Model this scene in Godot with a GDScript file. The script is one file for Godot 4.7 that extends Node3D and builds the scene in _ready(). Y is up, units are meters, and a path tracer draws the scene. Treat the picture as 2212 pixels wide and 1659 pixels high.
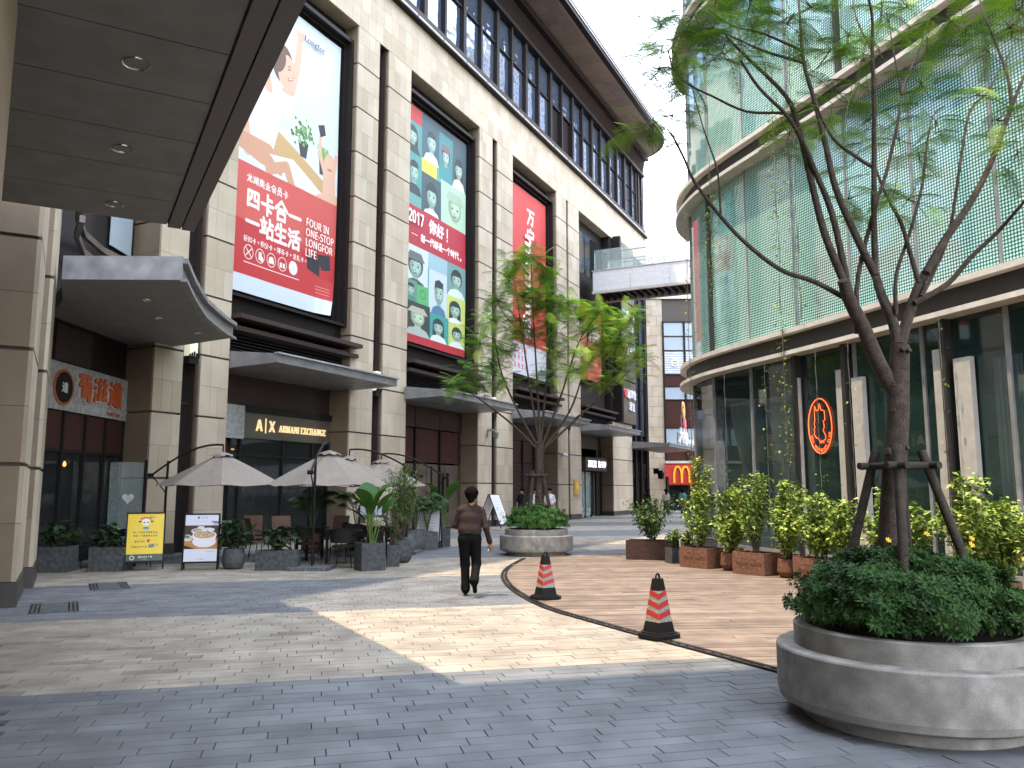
extends Node3D
# A shopping street: stone mall front at the left, round green glass building at the right.
# Positions are metres: x right, y up, z forward (V() turns z forward into Godot's -z).

const S26 := 0.4383711
const C26 := 0.8987940
const FX := -18.9            # where the mall front crosses the camera's x axis
const EYE := Vector3(0, 1.62, 0)
const PITCH := 7.458
var rng := RandomNumberGenerator.new()
var used := {}
var M := {}
var unit := BoxMesh.new()

func V(x, y, z) -> Vector3: return Vector3(x, y, -z)
func lin(r, g, b, a = 1.0) -> Color: return Color(r, g, b, a).linear_to_srgb()
func rf(a, b) -> float: return rng.randf_range(a, b)

# a pixel of the 2212 x 1659 view, at a distance forward, as a point
func at(px, py, z) -> Vector3:
	var f := 1750.0
	var c := cos(deg_to_rad(PITCH)); var s := sin(deg_to_rad(PITCH))
	var cx = (px - 1106.0) / f; var cy = -(py - 829.5) / f
	var d := Vector3(cx, cy * c + s, c - cy * s)
	var k = z / d.z
	return V(d.x * k, EYE.y + d.y * k, z)

# how large (pixels squared, about) a piece shows; 0 outside the picture
func shows(p: Vector3, area: float) -> float:
	var q := p - EYE
	var c := cos(deg_to_rad(PITCH)); var s := sin(deg_to_rad(PITCH))
	var zc := -q.z * c + q.y * s
	var yc := q.y * c + q.z * s
	if zc < 0.5 or absf(q.x / zc) > 0.66 or absf(yc / zc) > 0.5: return 0.0
	return area / (zc * zc)

class MB:
	var v := PackedVector3Array(); var n := PackedVector3Array(); var u := PackedVector2Array(); var c := PackedColorArray()
	var col := Color.WHITE
	func tri(a, b, d, ua = Vector2.ZERO, ub = Vector2.ZERO, ud = Vector2.ZERO):
		var nn: Vector3 = (b - a).cross(d - a).normalized()
		v.append_array([a, d, b]); n.append_array([nn, nn, nn]); u.append_array([ua, ud, ub]); c.append_array([col, col, col])
	func quad(a, b, d, e, uv := Rect2(0, 0, 1, 1)):
		var nn: Vector3 = (d - a).cross(e - b).normalized()
		v.append_array([a, d, b, a, e, d]); n.append_array([nn, nn, nn, nn, nn, nn]); c.append_array([col, col, col, col, col, col])
		var p: Vector2 = uv.position; var s: Vector2 = uv.end
		var q0 := Vector2(p.x, s.y); var q1 := Vector2(s.x, s.y); var q2 := Vector2(s.x, p.y); var q3 := Vector2(p.x, p.y)
		u.append_array([q0, q2, q1, q0, q3, q2])
	func smooth(a, b, d, e, na, nb, nd, ne, ua = Vector2.ZERO, ub = Vector2.ZERO, ud = Vector2.ZERO, ue = Vector2.ZERO):
		v.append_array([a, d, b, a, e, d]); n.append_array([na, nd, nb, na, ne, nd]); c.append_array([col, col, col, col, col, col])
		u.append_array([ua, ud, ub, ua, ue, ud])
	func hexa(p: Array):   # 0-3 lower ring anticlockwise seen from above, 4-7 upper ring
		quad(p[0], p[3], p[2], p[1]); quad(p[4], p[5], p[6], p[7])
		quad(p[0], p[1], p[5], p[4]); quad(p[1], p[2], p[6], p[5]); quad(p[2], p[3], p[7], p[6]); quad(p[3], p[0], p[4], p[7])
	func box(x0, x1, y0, y1, z0, z1):
		hexa([Vector3(x0, y0, z1), Vector3(x1, y0, z1), Vector3(x1, y0, z0), Vector3(x0, y0, z0), Vector3(x0, y1, z1), Vector3(x1, y1, z1), Vector3(x1, y1, z0), Vector3(x0, y1, z0)])
	func xbox(t: Transform3D, s: Vector3):
		var h := s / 2
		var p := []
		for y in [-1, 1]:
			for q in [[-1, 1], [1, 1], [1, -1], [-1, -1]]: p.append(t * Vector3(q[0] * h.x, y * h.y, q[1] * h.z))
		hexa(p)
	func bar(a: Vector3, b: Vector3, w: float, d: float, upv := Vector3.UP):
		var y := (b - a)
		if y.length() < 1e-5: return
		var l := y.length(); y = y / l
		if absf(y.dot(upv)) > 0.98: upv = Vector3(0, 0, 1) if absf(y.z) < 0.9 else Vector3(1, 0, 0)
		var x := upv.cross(y).normalized(); var z := x.cross(y)
		xbox(Transform3D(Basis(x, y, z), (a + b) / 2), Vector3(w, l, d))
	func tube(p: Array, r: Array, k := 8, cap := true):
		var m := p.size()
		var x := Vector3.ZERO
		var rings := []; var norms := []
		for i in m:
			var t: Vector3 = (p[mini(i + 1, m - 1)] - p[maxi(i - 1, 0)]).normalized()
			if i == 0: x = t.cross(Vector3(0.13, 0.2, 0.97)).normalized()
			x = (x - t * x.dot(t)).normalized()
			var y := t.cross(x)
			var a := []; var b := []
			for j in k + 1:
				var q := TAU * j / k
				var o: Vector3 = x * cos(q) + y * sin(q)
				b.append(o); a.append(p[i] + o * r[mini(i, r.size() - 1)])
			rings.append(a); norms.append(b)
		var len := 0.0
		for i in m - 1:
			var l2: float = len + p[i].distance_to(p[i + 1])
			for j in k:
				smooth(rings[i][j], rings[i][j + 1], rings[i + 1][j + 1], rings[i + 1][j], norms[i][j], norms[i][j + 1], norms[i + 1][j + 1], norms[i + 1][j], Vector2(float(j) / k, len), Vector2(float(j + 1) / k, len), Vector2(float(j + 1) / k, l2), Vector2(float(j) / k, l2))
			len = l2
		if cap:
			for j in k:
				tri(p[0], rings[0][j + 1], rings[0][j]); tri(p[m - 1], rings[m - 1][j], rings[m - 1][j + 1])
	func lathe(prof: Array, k := 32, o := Vector3.ZERO):   # [radius, y] from bottom to top
		for i in prof.size() - 1:
			var a: Vector2 = prof[i]; var b: Vector2 = prof[i + 1]
			var d := (b - a).normalized(); var nr := d.y; var ny := -d.x
			for j in k:
				var q0 := TAU * j / k; var q1 := TAU * (j + 1) / k
				var e0 := Vector3(cos(q0), 0, -sin(q0)); var e1 := Vector3(cos(q1), 0, -sin(q1))
				var up := Vector3.UP
				smooth(o + e0 * a.x + up * a.y, o + e1 * a.x + up * a.y, o + e1 * b.x + up * b.y, o + e0 * b.x + up * b.y, e0 * nr + up * ny, e1 * nr + up * ny, e1 * nr + up * ny, e0 * nr + up * ny, Vector2(q0, a.y), Vector2(q1, a.y), Vector2(q1, b.y), Vector2(q0, b.y))
	func prism(poly: PackedVector2Array, y0: float, y1: float):   # poly in x, z
		var t := Geometry2D.triangulate_polygon(poly)
		for i in range(0, t.size(), 3):
			var a := poly[t[i]]; var b := poly[t[i + 1]]; var d := poly[t[i + 2]]
			if (b - a).cross(d - a) > 0:
				var s := b; b = d; d = s
			tri(Vector3(a.x, y1, a.y), Vector3(b.x, y1, b.y), Vector3(d.x, y1, d.y))
			tri(Vector3(a.x, y0, a.y), Vector3(d.x, y0, d.y), Vector3(b.x, y0, b.y))
		var cw := Geometry2D.is_polygon_clockwise(poly)
		for i in poly.size():
			var a := poly[i]; var b := poly[(i + 1) % poly.size()]
			if not cw:
				var s := a; a = b; b = s
			quad(Vector3(a.x, y0, a.y), Vector3(b.x, y0, b.y), Vector3(b.x, y1, b.y), Vector3(a.x, y1, a.y))
	func done() -> ArrayMesh:
		var arr := []
		arr.resize(Mesh.ARRAY_MAX)
		arr[Mesh.ARRAY_VERTEX] = v; arr[Mesh.ARRAY_NORMAL] = n; arr[Mesh.ARRAY_TEX_UV] = u; arr[Mesh.ARRAY_COLOR] = c
		var m := ArrayMesh.new()
		if v.size(): m.add_surface_from_arrays(Mesh.PRIMITIVE_TRIANGLES, arr)
		return m

func numbered(called: String) -> String:
	used[called] = used.get(called, -1) + 1
	return called if used[called] == 0 else "%s_%03d" % [called, used[called]]

func tag(o, label, category, group = "", kind = ""):
	if label: o.set_meta("label", label)
	if category: o.set_meta("category", category)
	if group: o.set_meta("group", group)
	if kind: o.set_meta("kind", kind)
	return o

func thing(called, label, category, pos = Vector3.ZERO, turn = 0.0, group = ""):
	var o := Node3D.new()
	o.name = numbered(called); add_child(o)
	o.position = pos; o.rotation.y = turn
	return tag(o, label, category, group)

func part(parent, called, mesh, mat, pos = Vector3.ZERO, kind = ""):
	if mesh is MB: mesh = mesh.done()
	var o := MeshInstance3D.new()
	o.mesh = mesh; o.material_override = mat
	o.name = numbered(called) if parent == self else called
	parent.add_child(o, true)
	o.position = pos
	if kind: o.set_meta("kind", kind)
	return o

func bxp(parent, called, mat, x0, x1, y0, y1, z0, z1):
	var b := MB.new()
	b.box(x0, x1, y0, y1, z0, z1)
	return part(parent, called, b, mat)

func copy(o, label = ""):
	var c = o.duplicate()
	c.name = numbered(str(o.name).rstrip("0123456789").rstrip("_")); add_child(c)
	if label: c.set_meta("label", label)
	return c

# pieces: dictionaries {p: parent, c: centre, s: size, b: basis (local to parent), m: material number}
func lay(owner, called, list: Array, mats: Array, stuff_mat, tones: Array, most := 300, rest := ""):
	var order := []
	for i in list.size():
		var d = list[i]
		var gt: Transform3D = d.p.global_transform
		var s: Vector3 = d.s
		order.append([shows(gt * d.c, s.x * s.y + s.y * s.z + s.x * s.z), i])
	order.sort_custom(func(a, b): return a[0] > b[0])
	var mb := MB.new()
	var inv: Transform3D = owner.global_transform.affine_inverse()
	for k in order.size():
		var d = list[order[k][1]]
		var ba: Basis = d.get("b", Basis())
		if k < most and order[k][0] > 0.0:
			var o := MeshInstance3D.new()
			o.mesh = unit; o.material_override = mats[d.m % mats.size()]; o.name = called
			d.p.add_child(o, true)
			o.transform = Transform3D(ba * Basis.from_scale(d.s), d.c)
		else:
			mb.col = tones[d.m % tones.size()]
			mb.xbox(inv * d.p.global_transform * Transform3D(ba, d.c), d.s)
	if mb.v.size(): part(owner, rest if rest else called + "s_beyond", mb, stuff_mat, Vector3.ZERO, "stuff")

# ---------------------------------------------------------------- materials
var noises := {}
func noise_tex(key: String, freq: float, oct: int, lo: float, hi: float, size := 256, kind := FastNoiseLite.TYPE_SIMPLEX_SMOOTH) -> NoiseTexture2D:
	if noises.has(key): return noises[key]
	var n := FastNoiseLite.new()
	n.noise_type = kind; n.frequency = freq; n.fractal_octaves = oct; n.seed = 7 + noises.size()
	var t := NoiseTexture2D.new()
	t.width = size; t.height = size; t.seamless = true; t.noise = n
	var g := Gradient.new()
	g.set_color(0, Color(lo, lo, lo)); g.set_color(1, Color(hi, hi, hi))
	t.color_ramp = g
	noises[key] = t
	return t

func mat(col: Color, rough := 0.8, metal := 0.0) -> StandardMaterial3D:
	var m := StandardMaterial3D.new()
	m.albedo_color = col; m.roughness = rough; m.metallic = metal
	return m

# grain: a fine texture; blotch: a coarse one laid over it; scales in repeats per metre
func rough_mat(col: Color, rough: float, grain: Texture2D, gs: float, blotch: Texture2D = null, bs := 0.3, bump := 0.0) -> StandardMaterial3D:
	var m := mat(col, rough)
	m.albedo_texture = grain
	m.uv1_triplanar = true; m.uv1_world_triplanar = true; m.uv1_scale = Vector3.ONE * gs
	if blotch:
		m.detail_enabled = true; m.detail_albedo = blotch; m.detail_blend_mode = BaseMaterial3D.BLEND_MODE_MUL
		m.detail_uv_layer = BaseMaterial3D.DETAIL_UV_2
		m.uv2_triplanar = true; m.uv2_world_triplanar = true; m.uv2_scale = Vector3.ONE * bs
	if bump > 0.0:
		m.heightmap_enabled = true; m.heightmap_texture = grain; m.heightmap_scale = bump
	return m

func leaf_mat(r, g, b, rough := 0.5, back := 0.6) -> StandardMaterial3D:
	var m := mat(Color.WHITE, rough)
	m.vertex_color_use_as_albedo = true
	m.albedo_color = lin(r, g, b)
	m.backlight_enabled = true; m.backlight = lin(r * back * 1.3, g * back * 1.5, b * back * 0.6)
	m.cull_mode = BaseMaterial3D.CULL_DISABLED
	return m

func glow(col: Color, e: float) -> StandardMaterial3D:
	var m := mat(col, 0.5)
	m.emission_enabled = true; m.emission = col; m.emission_energy_multiplier = e
	return m

func pane(col: Color, alpha: float, rough := 0.03) -> StandardMaterial3D:
	var m := mat(Color(col.r, col.g, col.b, alpha), rough)
	m.transparency = BaseMaterial3D.TRANSPARENCY_ALPHA
	m.metallic_specular = 0.6
	return m

func materials():
	var fine := noise_tex("fine", 0.09, 3, 0.80, 1.0, 512)
	var speck := noise_tex("speck", 0.35, 2, 0.72, 1.0, 512)
	var blot := noise_tex("blot", 0.012, 4, 0.74, 1.0, 512)
	var soft := noise_tex("soft", 0.01, 4, 0.88, 1.0, 512)
	var stain := noise_tex("stain", 0.02, 5, 0.55, 1.0, 512)
	M.stone = []
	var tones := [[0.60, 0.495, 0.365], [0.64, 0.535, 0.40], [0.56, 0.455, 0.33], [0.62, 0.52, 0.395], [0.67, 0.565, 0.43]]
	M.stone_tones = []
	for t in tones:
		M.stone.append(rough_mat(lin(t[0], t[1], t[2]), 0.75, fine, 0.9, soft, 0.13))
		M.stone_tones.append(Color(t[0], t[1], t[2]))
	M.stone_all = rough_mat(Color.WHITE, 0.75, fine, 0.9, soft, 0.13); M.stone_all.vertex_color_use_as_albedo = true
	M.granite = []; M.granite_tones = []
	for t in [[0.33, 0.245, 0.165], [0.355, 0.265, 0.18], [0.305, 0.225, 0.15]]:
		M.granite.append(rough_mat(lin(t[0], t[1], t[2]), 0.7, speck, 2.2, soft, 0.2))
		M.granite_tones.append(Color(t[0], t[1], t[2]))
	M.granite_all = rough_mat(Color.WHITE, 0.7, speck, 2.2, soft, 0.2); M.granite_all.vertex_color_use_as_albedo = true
	M.mortar = rough_mat(lin(0.10, 0.085, 0.07), 0.9, fine, 1.0)
	M.plinth = rough_mat(lin(0.045, 0.038, 0.034), 0.45, speck, 2.0)
	M.metal = rough_mat(lin(0.030, 0.025, 0.024), 0.42, fine, 0.6, soft, 0.2)
	M.brown = rough_mat(lin(0.075, 0.055, 0.047), 0.45, fine, 0.5, soft, 0.3)
	M.bronze = rough_mat(lin(0.17, 0.135, 0.105), 0.45, soft, 0.3, blot, 0.2); M.bronze.metallic = 0.35
	M.redbrown = rough_mat(lin(0.075, 0.034, 0.028), 0.4, fine, 0.5)
	M.grey_metal = rough_mat(lin(0.30, 0.30, 0.30), 0.45, soft, 0.4, blot, 0.25)
	M.pale_metal = rough_mat(lin(0.46, 0.46, 0.48), 0.4, soft, 0.5, blot, 0.3)
	M.soffit = rough_mat(lin(0.28, 0.272, 0.262), 0.6, fine, 1.4, soft, 0.3)
	M.soffit_edge = rough_mat(lin(0.17, 0.155, 0.145), 0.55, fine, 1.0)
	M.eave = []
	for t in [[0.30, 0.215, 0.17], [0.33, 0.24, 0.19], [0.27, 0.195, 0.155]]: M.eave.append(rough_mat(lin(t[0], t[1], t[2]), 0.6, fine, 0.6, soft, 0.2))
	M.chrome = mat(lin(0.75, 0.72, 0.66), 0.16, 1.0)
	M.mirror_glass = mat(lin(0.17, 0.22, 0.31), 0.02, 0.75)
	M.mirror_glass.normal_enabled = true
	var wv := noise_tex("wave", 0.006, 2, 0.0, 1.0, 512)
	M.mirror_glass.heightmap_enabled = true; M.mirror_glass.heightmap_texture = wv; M.mirror_glass.heightmap_scale = 1.2
	M.mirror_glass.uv1_triplanar = true; M.mirror_glass.uv1_world_triplanar = true; M.mirror_glass.uv1_scale = Vector3.ONE * 0.35
	M.mirror_glass.normal_enabled = false
	M.dark_glass = pane(lin(0.022, 0.028, 0.028), 0.62); M.dark_glass.metallic_specular = 0.22
	M.green_glass = pane(lin(0.022, 0.050, 0.046), 0.40); M.green_glass.metallic_specular = 0.5
	M.clear_glass = pane(lin(0.55, 0.68, 0.66), 0.22)
	M.pale_glass = mat(lin(0.42, 0.50, 0.56), 0.08, 0.2)
	M.concrete = rough_mat(lin(0.43, 0.40, 0.355), 0.85, fine, 1.6, noise_tex("weather", 0.016, 5, 0.62, 1.0, 512), 0.5, 0.25)
	M.pot = rough_mat(lin(0.125, 0.130, 0.135), 0.8, fine, 2.0, stain, 0.8)
	M.pot_light = rough_mat(lin(0.20, 0.205, 0.21), 0.8, fine, 2.0, stain, 0.8)
	M.corten = rough_mat(lin(0.34, 0.145, 0.078), 0.8, fine, 2.4, stain, 1.4, 0.15)
	M.corten_dark = rough_mat(lin(0.10, 0.040, 0.025), 0.8, fine, 2.0, stain, 1.0)
	M.soil = rough_mat(lin(0.04, 0.028, 0.02), 1.0, speck, 3.0)
	M.black = rough_mat(lin(0.018, 0.017, 0.017), 0.5, fine, 2.0)
	M.rattan = rough_mat(lin(0.030, 0.026, 0.024), 0.6, speck, 6.0)
	M.sling = rough_mat(lin(0.16, 0.085, 0.05), 0.8, speck, 5.0)
	M.canvas = rough_mat(lin(0.31, 0.26, 0.215), 0.9, fine, 3.0, soft, 0.7); M.canvas.backlight_enabled = true; M.canvas.backlight = lin(0.06, 0.05, 0.04)
	M.bark = rough_mat(lin(0.22, 0.155, 0.105), 0.95, noise_tex("bark", 0.05, 5, 0.35, 1.0, 512), 3.0, stain, 1.1, 1.2)
	M.twig = rough_mat(lin(0.10, 0.08, 0.058), 0.95, fine, 4.0, blot, 1.5)
	M.stake = rough_mat(lin(0.15, 0.115, 0.08), 0.95, noises["bark"], 3.0, stain, 0.8, 0.6)
	M.white = rough_mat(lin(0.75, 0.75, 0.74), 0.5, soft, 0.8)
	M.cream_panel = rough_mat(lin(0.42, 0.40, 0.365), 0.6, soft, 0.6)
	M.strip = rough_mat(lin(0.64, 0.60, 0.54), 0.5, soft, 0.6, soft, 0.2)
	M.band = rough_mat(lin(0.028, 0.025, 0.022), 0.5, fine, 0.7)
	M.curtain = mat(lin(0.50, 0.58, 0.57), 0.9)
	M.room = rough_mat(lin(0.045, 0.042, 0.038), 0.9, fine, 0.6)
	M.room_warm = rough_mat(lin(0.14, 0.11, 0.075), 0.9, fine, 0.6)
	M.gold = mat(lin(0.62, 0.40, 0.12), 0.35, 0.7)
	M.red = mat(lin(0.55, 0.035, 0.03), 0.5)
	M.yellow = mat(lin(0.85, 0.48, 0.02), 0.5)
	M.deck = []; M.deck_tones = []
	var grain := noise_tex("grain", 0.05, 4, 0.86, 1.0, 512)
	for t in [[0.225, 0.162, 0.122], [0.25, 0.183, 0.138], [0.20, 0.143, 0.108], [0.237, 0.173, 0.132], [0.285, 0.212, 0.162]]:
		M.deck.append(rough_mat(lin(t[0], t[1], t[2]), 0.85, grain, 1.5, blot, 0.3, 0.0))
		M.deck_tones.append(Color(t[0], t[1], t[2]))
	M.deck_all = rough_mat(Color.WHITE, 0.85, grain, 1.5, blot, 0.3); M.deck_all.vertex_color_use_as_albedo = true
	M.paver = []; M.paver_tones = []
	for t in [[0.205, 0.214, 0.226], [0.222, 0.231, 0.243], [0.182, 0.190, 0.202], [0.212, 0.219, 0.230], [0.232, 0.240, 0.251], [0.47, 0.405, 0.325], [0.50, 0.435, 0.35], [0.44, 0.375, 0.30], [0.48, 0.42, 0.345], [0.36, 0.295, 0.225]]:
		M.paver.append(rough_mat(lin(t[0], t[1], t[2]), 0.82, speck, 1.8, blot, 0.22, 0.08))
		M.paver_tones.append(Color(t[0], t[1], t[2]))
	M.paver_all = rough_mat(Color.WHITE, 0.82, speck, 1.8, blot, 0.22); M.paver_all.vertex_color_use_as_albedo = true
	M.ground = rough_mat(lin(0.075, 0.072, 0.068), 0.95, speck, 1.5)
	for k in ["metal", "brown", "redbrown", "black", "rattan", "room"]: M[k].metallic_specular = 0.22
	M.skin = mat(lin(0.42, 0.24, 0.16), 0.6)
	M.hair = rough_mat(lin(0.010, 0.008, 0.007), 0.95, noises["speck"], 12.0); M.hair.metallic_specular = 0.1
	M.body = rough_mat(Color.WHITE, 0.85, noises["fine"], 9.0); M.body.vertex_color_use_as_albedo = true; M.body.metallic_specular = 0.2
	M.leafy = leaf_mat(1, 1, 1, 0.6); M.leafy.metallic_specular = 0.32
	M.leafy.backlight = lin(0.16, 0.24, 0.03)
	M.print = mat(Color.WHITE, 0.55)

# ---------------------------------------------------------------- the picture's frame and light
func _ready():
	rng.seed = 20170523
	var cam := Camera3D.new()
	cam.name = "camera"; add_child(cam)
	cam.position = EYE; cam.rotation_degrees = Vector3(PITCH, 0, 0)
	cam.fov = 50.72; cam.near = 0.05; cam.far = 600.0; cam.current = true
	var we := WorldEnvironment.new()
	we.name = "surroundings"
	var env := Environment.new()
	env.background_mode = Environment.BG_SKY
	var sm := ProceduralSkyMaterial.new()
	sm.sky_top_color = lin(0.74, 0.83, 1.0); sm.sky_horizon_color = lin(1.0, 0.955, 0.89); sm.sky_curve = 0.12
	sm.ground_bottom_color = lin(0.2, 0.19, 0.18); sm.ground_horizon_color = lin(0.5, 0.5, 0.5)
	sm.sky_energy_multiplier = 2.0
	var sky := Sky.new()
	sky.sky_material = sm; env.sky = sky
	env.tonemap_mode = Environment.TONE_MAPPER_LINEAR
	env.tonemap_exposure = 1.68
	env.sdfgi_enabled = true; env.ssao_enabled = true; env.ssil_enabled = true
	we.environment = env
	add_child(we)
	var sun := DirectionalLight3D.new()
	sun.name = "sun"; add_child(sun)
	sun.light_color = Color(1.0, 0.91, 0.78); sun.light_energy = 1.5; sun.light_angular_distance = 0.55; sun.shadow_enabled = true
	var el := deg_to_rad(73.5)
	var to_sun := V(-sin(deg_to_rad(104)) * cos(el), sin(el), cos(deg_to_rad(104)) * cos(el))
	sun.look_at_from_position(to_sun * 50.0, Vector3.ZERO, Vector3(0, 0, 1))
	materials()
	ground()
	mall()
	wing()
	round_building()
	bridge()
	far_building()
	towers()
	banners()
	shop_signs()
	planters_and_trees()
	cafe()
	right_plants()
	street_things()
	people()

# ---------------------------------------------------------------- ground, paving, deck
const RA := 76.0   # the paving rows run this many degrees right of straight ahead
var deck_poly := PackedVector2Array([Vector2(0.26, 19.64), Vector2(-0.08, 17.54), Vector2(-0.19, 15.94), Vector2(-0.11, 14.39), Vector2(0.1, 12.95), Vector2(0.47, 11.46), Vector2(1.04, 10.18), Vector2(1.5, 9.24), Vector2(1.92, 8.42), Vector2(2.35, 7.58), Vector2(2.9, 6.5), Vector2(3.5, 5.2), Vector2(4.3, 3.6), Vector2(11.5, 3.6), Vector2(9.0, 13.0), Vector2(7.0, 18.8), Vector2(5.9, 22.2), Vector2(3.6, 21.4), Vector2(1.6, 20.6)])

func band_cream(b: float) -> bool:
	if b < 7.5: return false
	return int(floor((b - 7.5) / 4.0)) % 2 == 0

func ground():
	var g := MB.new()
	g.quad(V(-300, -0.05, -120), V(300, -0.05, -120), V(300, -0.05, 400), V(-300, -0.05, 400))
	tag(part(self, "ground", g, M.ground), "", "", "", "structure")
	var ra := deg_to_rad(RA)
	var a := Vector2(sin(ra), cos(ra)); var b := Vector2(-cos(ra), sin(ra))
	var base := MB.new()
	base.col = Color(0.022, 0.021, 0.02)
	var q = func(aa, bb, y): return V(a.x * aa + b.x * bb, y, a.y * aa + b.y * bb)
	base.quad(q.call(-40, -25, -0.03), q.call(45, -25, -0.03), q.call(45, 27.5, -0.03), q.call(-40, 27.5, -0.03))
	var bb := 27.5
	while bb < 99.0:
		base.col = (M.paver_tones[5] if band_cream(bb + 0.1) else M.paver_tones[0]).lerp(Color(0.3, 0.27, 0.24), 0.1)
		base.quad(q.call(-40, bb, 0.0), q.call(60, bb, 0.0), q.call(60, bb + 4.0, 0.0), q.call(-40, bb + 4.0, 0.0))
		bb += 4.0
	var paving = part(self, "paving", base, M.paver_all)
	tag(paving, "", "", "", "structure")
	var list := []
	var bas := Basis(V(a.x, 0, a.y), Vector3.UP, V(-b.x, 0, -b.y))
	var row := 0
	var r := 3.4
	var inner_deck := Geometry2D.offset_polygon(deck_poly, -0.28)[0]
	while r < 27.4:
		var aa: float = -14.0 - [0.0, 0.15, 0.3, 0.22, 0.08][row % 5] - rf(0, 0.03)
		while aa < 16.0:
			var len := 0.45
			var p: Vector2 = a * (aa + len / 2) + b * (r + 0.074)
			var keep: bool = shows(V(p.x, 0, p.y), 1.0) > 0.0 and (p.x - FX) * C26 - p.y * S26 > -0.9
			if keep and Geometry2D.is_point_in_polygon(p + Vector2(0.0007, 0.0013), inner_deck) and Geometry2D.is_point_in_polygon(p - Vector2(0.0011, 0.0017), deck_poly):
				keep = false
			if keep:
				var cream := band_cream(r + 0.05)
				var m := rng.randi_range(5, 8) if cream else rng.randi_range(0, 4)
				if cream and rng.randf() < 0.06: m = 9
				if not cream and rng.randf() < 0.5: m = 0
				list.append({"p": paving, "c": V(p.x, -0.02 + rf(-0.0012, 0.0012), p.y), "s": Vector3(len - 0.008, 0.04, 0.1425), "b": bas, "m": m})
			aa += len
		row += 1
		r += 0.15
	lay(paving, "paver", list, M.paver, M.paver_all, M.paver_tones)
	# the timber deck
	var d := MB.new()
	var low := PackedVector2Array()
	for p in deck_poly: low.append(Vector2(p.x, -p.y))
	d.prism(low, -0.045, -0.006)
	var deck = part(self, "deck", d, M.corten_dark)
	tag(deck, "", "", "", "structure")
	var da := deg_to_rad(85.0)
	a = Vector2(sin(da), cos(da)); b = Vector2(-cos(da), sin(da))
	bas = Basis(V(a.x, 0, a.y), Vector3.UP, V(-b.x, 0, -b.y))
	list = []
	r = 3.2
	while r < 23.0:
		var cuts := []
		for i in deck_poly.size():
			var p0 := deck_poly[i]; var p1 := deck_poly[(i + 1) % deck_poly.size()]
			var h0 := p0.dot(b) - r - 0.06; var h1 := p1.dot(b) - r - 0.06
			if h0 * h1 < 0.0: cuts.append(p0.lerp(p1, h0 / (h0 - h1)).dot(a))
		cuts.sort()
		for i in range(0, cuts.size() - 1, 2):
			var s: float = cuts[i] + 0.03
			var first := true
			while s < cuts[i + 1] - 0.15:
				var e := minf(s + (rf(0.8, 3.6) if first else rf(2.8, 3.8)), cuts[i + 1])
				first = false
				if cuts[i + 1] - e < 0.5: e = cuts[i + 1]
				var c := a * (s + e) / 2 + b * (r + 0.06)
				var tilt := bas
				if rng.randf() < 0.05: tilt = bas * Basis(Vector3(0, 0, 1), rf(-0.006, 0.006))
				list.append({"p": deck, "c": V(c.x, 0.002 + rf(-0.0025, 0.0025), c.y), "s": Vector3(e - s - 0.006, 0.025, 0.1195), "b": tilt, "m": rng.randi_range(0, 4)})
				s = e
		r += 0.124
	lay(deck, "plank", list, M.deck, M.deck_all, M.deck_tones)
	var ed := MB.new()
	var left := Curve3D.new()
	left.bake_interval = 0.3
	for i in 14:
		var p := deck_poly[i]
		var t := (deck_poly[mini(i + 1, 13)] - deck_poly[maxi(i - 1, 0)]) / 6.0
		if i < 13: left.add_point(V(p.x, 0, p.y), -V(t.x, 0, t.y), V(t.x, 0, t.y))
	var bp := left.get_baked_points()
	for off in [0.0, 0.07]:
		for i in bp.size() - 1:
			var n2: Vector3 = (bp[i + 1] - bp[i]).cross(Vector3.UP).normalized() * off
			ed.bar(bp[i] - n2, bp[i + 1] - n2, 0.05, 0.035 + off * 0.1)
	part(deck, "steel_edging", ed, M.black)

# ---------------------------------------------------------------- the mall
var mall_root: Node3D
func F(t, y, d) -> Vector3: return V(FX + S26 * t + C26 * d, y, C26 * t - S26 * d)

const PIERS := [[22.5, 23.4], [24.0, 25.0], [30.5, 31.8], [32.4, 33.95], [39.7, 41.0], [41.5, 43.2], [48.8, 50.25], [50.55, 52.25]]
const BAYS := [[25.0, 30.5], [33.95, 39.7], [43.2, 48.8], [52.25, 57.9]]
const TOP := 18.3

func courses(y0: float, y1: float) -> Array:
	var out := []
	var y := y0
	var k := 0
	while y < y1 - 0.05:
		var e := minf(y + 0.80, y1)
		out.append([y, e])
		k += 1
		y = e + (0.055 if k % 2 == 0 else 0.007)
	return out

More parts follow.
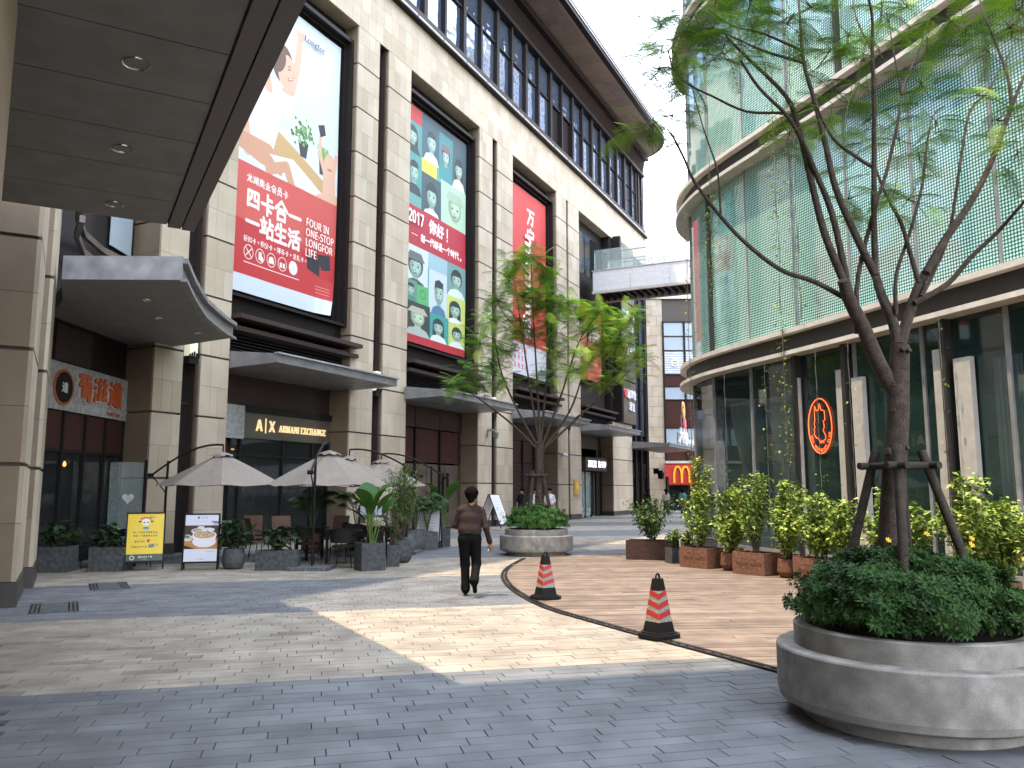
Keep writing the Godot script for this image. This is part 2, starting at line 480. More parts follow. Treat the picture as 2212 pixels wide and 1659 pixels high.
func mall():
	mall_root = thing("mall_building", "long beige stone mall building with a glass top storey and deep eaves", "building", V(FX, 0, 0), deg_to_rad(64.0))
	var mr := mall_root
	var list := []; var glist := []
	var k := 0
	for pr in PIERS + [[57.9, 61.9]]:
		var big: bool = pr[0] > 57
		var top := 6.0 if big else TOP
		var core = bxp(mr, "pier", M.mortar, pr[0] + 0.05, pr[1] - 0.05, 0, top, -1.2, -0.05)
		bxp(core, "plinth", M.plinth, pr[0] - 0.02, pr[1] + 0.02, 0.0, 0.28, -1.19, 0.02)
		k = 0
		for c in courses(0.285, top):
			var yc: float = (c[0] + c[1]) / 2; var h: float = c[1] - c[0]
			# front: three or four tiles, joints shifted from course to course
			var n := 4 if pr[1] - pr[0] > 1.25 else 3
			if big: n = 7
			var cuts := [pr[0]]
			for i in n - 1: cuts.append(lerpf(pr[0], pr[1], (i + 1.0) / n) + rf(-0.05, 0.05))
			cuts.append(pr[1])
			if k % 2 == 1 and not big: cuts.remove_at(1 + rng.randi() % (n - 1))
			for i in cuts.size() - 1:
				list.append({"p": core, "c": Vector3((cuts[i] + cuts[i + 1]) / 2, yc, -0.03), "s": Vector3(cuts[i + 1] - cuts[i] - 0.006, h, 0.06), "m": rng.randi_range(0, 4)})
			# the side that faces back down the street
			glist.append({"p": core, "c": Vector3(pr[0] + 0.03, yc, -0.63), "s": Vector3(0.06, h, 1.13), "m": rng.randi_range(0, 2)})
			k += 1
	# frieze over the openings, three courses
	var fr = bxp(mr, "frieze", M.mortar, 8.0, 66.0, TOP + 0.05, 20.45, -1.2, -0.05)
	for r in 3:
		var t := 8.0 + 0.2 * (r % 2)
		while t < 66.0:
			var w := rf(0.42, 0.52)
			list.append({"p": fr, "c": Vector3(t + w / 2, TOP + 0.37 + 0.717 * r, -0.03), "s": Vector3(w - 0.006, 0.711, 0.06), "m": rng.randi_range(0, 4)})
			t += w
	for b in BAYS + [[8.0, 22.5]]:   # undersides of the lintels
		var t: float = b[0]
		while t < b[1] - 0.05:
			var e := minf(t + 0.62, b[1])
			list.append({"p": fr, "c": Vector3((t + e) / 2, TOP + 0.03, -0.6), "s": Vector3(e - t - 0.006, 0.06, 1.12), "m": rng.randi_range(0, 4)})
			t = e
	lay(mr, "stone_tile", list, M.stone, M.stone_all, M.stone_tones, 300, "stone_tiles_above")
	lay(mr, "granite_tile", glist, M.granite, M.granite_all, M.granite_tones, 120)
	# the mass behind
	var ms := MB.new()
	ms.box(22.6, 66, 5.5, 28.2, -18, -1.21); ms.box(22.6, 66, 0, 5.5, -18, -4.4)
	ms.box(8.0, 22.6, 5.4, 28.2, -22, -2.2)
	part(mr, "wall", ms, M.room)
	for i in PIERS.size():   # party walls between the shops
		if i % 2 == 0: bxp(mr, "party_wall", M.room, PIERS[i][0] + 0.1, PIERS[i + 1][1] - 0.1, 0, 5.5, -4.4, -1.2)
	# dark slots between the twin piers, each with a lamp
	for i in range(0, 8, 2):
		var a: float = PIERS[i][1]; var b: float = PIERS[i + 1][0]
		var sl = bxp(mr, "slot_lining", M.metal, a - 0.04, b + 0.04, 0, TOP, -1.0, -0.30)
		var fin := MB.new()
		fin.box(a + 0.05, a + 0.1, 0, TOP, -0.30, -0.10); fin.box(b - 0.1, b - 0.05, 0, TOP, -0.30, -0.10)
		for y in 9: fin.box(a + 0.1, b - 0.1, 1.9 * y + 2.0, 1.9 * y + 2.03, -0.30, -0.27)
		part(sl, "fin", fin, M.brown)
		var mid := (a + b) / 2; var hw := minf(0.15, (b - a) / 2 - 0.06)
		var la = bxp(mr, "wall_lamp", M.metal, mid - hw, mid + hw, 4.95, 5.15, -0.30, 0.06)
		bxp(la, "lamp_glass", glow(lin(0.75, 0.68, 0.50), 0.35), mid - hw + 0.02, mid + hw - 0.02, 5.15, 5.85, -0.28, 0.04)
		var cr := MB.new()
		for s in 5:
			cr.bar(Vector3(mid - hw + 0.01 + s * (hw / 2.05), 5.10, 0.068), Vector3(mid - hw + 0.01 + s * (hw / 2.05), 5.28 - absf(s - 2) * 0.04, 0.068), 0.045, 0.02)
		part(la, "crest", cr, M.black)
	# the openings
	for i in BAYS.size(): bay(mr, i, BAYS[i][0], BAYS[i][1])
	ribbon(mr)
	end_of_mall(mr)

func bay(mr, i: int, a: float, b: float):
	var w := b - a
	# big window frame in three steps, then the panel under it, ledges, louvre
	var low := 7.2 if i < 3 else 8.0
	var high := 17.75
	if i == 3: high = 13.2
	bxp(mr, "window_back", M.metal, a, b, 5.5, TOP, -1.2, -0.95)
	var fr := MB.new()
	for s in [[0.0, 0.14, -0.55, -0.2], [0.14, 0.26, -0.70, -0.42], [0.26, 0.36, -0.85, -0.56]]:
		var x0: float = a + s[0]; var x1: float = b - s[0]; var f: float = s[1] - s[0]
		fr.box(x0, x0 + f, low, high - s[0], s[2], s[3]); fr.box(x1 - f, x1, low, high - s[0], s[2], s[3])
		fr.box(x0 + f, x1 - f, high - s[0] - f, high - s[0], s[2], s[3])
		fr.box(x0 + f, x1 - f, low + s[0] * 0.6, low + s[0] * 0.6 + f * 0.6, s[2], s[3])
	part(mr, "window_frame", fr, M.metal)
	bxp(mr, "head_panel", M.metal, a, b, high, TOP, -0.9, -0.62)
	bxp(mr, "spandrel", M.metal, a, b, 6.55, low, -0.95, -0.45)
	for y in [6.45, 6.12]:
		bxp(mr, "ledge", M.brown, a + 0.05, b + 0.25, y, y + 0.13, -0.45, 0.32 - (6.45 - y) * 0.5)
	for s in 6: bxp(mr, "louvre_blade", M.metal, a, b, 5.55 + s * 0.095, 5.59 + s * 0.095, -0.75, -0.35)
	# glazed canopy: thin at the front, deeper at the wall
	var aw := MB.new()
	var x0 := a - 0.15 if i > 0 else a + 0.0
	var x1 := b + 0.25
	aw.hexa([Vector3(x0, 5.06, 1.75), Vector3(x1, 5.06, 1.75), Vector3(x1, 5.02, 0.03), Vector3(x0, 5.02, 0.03), Vector3(x0, 5.30, 1.75), Vector3(x1, 5.30, 1.75), Vector3(x1, 5.50, 0.03), Vector3(x0, 5.50, 0.03)])
	var can = part(mr, "canopy", aw, M.grey_metal)
	bxp(can, "drip_edge", M.pale_metal, x0 - 0.03, x1 + 0.03, 5.29, 5.34, -0.0 + 1.66, 1.83)
	bxp(can, "bracket_beam", M.grey_metal, a + 0.02, b - 0.02, 5.02, 5.48, -0.95, 0.03)
	for s in 3:
		var dl := MB.new()
		dl.lathe([Vector2(0.07, -0.012), Vector2(0.07, 0.0), Vector2(0.05, 0.0), Vector2(0.05, 0.03)], 14)
		part(can, "downlight", dl, M.chrome, Vector3(lerpf(x0, x1, (s + 1) / 4.0), 5.04, 0.95))
	bxp(mr, "transom_panel", M.brown, a, b, 4.15, 5.03, -0.95, -0.85)
	match i:
		0:
			for t in [[a + 1.35, b]]: bxp(mr, "lintel_panel", M.metal, t[0], t[1], 3.95, 4.15, -0.95, -0.72)
			bxp(mr, "shop_floor", M.room_warm, a, b, 0.0, 0.02, -4.4, -0.9)
			bxp(mr, "shop_ceiling", M.room_warm, a, b, 4.3, 4.4, -4.4, -0.96)
			var xs := [a + 0.05, a + 0.95, a + 1.35, a + 3.2, a + 4.6, b - 0.1]
			for s in xs.size() - 1:
				bxp(mr, "shop_window", M.dark_glass, xs[s] + 0.06, xs[s + 1], 0.12, 3.15, -0.88, -0.865)
			for x in xs: bxp(mr, "mullion", M.metal, x, x + 0.06, 0.0, 3.2, -0.95, -0.80)
			bxp(mr, "door_head", M.metal, a, b, 2.62, 2.68, -0.93, -0.82)
			bxp(mr, "side_panel", M.redbrown, a + 0.02, a + 1.0, 2.68, 3.1, -0.9, -0.86)
			var st := glow(lin(1.0, 0.62, 0.22), 3.0)
			bxp(mr, "light_strip", st, a + 1.7, a + 2.9, 2.9, 2.95, -2.6, -2.55)
			bxp(mr, "light_strip", st, a + 3.2, a + 4.9, 2.3, 2.34, -3.9, -3.86)
			for s in 3: bxp(mr, "display_shelf", M.bronze, a + 1.4 + s * 1.4, a + 2.5 + s * 1.4, 0.0, 1.0 + 0.3 * (s % 2), -3.9, -3.2)
			bxp(mr, "poster_panel", M.cream_panel, a + 1.75, a + 2.35, 1.1, 2.6, -1.1, -1.06)
			bxp(mr, "poster_mark", M.red, a + 1.97, a + 2.17, 1.3, 1.6, -1.055, -1.05)
		1:
			for s in 3:
				var x := a + s * w / 3
				bxp(mr, "panel", M.redbrown, x + 0.07, x + w / 3 - 0.02, 2.75, 4.1, -0.9, -0.87)
				bxp(mr, "panel", M.brown, x + 0.05, x + w / 3 - 0.02, 4.2, 5.0, -0.84, -0.82)
				bxp(mr, "mullion", M.metal, x, x + 0.08, 0.0, 4.15, -0.95, -0.78)
			for s in 4:
				var x := a + 0.08 + s * (w - 0.1) / 4
				var d = bxp(mr, "door", M.bronze, x + 0.02, x + (w - 0.1) / 4 - 0.02, 0.05, 2.68, -0.92, -0.86)
				var hb := MB.new()
				var hx := x + (0.15 if s % 2 else 1.15)
				hb.box(hx, hx + 0.03, 0.7, 2.3, -0.82, -0.78); hb.box(hx + 0.09, hx + 0.12, 0.7, 2.3, -0.82, -0.78); hb.box(hx, hx + 0.12, 2.3, 2.33, -0.85, -0.78); hb.box(hx, hx + 0.12, 0.67, 0.7, -0.85, -0.78)
				part(d, "handle", hb, M.black)
		2:
			for s in 4:
				bxp(mr, "panel", M.redbrown, a + 0.06 + s * w / 4, a + w / 4 * (s + 1), 3.0, 4.12, -0.9, -0.87)
				bxp(mr, "mullion", M.metal, a + s * w / 4, a + s * w / 4 + 0.06, 0.0, 4.15, -0.95, -0.78)
			for s in 34: bxp(mr, "shutter_slat", M.brown, a + 0.02, b - 0.02, 0.06 + s * 0.086, 0.06 + s * 0.086 + 0.074, -0.9, -0.86 + 0.012 * (s % 2))
		3:
			bxp(mr, "shop_floor", M.white, a, b, 0.0, 0.02, -4.4, -0.9)
			bxp(mr, "display_wall", glow(lin(0.35, 0.65, 0.85), 0.5), a + 0.1, a + 2.4, 0.1, 2.7, -2.2, -2.1)
			bxp(mr, "display_light", glow(lin(1.0, 0.6, 0.15), 2.2), a + 0.2, a + 1.9, 1.75, 2.05, -1.9, -1.85)
			for s in 3: bxp(mr, "shop_window", M.clear_glass, a + 0.1 + s * 1.0, a + 1.04 + s * 1.0, 0.1, 2.7, -0.6, -0.585)
			for s in 4: bxp(mr, "mullion", M.metal, a + 0.04 + s * 1.0, a + 0.1 + s * 1.0, 0.0, 2.75, -0.66, -0.55)
			bxp(mr, "door", M.dark_glass, a + 3.2, b - 1.0, 0.05, 2.6, -0.9, -0.88)
			for s in 4: bxp(mr, "door_stile", M.bronze, a + 3.1 + s * 0.6, a + 3.18 + s * 0.6, 0.0, 2.7, -0.92, -0.84)
			bxp(mr, "side_panel", M.metal, b - 1.0, b, 0.0, 4.15, -0.9, -0.8)

func ribbon(mr):
	# ledge, glass in steel bays, louvre band, wide soffit
	bxp(mr, "ledge", M.metal, 8.0, 66.2, 20.46, 20.62, -1.2, 0.22)
	bxp(mr, "ledge", M.brown, 8.0, 66.2, 20.64, 21.1, -1.2, 0.05)
	var lt := MB.new()
	var t := 26.0
	while t < 66.0:
		lt.box(t, t + 1.9, 20.50, 20.60, 0.225, 0.29); t += 2.0
	part(mr, "light_trough", lt, M.pale_metal)
	bxp(mr, "ribbon_back", M.metal, 8.0, 66.0, 21.1, 26.5, -1.2, -0.42)
	var n := 0
	t = 20.0
	while t < 66.0:
		var w := 1.66
		bxp(mr, "mullion", M.metal, t, t + (0.26 if n % 2 else 0.16), 21.1, 25.25, -0.42, -0.06)
		var dark_low := n in [17, 18]; var dark_up := n in [9, 10]
		for h in 2:
			var y0 := 21.12 if h == 0 else 23.56; var y1 := 23.48 if h == 0 else 25.2
			var x0 := t + (0.28 if n % 2 else 0.18)
			if (h == 0 and dark_low) or (h == 1 and dark_up):
				var lv := MB.new()
				for s in 26:
					var y := y0 + (y1 - y0) * s / 26.0
					lv.box(x0, t + w - 0.02, y, y + 0.05, -0.40, -0.28)
				part(mr, "louvre_panel", lv, M.metal)
			else:
				var p := MB.new()
				var tl := rf(-0.012, 0.012); var tv := rf(-0.008, 0.008)
				p.hexa([Vector3(x0, y0, -0.26 + tl), Vector3(t + w - 0.02, y0, -0.26 - tl), Vector3(t + w - 0.02, y0, -0.3), Vector3(x0, y0, -0.3), Vector3(x0, y1, -0.26 + tl + tv), Vector3(t + w - 0.02, y1, -0.26 - tl + tv), Vector3(t + w - 0.02, y1, -0.3), Vector3(x0, y1, -0.3)])
				part(mr, "window_pane", p, M.mirror_glass)
		bxp(mr, "transom", M.metal, t + 0.16, t + w, 23.48, 23.56, -0.40, -0.16)
		t += w; n += 1
	bxp(mr, "head_rail", M.metal, 8.0, 66.0, 25.25, 25.45, -0.42, 0.1)
	for s in 9: bxp(mr, "louvre_blade", M.brown, 8.0, 66.0, 25.5 + s * 0.11, 25.54 + s * 0.11, -0.42, 0.0 + 0.02 * s)
	bxp(mr, "cornice", M.metal, 8.0, 66.0, 26.5, 26.72, -0.42, 0.45)
	# soffit outline in t, d ; rounded end
	var o := PackedVector2Array([Vector2(8.0, -18.0), Vector2(8.0, 2.25), Vector2(63.4, 2.25)])
	for k in range(1, 13):
		var q := deg_to_rad(90 - k * 90 / 12.0)
		o.append(Vector2(63.4 + 3.3 * cos(q), -1.05 + 3.3 * sin(q)))
	o.append(Vector2(66.7, -18.0))
	var inner := Geometry2D.offset_polygon(o, -0.32)[0]
	var e := MB.new()
	e.prism(o, 26.98, 27.55)
	var roof = part(mr, "roof_slab", e, M.metal)
	e = MB.new(); e.prism(Geometry2D.offset_polygon(o, 0.05)[0], 27.2, 27.28); part(roof, "eave_trim", e, M.pale_metal)
	e = MB.new(); e.prism(inner, 26.93, 26.97); part(roof, "soffit_backing", e, M.eave[2])
	t = 8.2
	n = 0
	while t < 66.2:   # soffit panels, two rows
		for r in 2:
			var d0 := 0.46 + r * 0.72; var d1 := d0 + 0.71
			var cut := PackedVector2Array([Vector2(t, d0), Vector2(t + 1.19, d0), Vector2(t + 1.19, d1), Vector2(t, d1)])
			for pl in Geometry2D.intersect_polygons(cut, inner):
				var sp := MB.new()
				sp.prism(pl, 26.90, 26.925)
				part(roof, "soffit_panel", sp, M.eave[rng.randi() % 3])
		t += 1.2; n += 1

func end_of_mall(mr):
	# bronze panels over the last pier, then tall dark glass that turns the corner
	bxp(mr, "panel_backing", M.metal, 57.9, 62.0, 6.0, 18.6, -1.2, -0.08)
	var ys := [6.0, 8.9, 11.6, 14.3, 18.4]
	for i in 4: bxp(mr, "bronze_panel", M.bronze, 58.75, 61.95, ys[i] + 0.05, ys[i + 1] - 0.07, -0.07, 0.32)
	bxp(mr, "blade", M.metal, 58.45, 58.75, 6.0, 18.45, -0.07, 0.5)
	var path := [Vector2(62.0, 0.0), Vector2(63.3, 0.0), Vector2(64.6, 0.0), Vector2(66.0, 0.0)]
	for k in range(1, 6):
		var q := deg_to_rad(90 - k * 18.0)
		path.append(Vector2(66.0 + 2.0 * cos(q), -2.0 + 2.0 * sin(q)))
	path.append(Vector2(68.0, -6.0))
	for i in path.size() - 1:
		var a := Vector3(path[i].x, 0, path[i].y - 0.3); var b := Vector3(path[i + 1].x, 0, path[i + 1].y - 0.3)
		var nrm := (b - a).cross(Vector3.UP).normalized()
		var mu := MB.new()
		mu.bar(a + nrm * 0.08, a + nrm * 0.08 + Vector3(0, 26.4, 0), 0.16, 0.3, b - a)
		part(mr, "mullion", mu, M.metal)
		for s in 6:
			var y0 := 5.5 + s * 3.4; var y1 := minf(y0 + 3.3, 25.2)
			var gp := MB.new()
			gp.quad(a + Vector3(0, y0, 0), b + Vector3(0, y0, 0), b + Vector3(0, y1, 0), a + Vector3(0, y1, 0))
			part(mr, "window_pane", gp, M.mirror_glass)
			var tr := MB.new()
			tr.bar(a + Vector3(0, y1 + 0.05, 0), b + Vector3(0, y1 + 0.05, 0), 0.1, 0.12)
			part(mr, "transom", tr, M.metal)
		if i < 4:   # bronze shop front below
			bxp(mr, "panel", M.bronze if i % 2 else M.redbrown, path[i].x + 0.05, path[i + 1].x - 0.05, 2.5, 3.5, -0.5, -0.4)
			bxp(mr, "shop_window", M.dark_glass, path[i].x + 0.05, path[i + 1].x - 0.05, 3.6, 4.9, -0.5, -0.49)
			for s in 4: bxp(mr, "door_stile", M.bronze, path[i].x + 0.1 + s * 0.3, path[i].x + 0.2 + s * 0.3, 0.0, 2.5, -0.5, -0.35)
	var bk := MB.new()
	bk.box(61.9, 67.4, 0, 26.5, -6.0, -0.75); part(mr, "corner_core", bk, M.room)
	var aw := MB.new()
	aw.hexa([Vector3(61.9, 4.55, 2.6), Vector3(69.5, 4.55, 2.6), Vector3(69.5, 4.45, -0.2), Vector3(61.9, 4.45, -0.2), Vector3(61.9, 4.75, 2.6), Vector3(69.5, 4.75, 2.6), Vector3(69.5, 4.95, -0.2), Vector3(61.9, 4.95, -0.2)])
	var can = part(mr, "canopy", aw, M.grey_metal)
	bxp(can, "drip_edge", M.pale_metal, 61.8, 69.6, 4.72, 4.79, 2.5, 2.68)

# ---------------------------------------------------------------- the wing the camera stands under, and the corner restaurant
var wing_root: Node3D
func wing():
	wing_root = thing("wing_building", "stone wing with a deep dark canopy and tan granite piers", "building", V(-6.94, 0, 11.59), deg_to_rad(118.5))
	var w := wing_root
	var list := []; var glist := []
	for pr in [[-8.6, -6.6, 0.0], [0.0, 1.95, 0.0], [2.45, 4.4, 0.12]]:
		var core = bxp(w, "pier", M.mortar, pr[0] + 0.05, pr[1], 0, 12.0, -1.6, pr[2] - 0.05)
		bxp(core, "plinth", M.plinth, pr[0] - 0.03, pr[1] + 0.02, 0.0, 0.34, -1.58, pr[2] + 0.03)
		for c in courses(0.35, 12.0):
			var yc: float = (c[0] + c[1]) / 2; var h: float = c[1] - c[0]
			for i in 2:
				var x0: float = lerpf(pr[0], pr[1], i / 2.0)
				list.append({"p": core, "c": Vector3(x0 + 0.25 * (pr[1] - pr[0]), yc, pr[2] - 0.03), "s": Vector3((pr[1] - pr[0]) / 2 - 0.006, h, 0.06), "m": rng.randi_range(0, 4)})
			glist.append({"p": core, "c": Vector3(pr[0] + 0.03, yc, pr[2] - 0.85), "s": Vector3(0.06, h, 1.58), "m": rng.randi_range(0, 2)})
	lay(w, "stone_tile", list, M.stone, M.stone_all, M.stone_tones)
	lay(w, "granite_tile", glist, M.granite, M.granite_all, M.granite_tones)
	bxp(w, "recessed_wall", M.granite[1], -20.0, 4.3, 0, 12.0, -2.6, -1.6)
	bxp(w, "tower", M.granite[0], -30.0, -6.0, 12.01, 28.0, -18.0, -0.6)
	bxp(w, "roof", M.granite[1], -6.0, 4.3, 12.01, 12.6, -18.0, -0.2)
	bxp(w, "side_wall", M.granite[0], -26.0, 4.3, 0.0, 12.0, -18.0, -2.61)
	# the canopy overhead: panelled soffit, edge trim, three downlights
	var can = bxp(w, "canopy", M.soffit_edge, -17.5, -1.45, 5.36, 5.85, -1.55, 1.90)
	var s := -1.5
	while s > -17.0:
		bxp(can, "soffit_panel", M.soffit, s - 1.005, s, 5.325, 5.355, -1.5, 1.55)
		s -= 1.02
	bxp(can, "edge_trim", M.soffit_edge, -17.5, -1.46, 5.30, 5.355, 1.57, 1.74)
	bxp(can, "edge_trim", M.soffit_edge, -17.5, -1.46, 5.29, 5.355, 1.755, 1.92)
	for x in [-2.07, -4.04, -6.07]:
		var dl := MB.new()
		dl.lathe([Vector2(0.105, -0.004), Vector2(0.115, -0.010), Vector2(0.118, 0.002)], 28)
		var ring = part(can, "downlight", dl, M.chrome, Vector3(x, 5.322, 0.86))
		dl = MB.new()
		dl.lathe([Vector2(0.10, -0.005), Vector2(0.085, 0.06), Vector2(0.05, 0.10), Vector2(0.0, 0.11)], 28)
		part(ring, "reflector", dl, M.chrome)
	var sp := MB.new()
	sp.box(-0.12, 0.12, -0.14, 0.1, -0.09, 0.09); sp.box(-0.03, 0.03, 0.1, 0.2, -0.03, 0.03)
	part(w, "ceiling_speaker", sp, M.black, Vector3(-1.75, 5.15, -0.55))
	restaurant()

func restaurant():
	var r = thing("corner_restaurant", "dark glazed corner restaurant recessed beneath a curved canopy", "building")
	# wall line x about -9.9, facing the street
	var z0 := 16.2; var z1 := 20.75
	var wall := MB.new()
	wall.box(-16.0, -12.6, 0, 5.4, -z1 - 1.0, -z0 + 3.0)
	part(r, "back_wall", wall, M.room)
	bxp(r, "floor", M.room, -12.6, -9.9, 0.0, 0.015, -z1, -z0)
	bxp(r, "upper_wall", M.metal, -12.5, -9.96, 4.42, 12.0, -z1 - 0.1, -z0)
	bxp(r, "upper_panel", M.brown, -9.96, -9.93, 4.45, 5.25, -18.9, -17.4)
	for k in 5:
		var z := 16.9 + k * 0.93
		bxp(r, "mullion", M.metal, -9.98, -9.88, 0.0, 3.36, -z - 0.06, -z)
		if k < 4:
			bxp(r, "glass_panel", M.dark_glass, -9.95, -9.935, 0.05, 2.45, -z - 0.93, -z - 0.06)
			bxp(r, "transom_panel", M.redbrown, -9.96, -9.93, 2.52, 3.34, -z - 0.92, -z - 0.07)
			bxp(r, "door_rail", M.metal, -9.97, -9.90, 2.45, 2.52, -z - 0.93, -z - 0.06)
	for p in [[-10.9, 2.25, 18.6], [-11.0, 2.25, 20.0]]:
		var b := MB.new()
		b.lathe([Vector2(0.0, -0.07), Vector2(0.035, -0.04), Vector2(0.045, 0.0), Vector2(0.02, 0.06), Vector2(0.012, 0.08)], 12)
		var bulb = part(r, "bulb", b, glow(lin(1.0, 0.45, 0.10), 9.0), V(p[0], p[1], p[2]))
		bxp(bulb, "flex", M.black, -0.004, 0.004, 0.08, 2.2, -0.004, 0.004)
		var o := OmniLight3D.new()
		o.name = "bulb_light"; o.light_color = Color(1.0, 0.66, 0.3); o.light_energy = 0.05; o.light_size = 0.04; o.omni_range = 12; o.shadow_enabled = true
		bulb.add_child(o)
	# the curved canopy over it
	var edge := [Vector2(-5.86, 14.0), Vector2(-6.03, 14.6), Vector2(-6.25, 15.4), Vector2(-6.47, 16.3), Vector2(-6.65, 17.1), Vector2(-6.76, 18.0), Vector2(-6.85, 18.9), Vector2(-6.87, 19.6)]
	var poly := PackedVector2Array()
	for p in edge: poly.append(Vector2(p.x, -p.y))
	for p in [Vector2(-8.7, 20.75), Vector2(-9.9, 20.7), Vector2(-9.9, 17.0), Vector2(-8.9, 15.7), Vector2(-7.95, 13.95)]: poly.append(Vector2(p.x, -p.y))
	var c := MB.new()
	c.prism(poly, 5.33, 5.68)
	var can = part(r, "canopy", c, M.soffit)
	c = MB.new()
	c.quad(V(-7.95, 5.31, 13.94), V(-5.84, 5.31, 13.985), V(-5.84, 5.74, 13.985), V(-7.95, 5.74, 13.94))
	part(can, "end_fascia", c, M.pale_metal)
	for y in [5.31, 5.66]:
		c = MB.new()
		for i in edge.size() - 1:
			c.bar(V(edge[i].x + 0.04, y, edge[i].y), V(edge[i + 1].x + 0.04, y, edge[i + 1].y), 0.12, 0.05 if y < 5.5 else 0.09)
		part(can, "curved_rail", c, M.grey_metal)
	for p in [[-7.2, 15.6], [-7.7, 17.3], [-7.5, 19.0]]:
		var dl := MB.new()
		dl.lathe([Vector2(0.08, -0.008), Vector2(0.085, 0.004), Vector2(0.05, 0.004)], 20)
		part(can, "downlight", dl, M.chrome, V(p[0], 5.325, p[1]))
	# curved ledges on the storey above
	for y in [6.85, 7.25]:
		c = MB.new()
		var pts := [V(-8.35, y, 15.2), V(-9.0, y, 16.2), V(-9.5, y, 17.4), V(-9.7, y, 18.6), V(-9.6, y, 19.8), V(-9.35, y, 20.6)]
		for i in 5: c.bar(pts[i], pts[i + 1], 0.10, 0.14)
		part(r, "curved_ledge", c, M.bronze)
	bxp(r, "upper_poster", M.pale_glass, -9.90, -9.88, 7.6, 11.5, -20.4, -19.3)
	# glass screen beside the pier, heart sticker on it
	bxp(r, "screen_post", M.metal, -9.05, -8.99, 0, 2.35, -20.1, -20.04)
	bxp(r, "glass_screen", M.clear_glass, -9.9, -9.05, 0.1, 2.3, -20.08, -20.07)
	var h := MB.new()
	var hp := PackedVector2Array()
	for k in 24:
		var q := TAU * k / 24.0
		hp.append(Vector2(16 * pow(sin(q), 3), -(13 * cos(q) - 5 * cos(2 * q) - 2 * cos(3 * q) - cos(4 * q))) * 0.009)
	var hm := MB.new()
	hm.prism(hp, 0.0, 0.004)
	var ho = part(r, "heart_sticker", hm, M.white, V(-9.42, 1.42, 20.06))
	ho.rotation = Vector3(PI / 2, 0, 0)

# ---------------------------------------------------------------- the round glass building
var rb := []      # wall points (x, z) every few decimetres
var rbn := []     # outward normals
func round_path():
	var cp := [Vector2(12.0, 29.5), Vector2(9.5, 29.3), Vector2(7.4, 28.3), Vector2(6.2, 26.9), Vector2(5.72, 25.2), Vector2(5.78, 23.5), Vector2(6.18, 21.9), Vector2(6.75, 20.2), Vector2(7.35, 18.4), Vector2(7.95, 16.5), Vector2(8.65, 14.2), Vector2(9.45, 11.6), Vector2(10.3, 9.0), Vector2(11.3, 6.2), Vector2(12.5, 3.2), Vector2(14.0, 0.0), Vector2(15.8, -3.0)]
	var c := Curve2D.new()
	c.bake_interval = 0.05
	for i in cp.size():
		var t: Vector2 = (cp[mini(i + 1, cp.size() - 1)] - cp[maxi(i - 1, 0)]) / 6.0
		c.add_point(cp[i], -t, t)
	var l := c.get_baked_length()
	var k := 0.0
	while k < l:
		rb.append(c.sample_baked(k)); k += 0.48
	for i in rb.size():
		var t: Vector2 = (rb[mini(i + 1, rb.size() - 1)] - rb[maxi(i - 1, 0)]).normalized()
		rbn.append(Vector2(t.y, -t.x))   # to the street side
	if rbn[8].x > 0: for i in rbn.size(): rbn[i] = -rbn[i]

func R(i: float, y: float, out := 0.0) -> Vector3:
	var a := clampi(int(floor(i)), 0, rb.size() - 2)
	var f := i - a
	var p: Vector2 = rb[a].lerp(rb[a + 1], f) + rbn[a].lerp(rbn[a + 1], f).normalized() * out
	return V(p.x, y, p.y)

# index along the wall that shows at a given column of the 2212-wide view
func rb_at(px: float) -> float:
	var want := (px - 1106.0) / 1750.0
	for i in range(20, rb.size() - 1):
		if rb[i].y < 1: break
		var a: float = rb[i].x / rb[i].y; var b: float = rb[i + 1].x / rb[i + 1].y
		if a <= want and b > want: return i + (want - a) / (b - a)
	return 30.0

func ring(mb: MB, y0: float, y1: float, d0: float, d1: float):
	for i in rb.size() - 1:
		var a := i; var b := i + 1
		mb.quad(R(b, y0, d1), R(a, y0, d1), R(a, y1, d1), R(b, y1, d1))
		mb.quad(R(a, y1, d1), R(a, y1, d0), R(b, y1, d0), R(b, y1, d1))
		mb.quad(R(a, y0, d0), R(a, y0, d1), R(b, y0, d1), R(b, y0, d0))

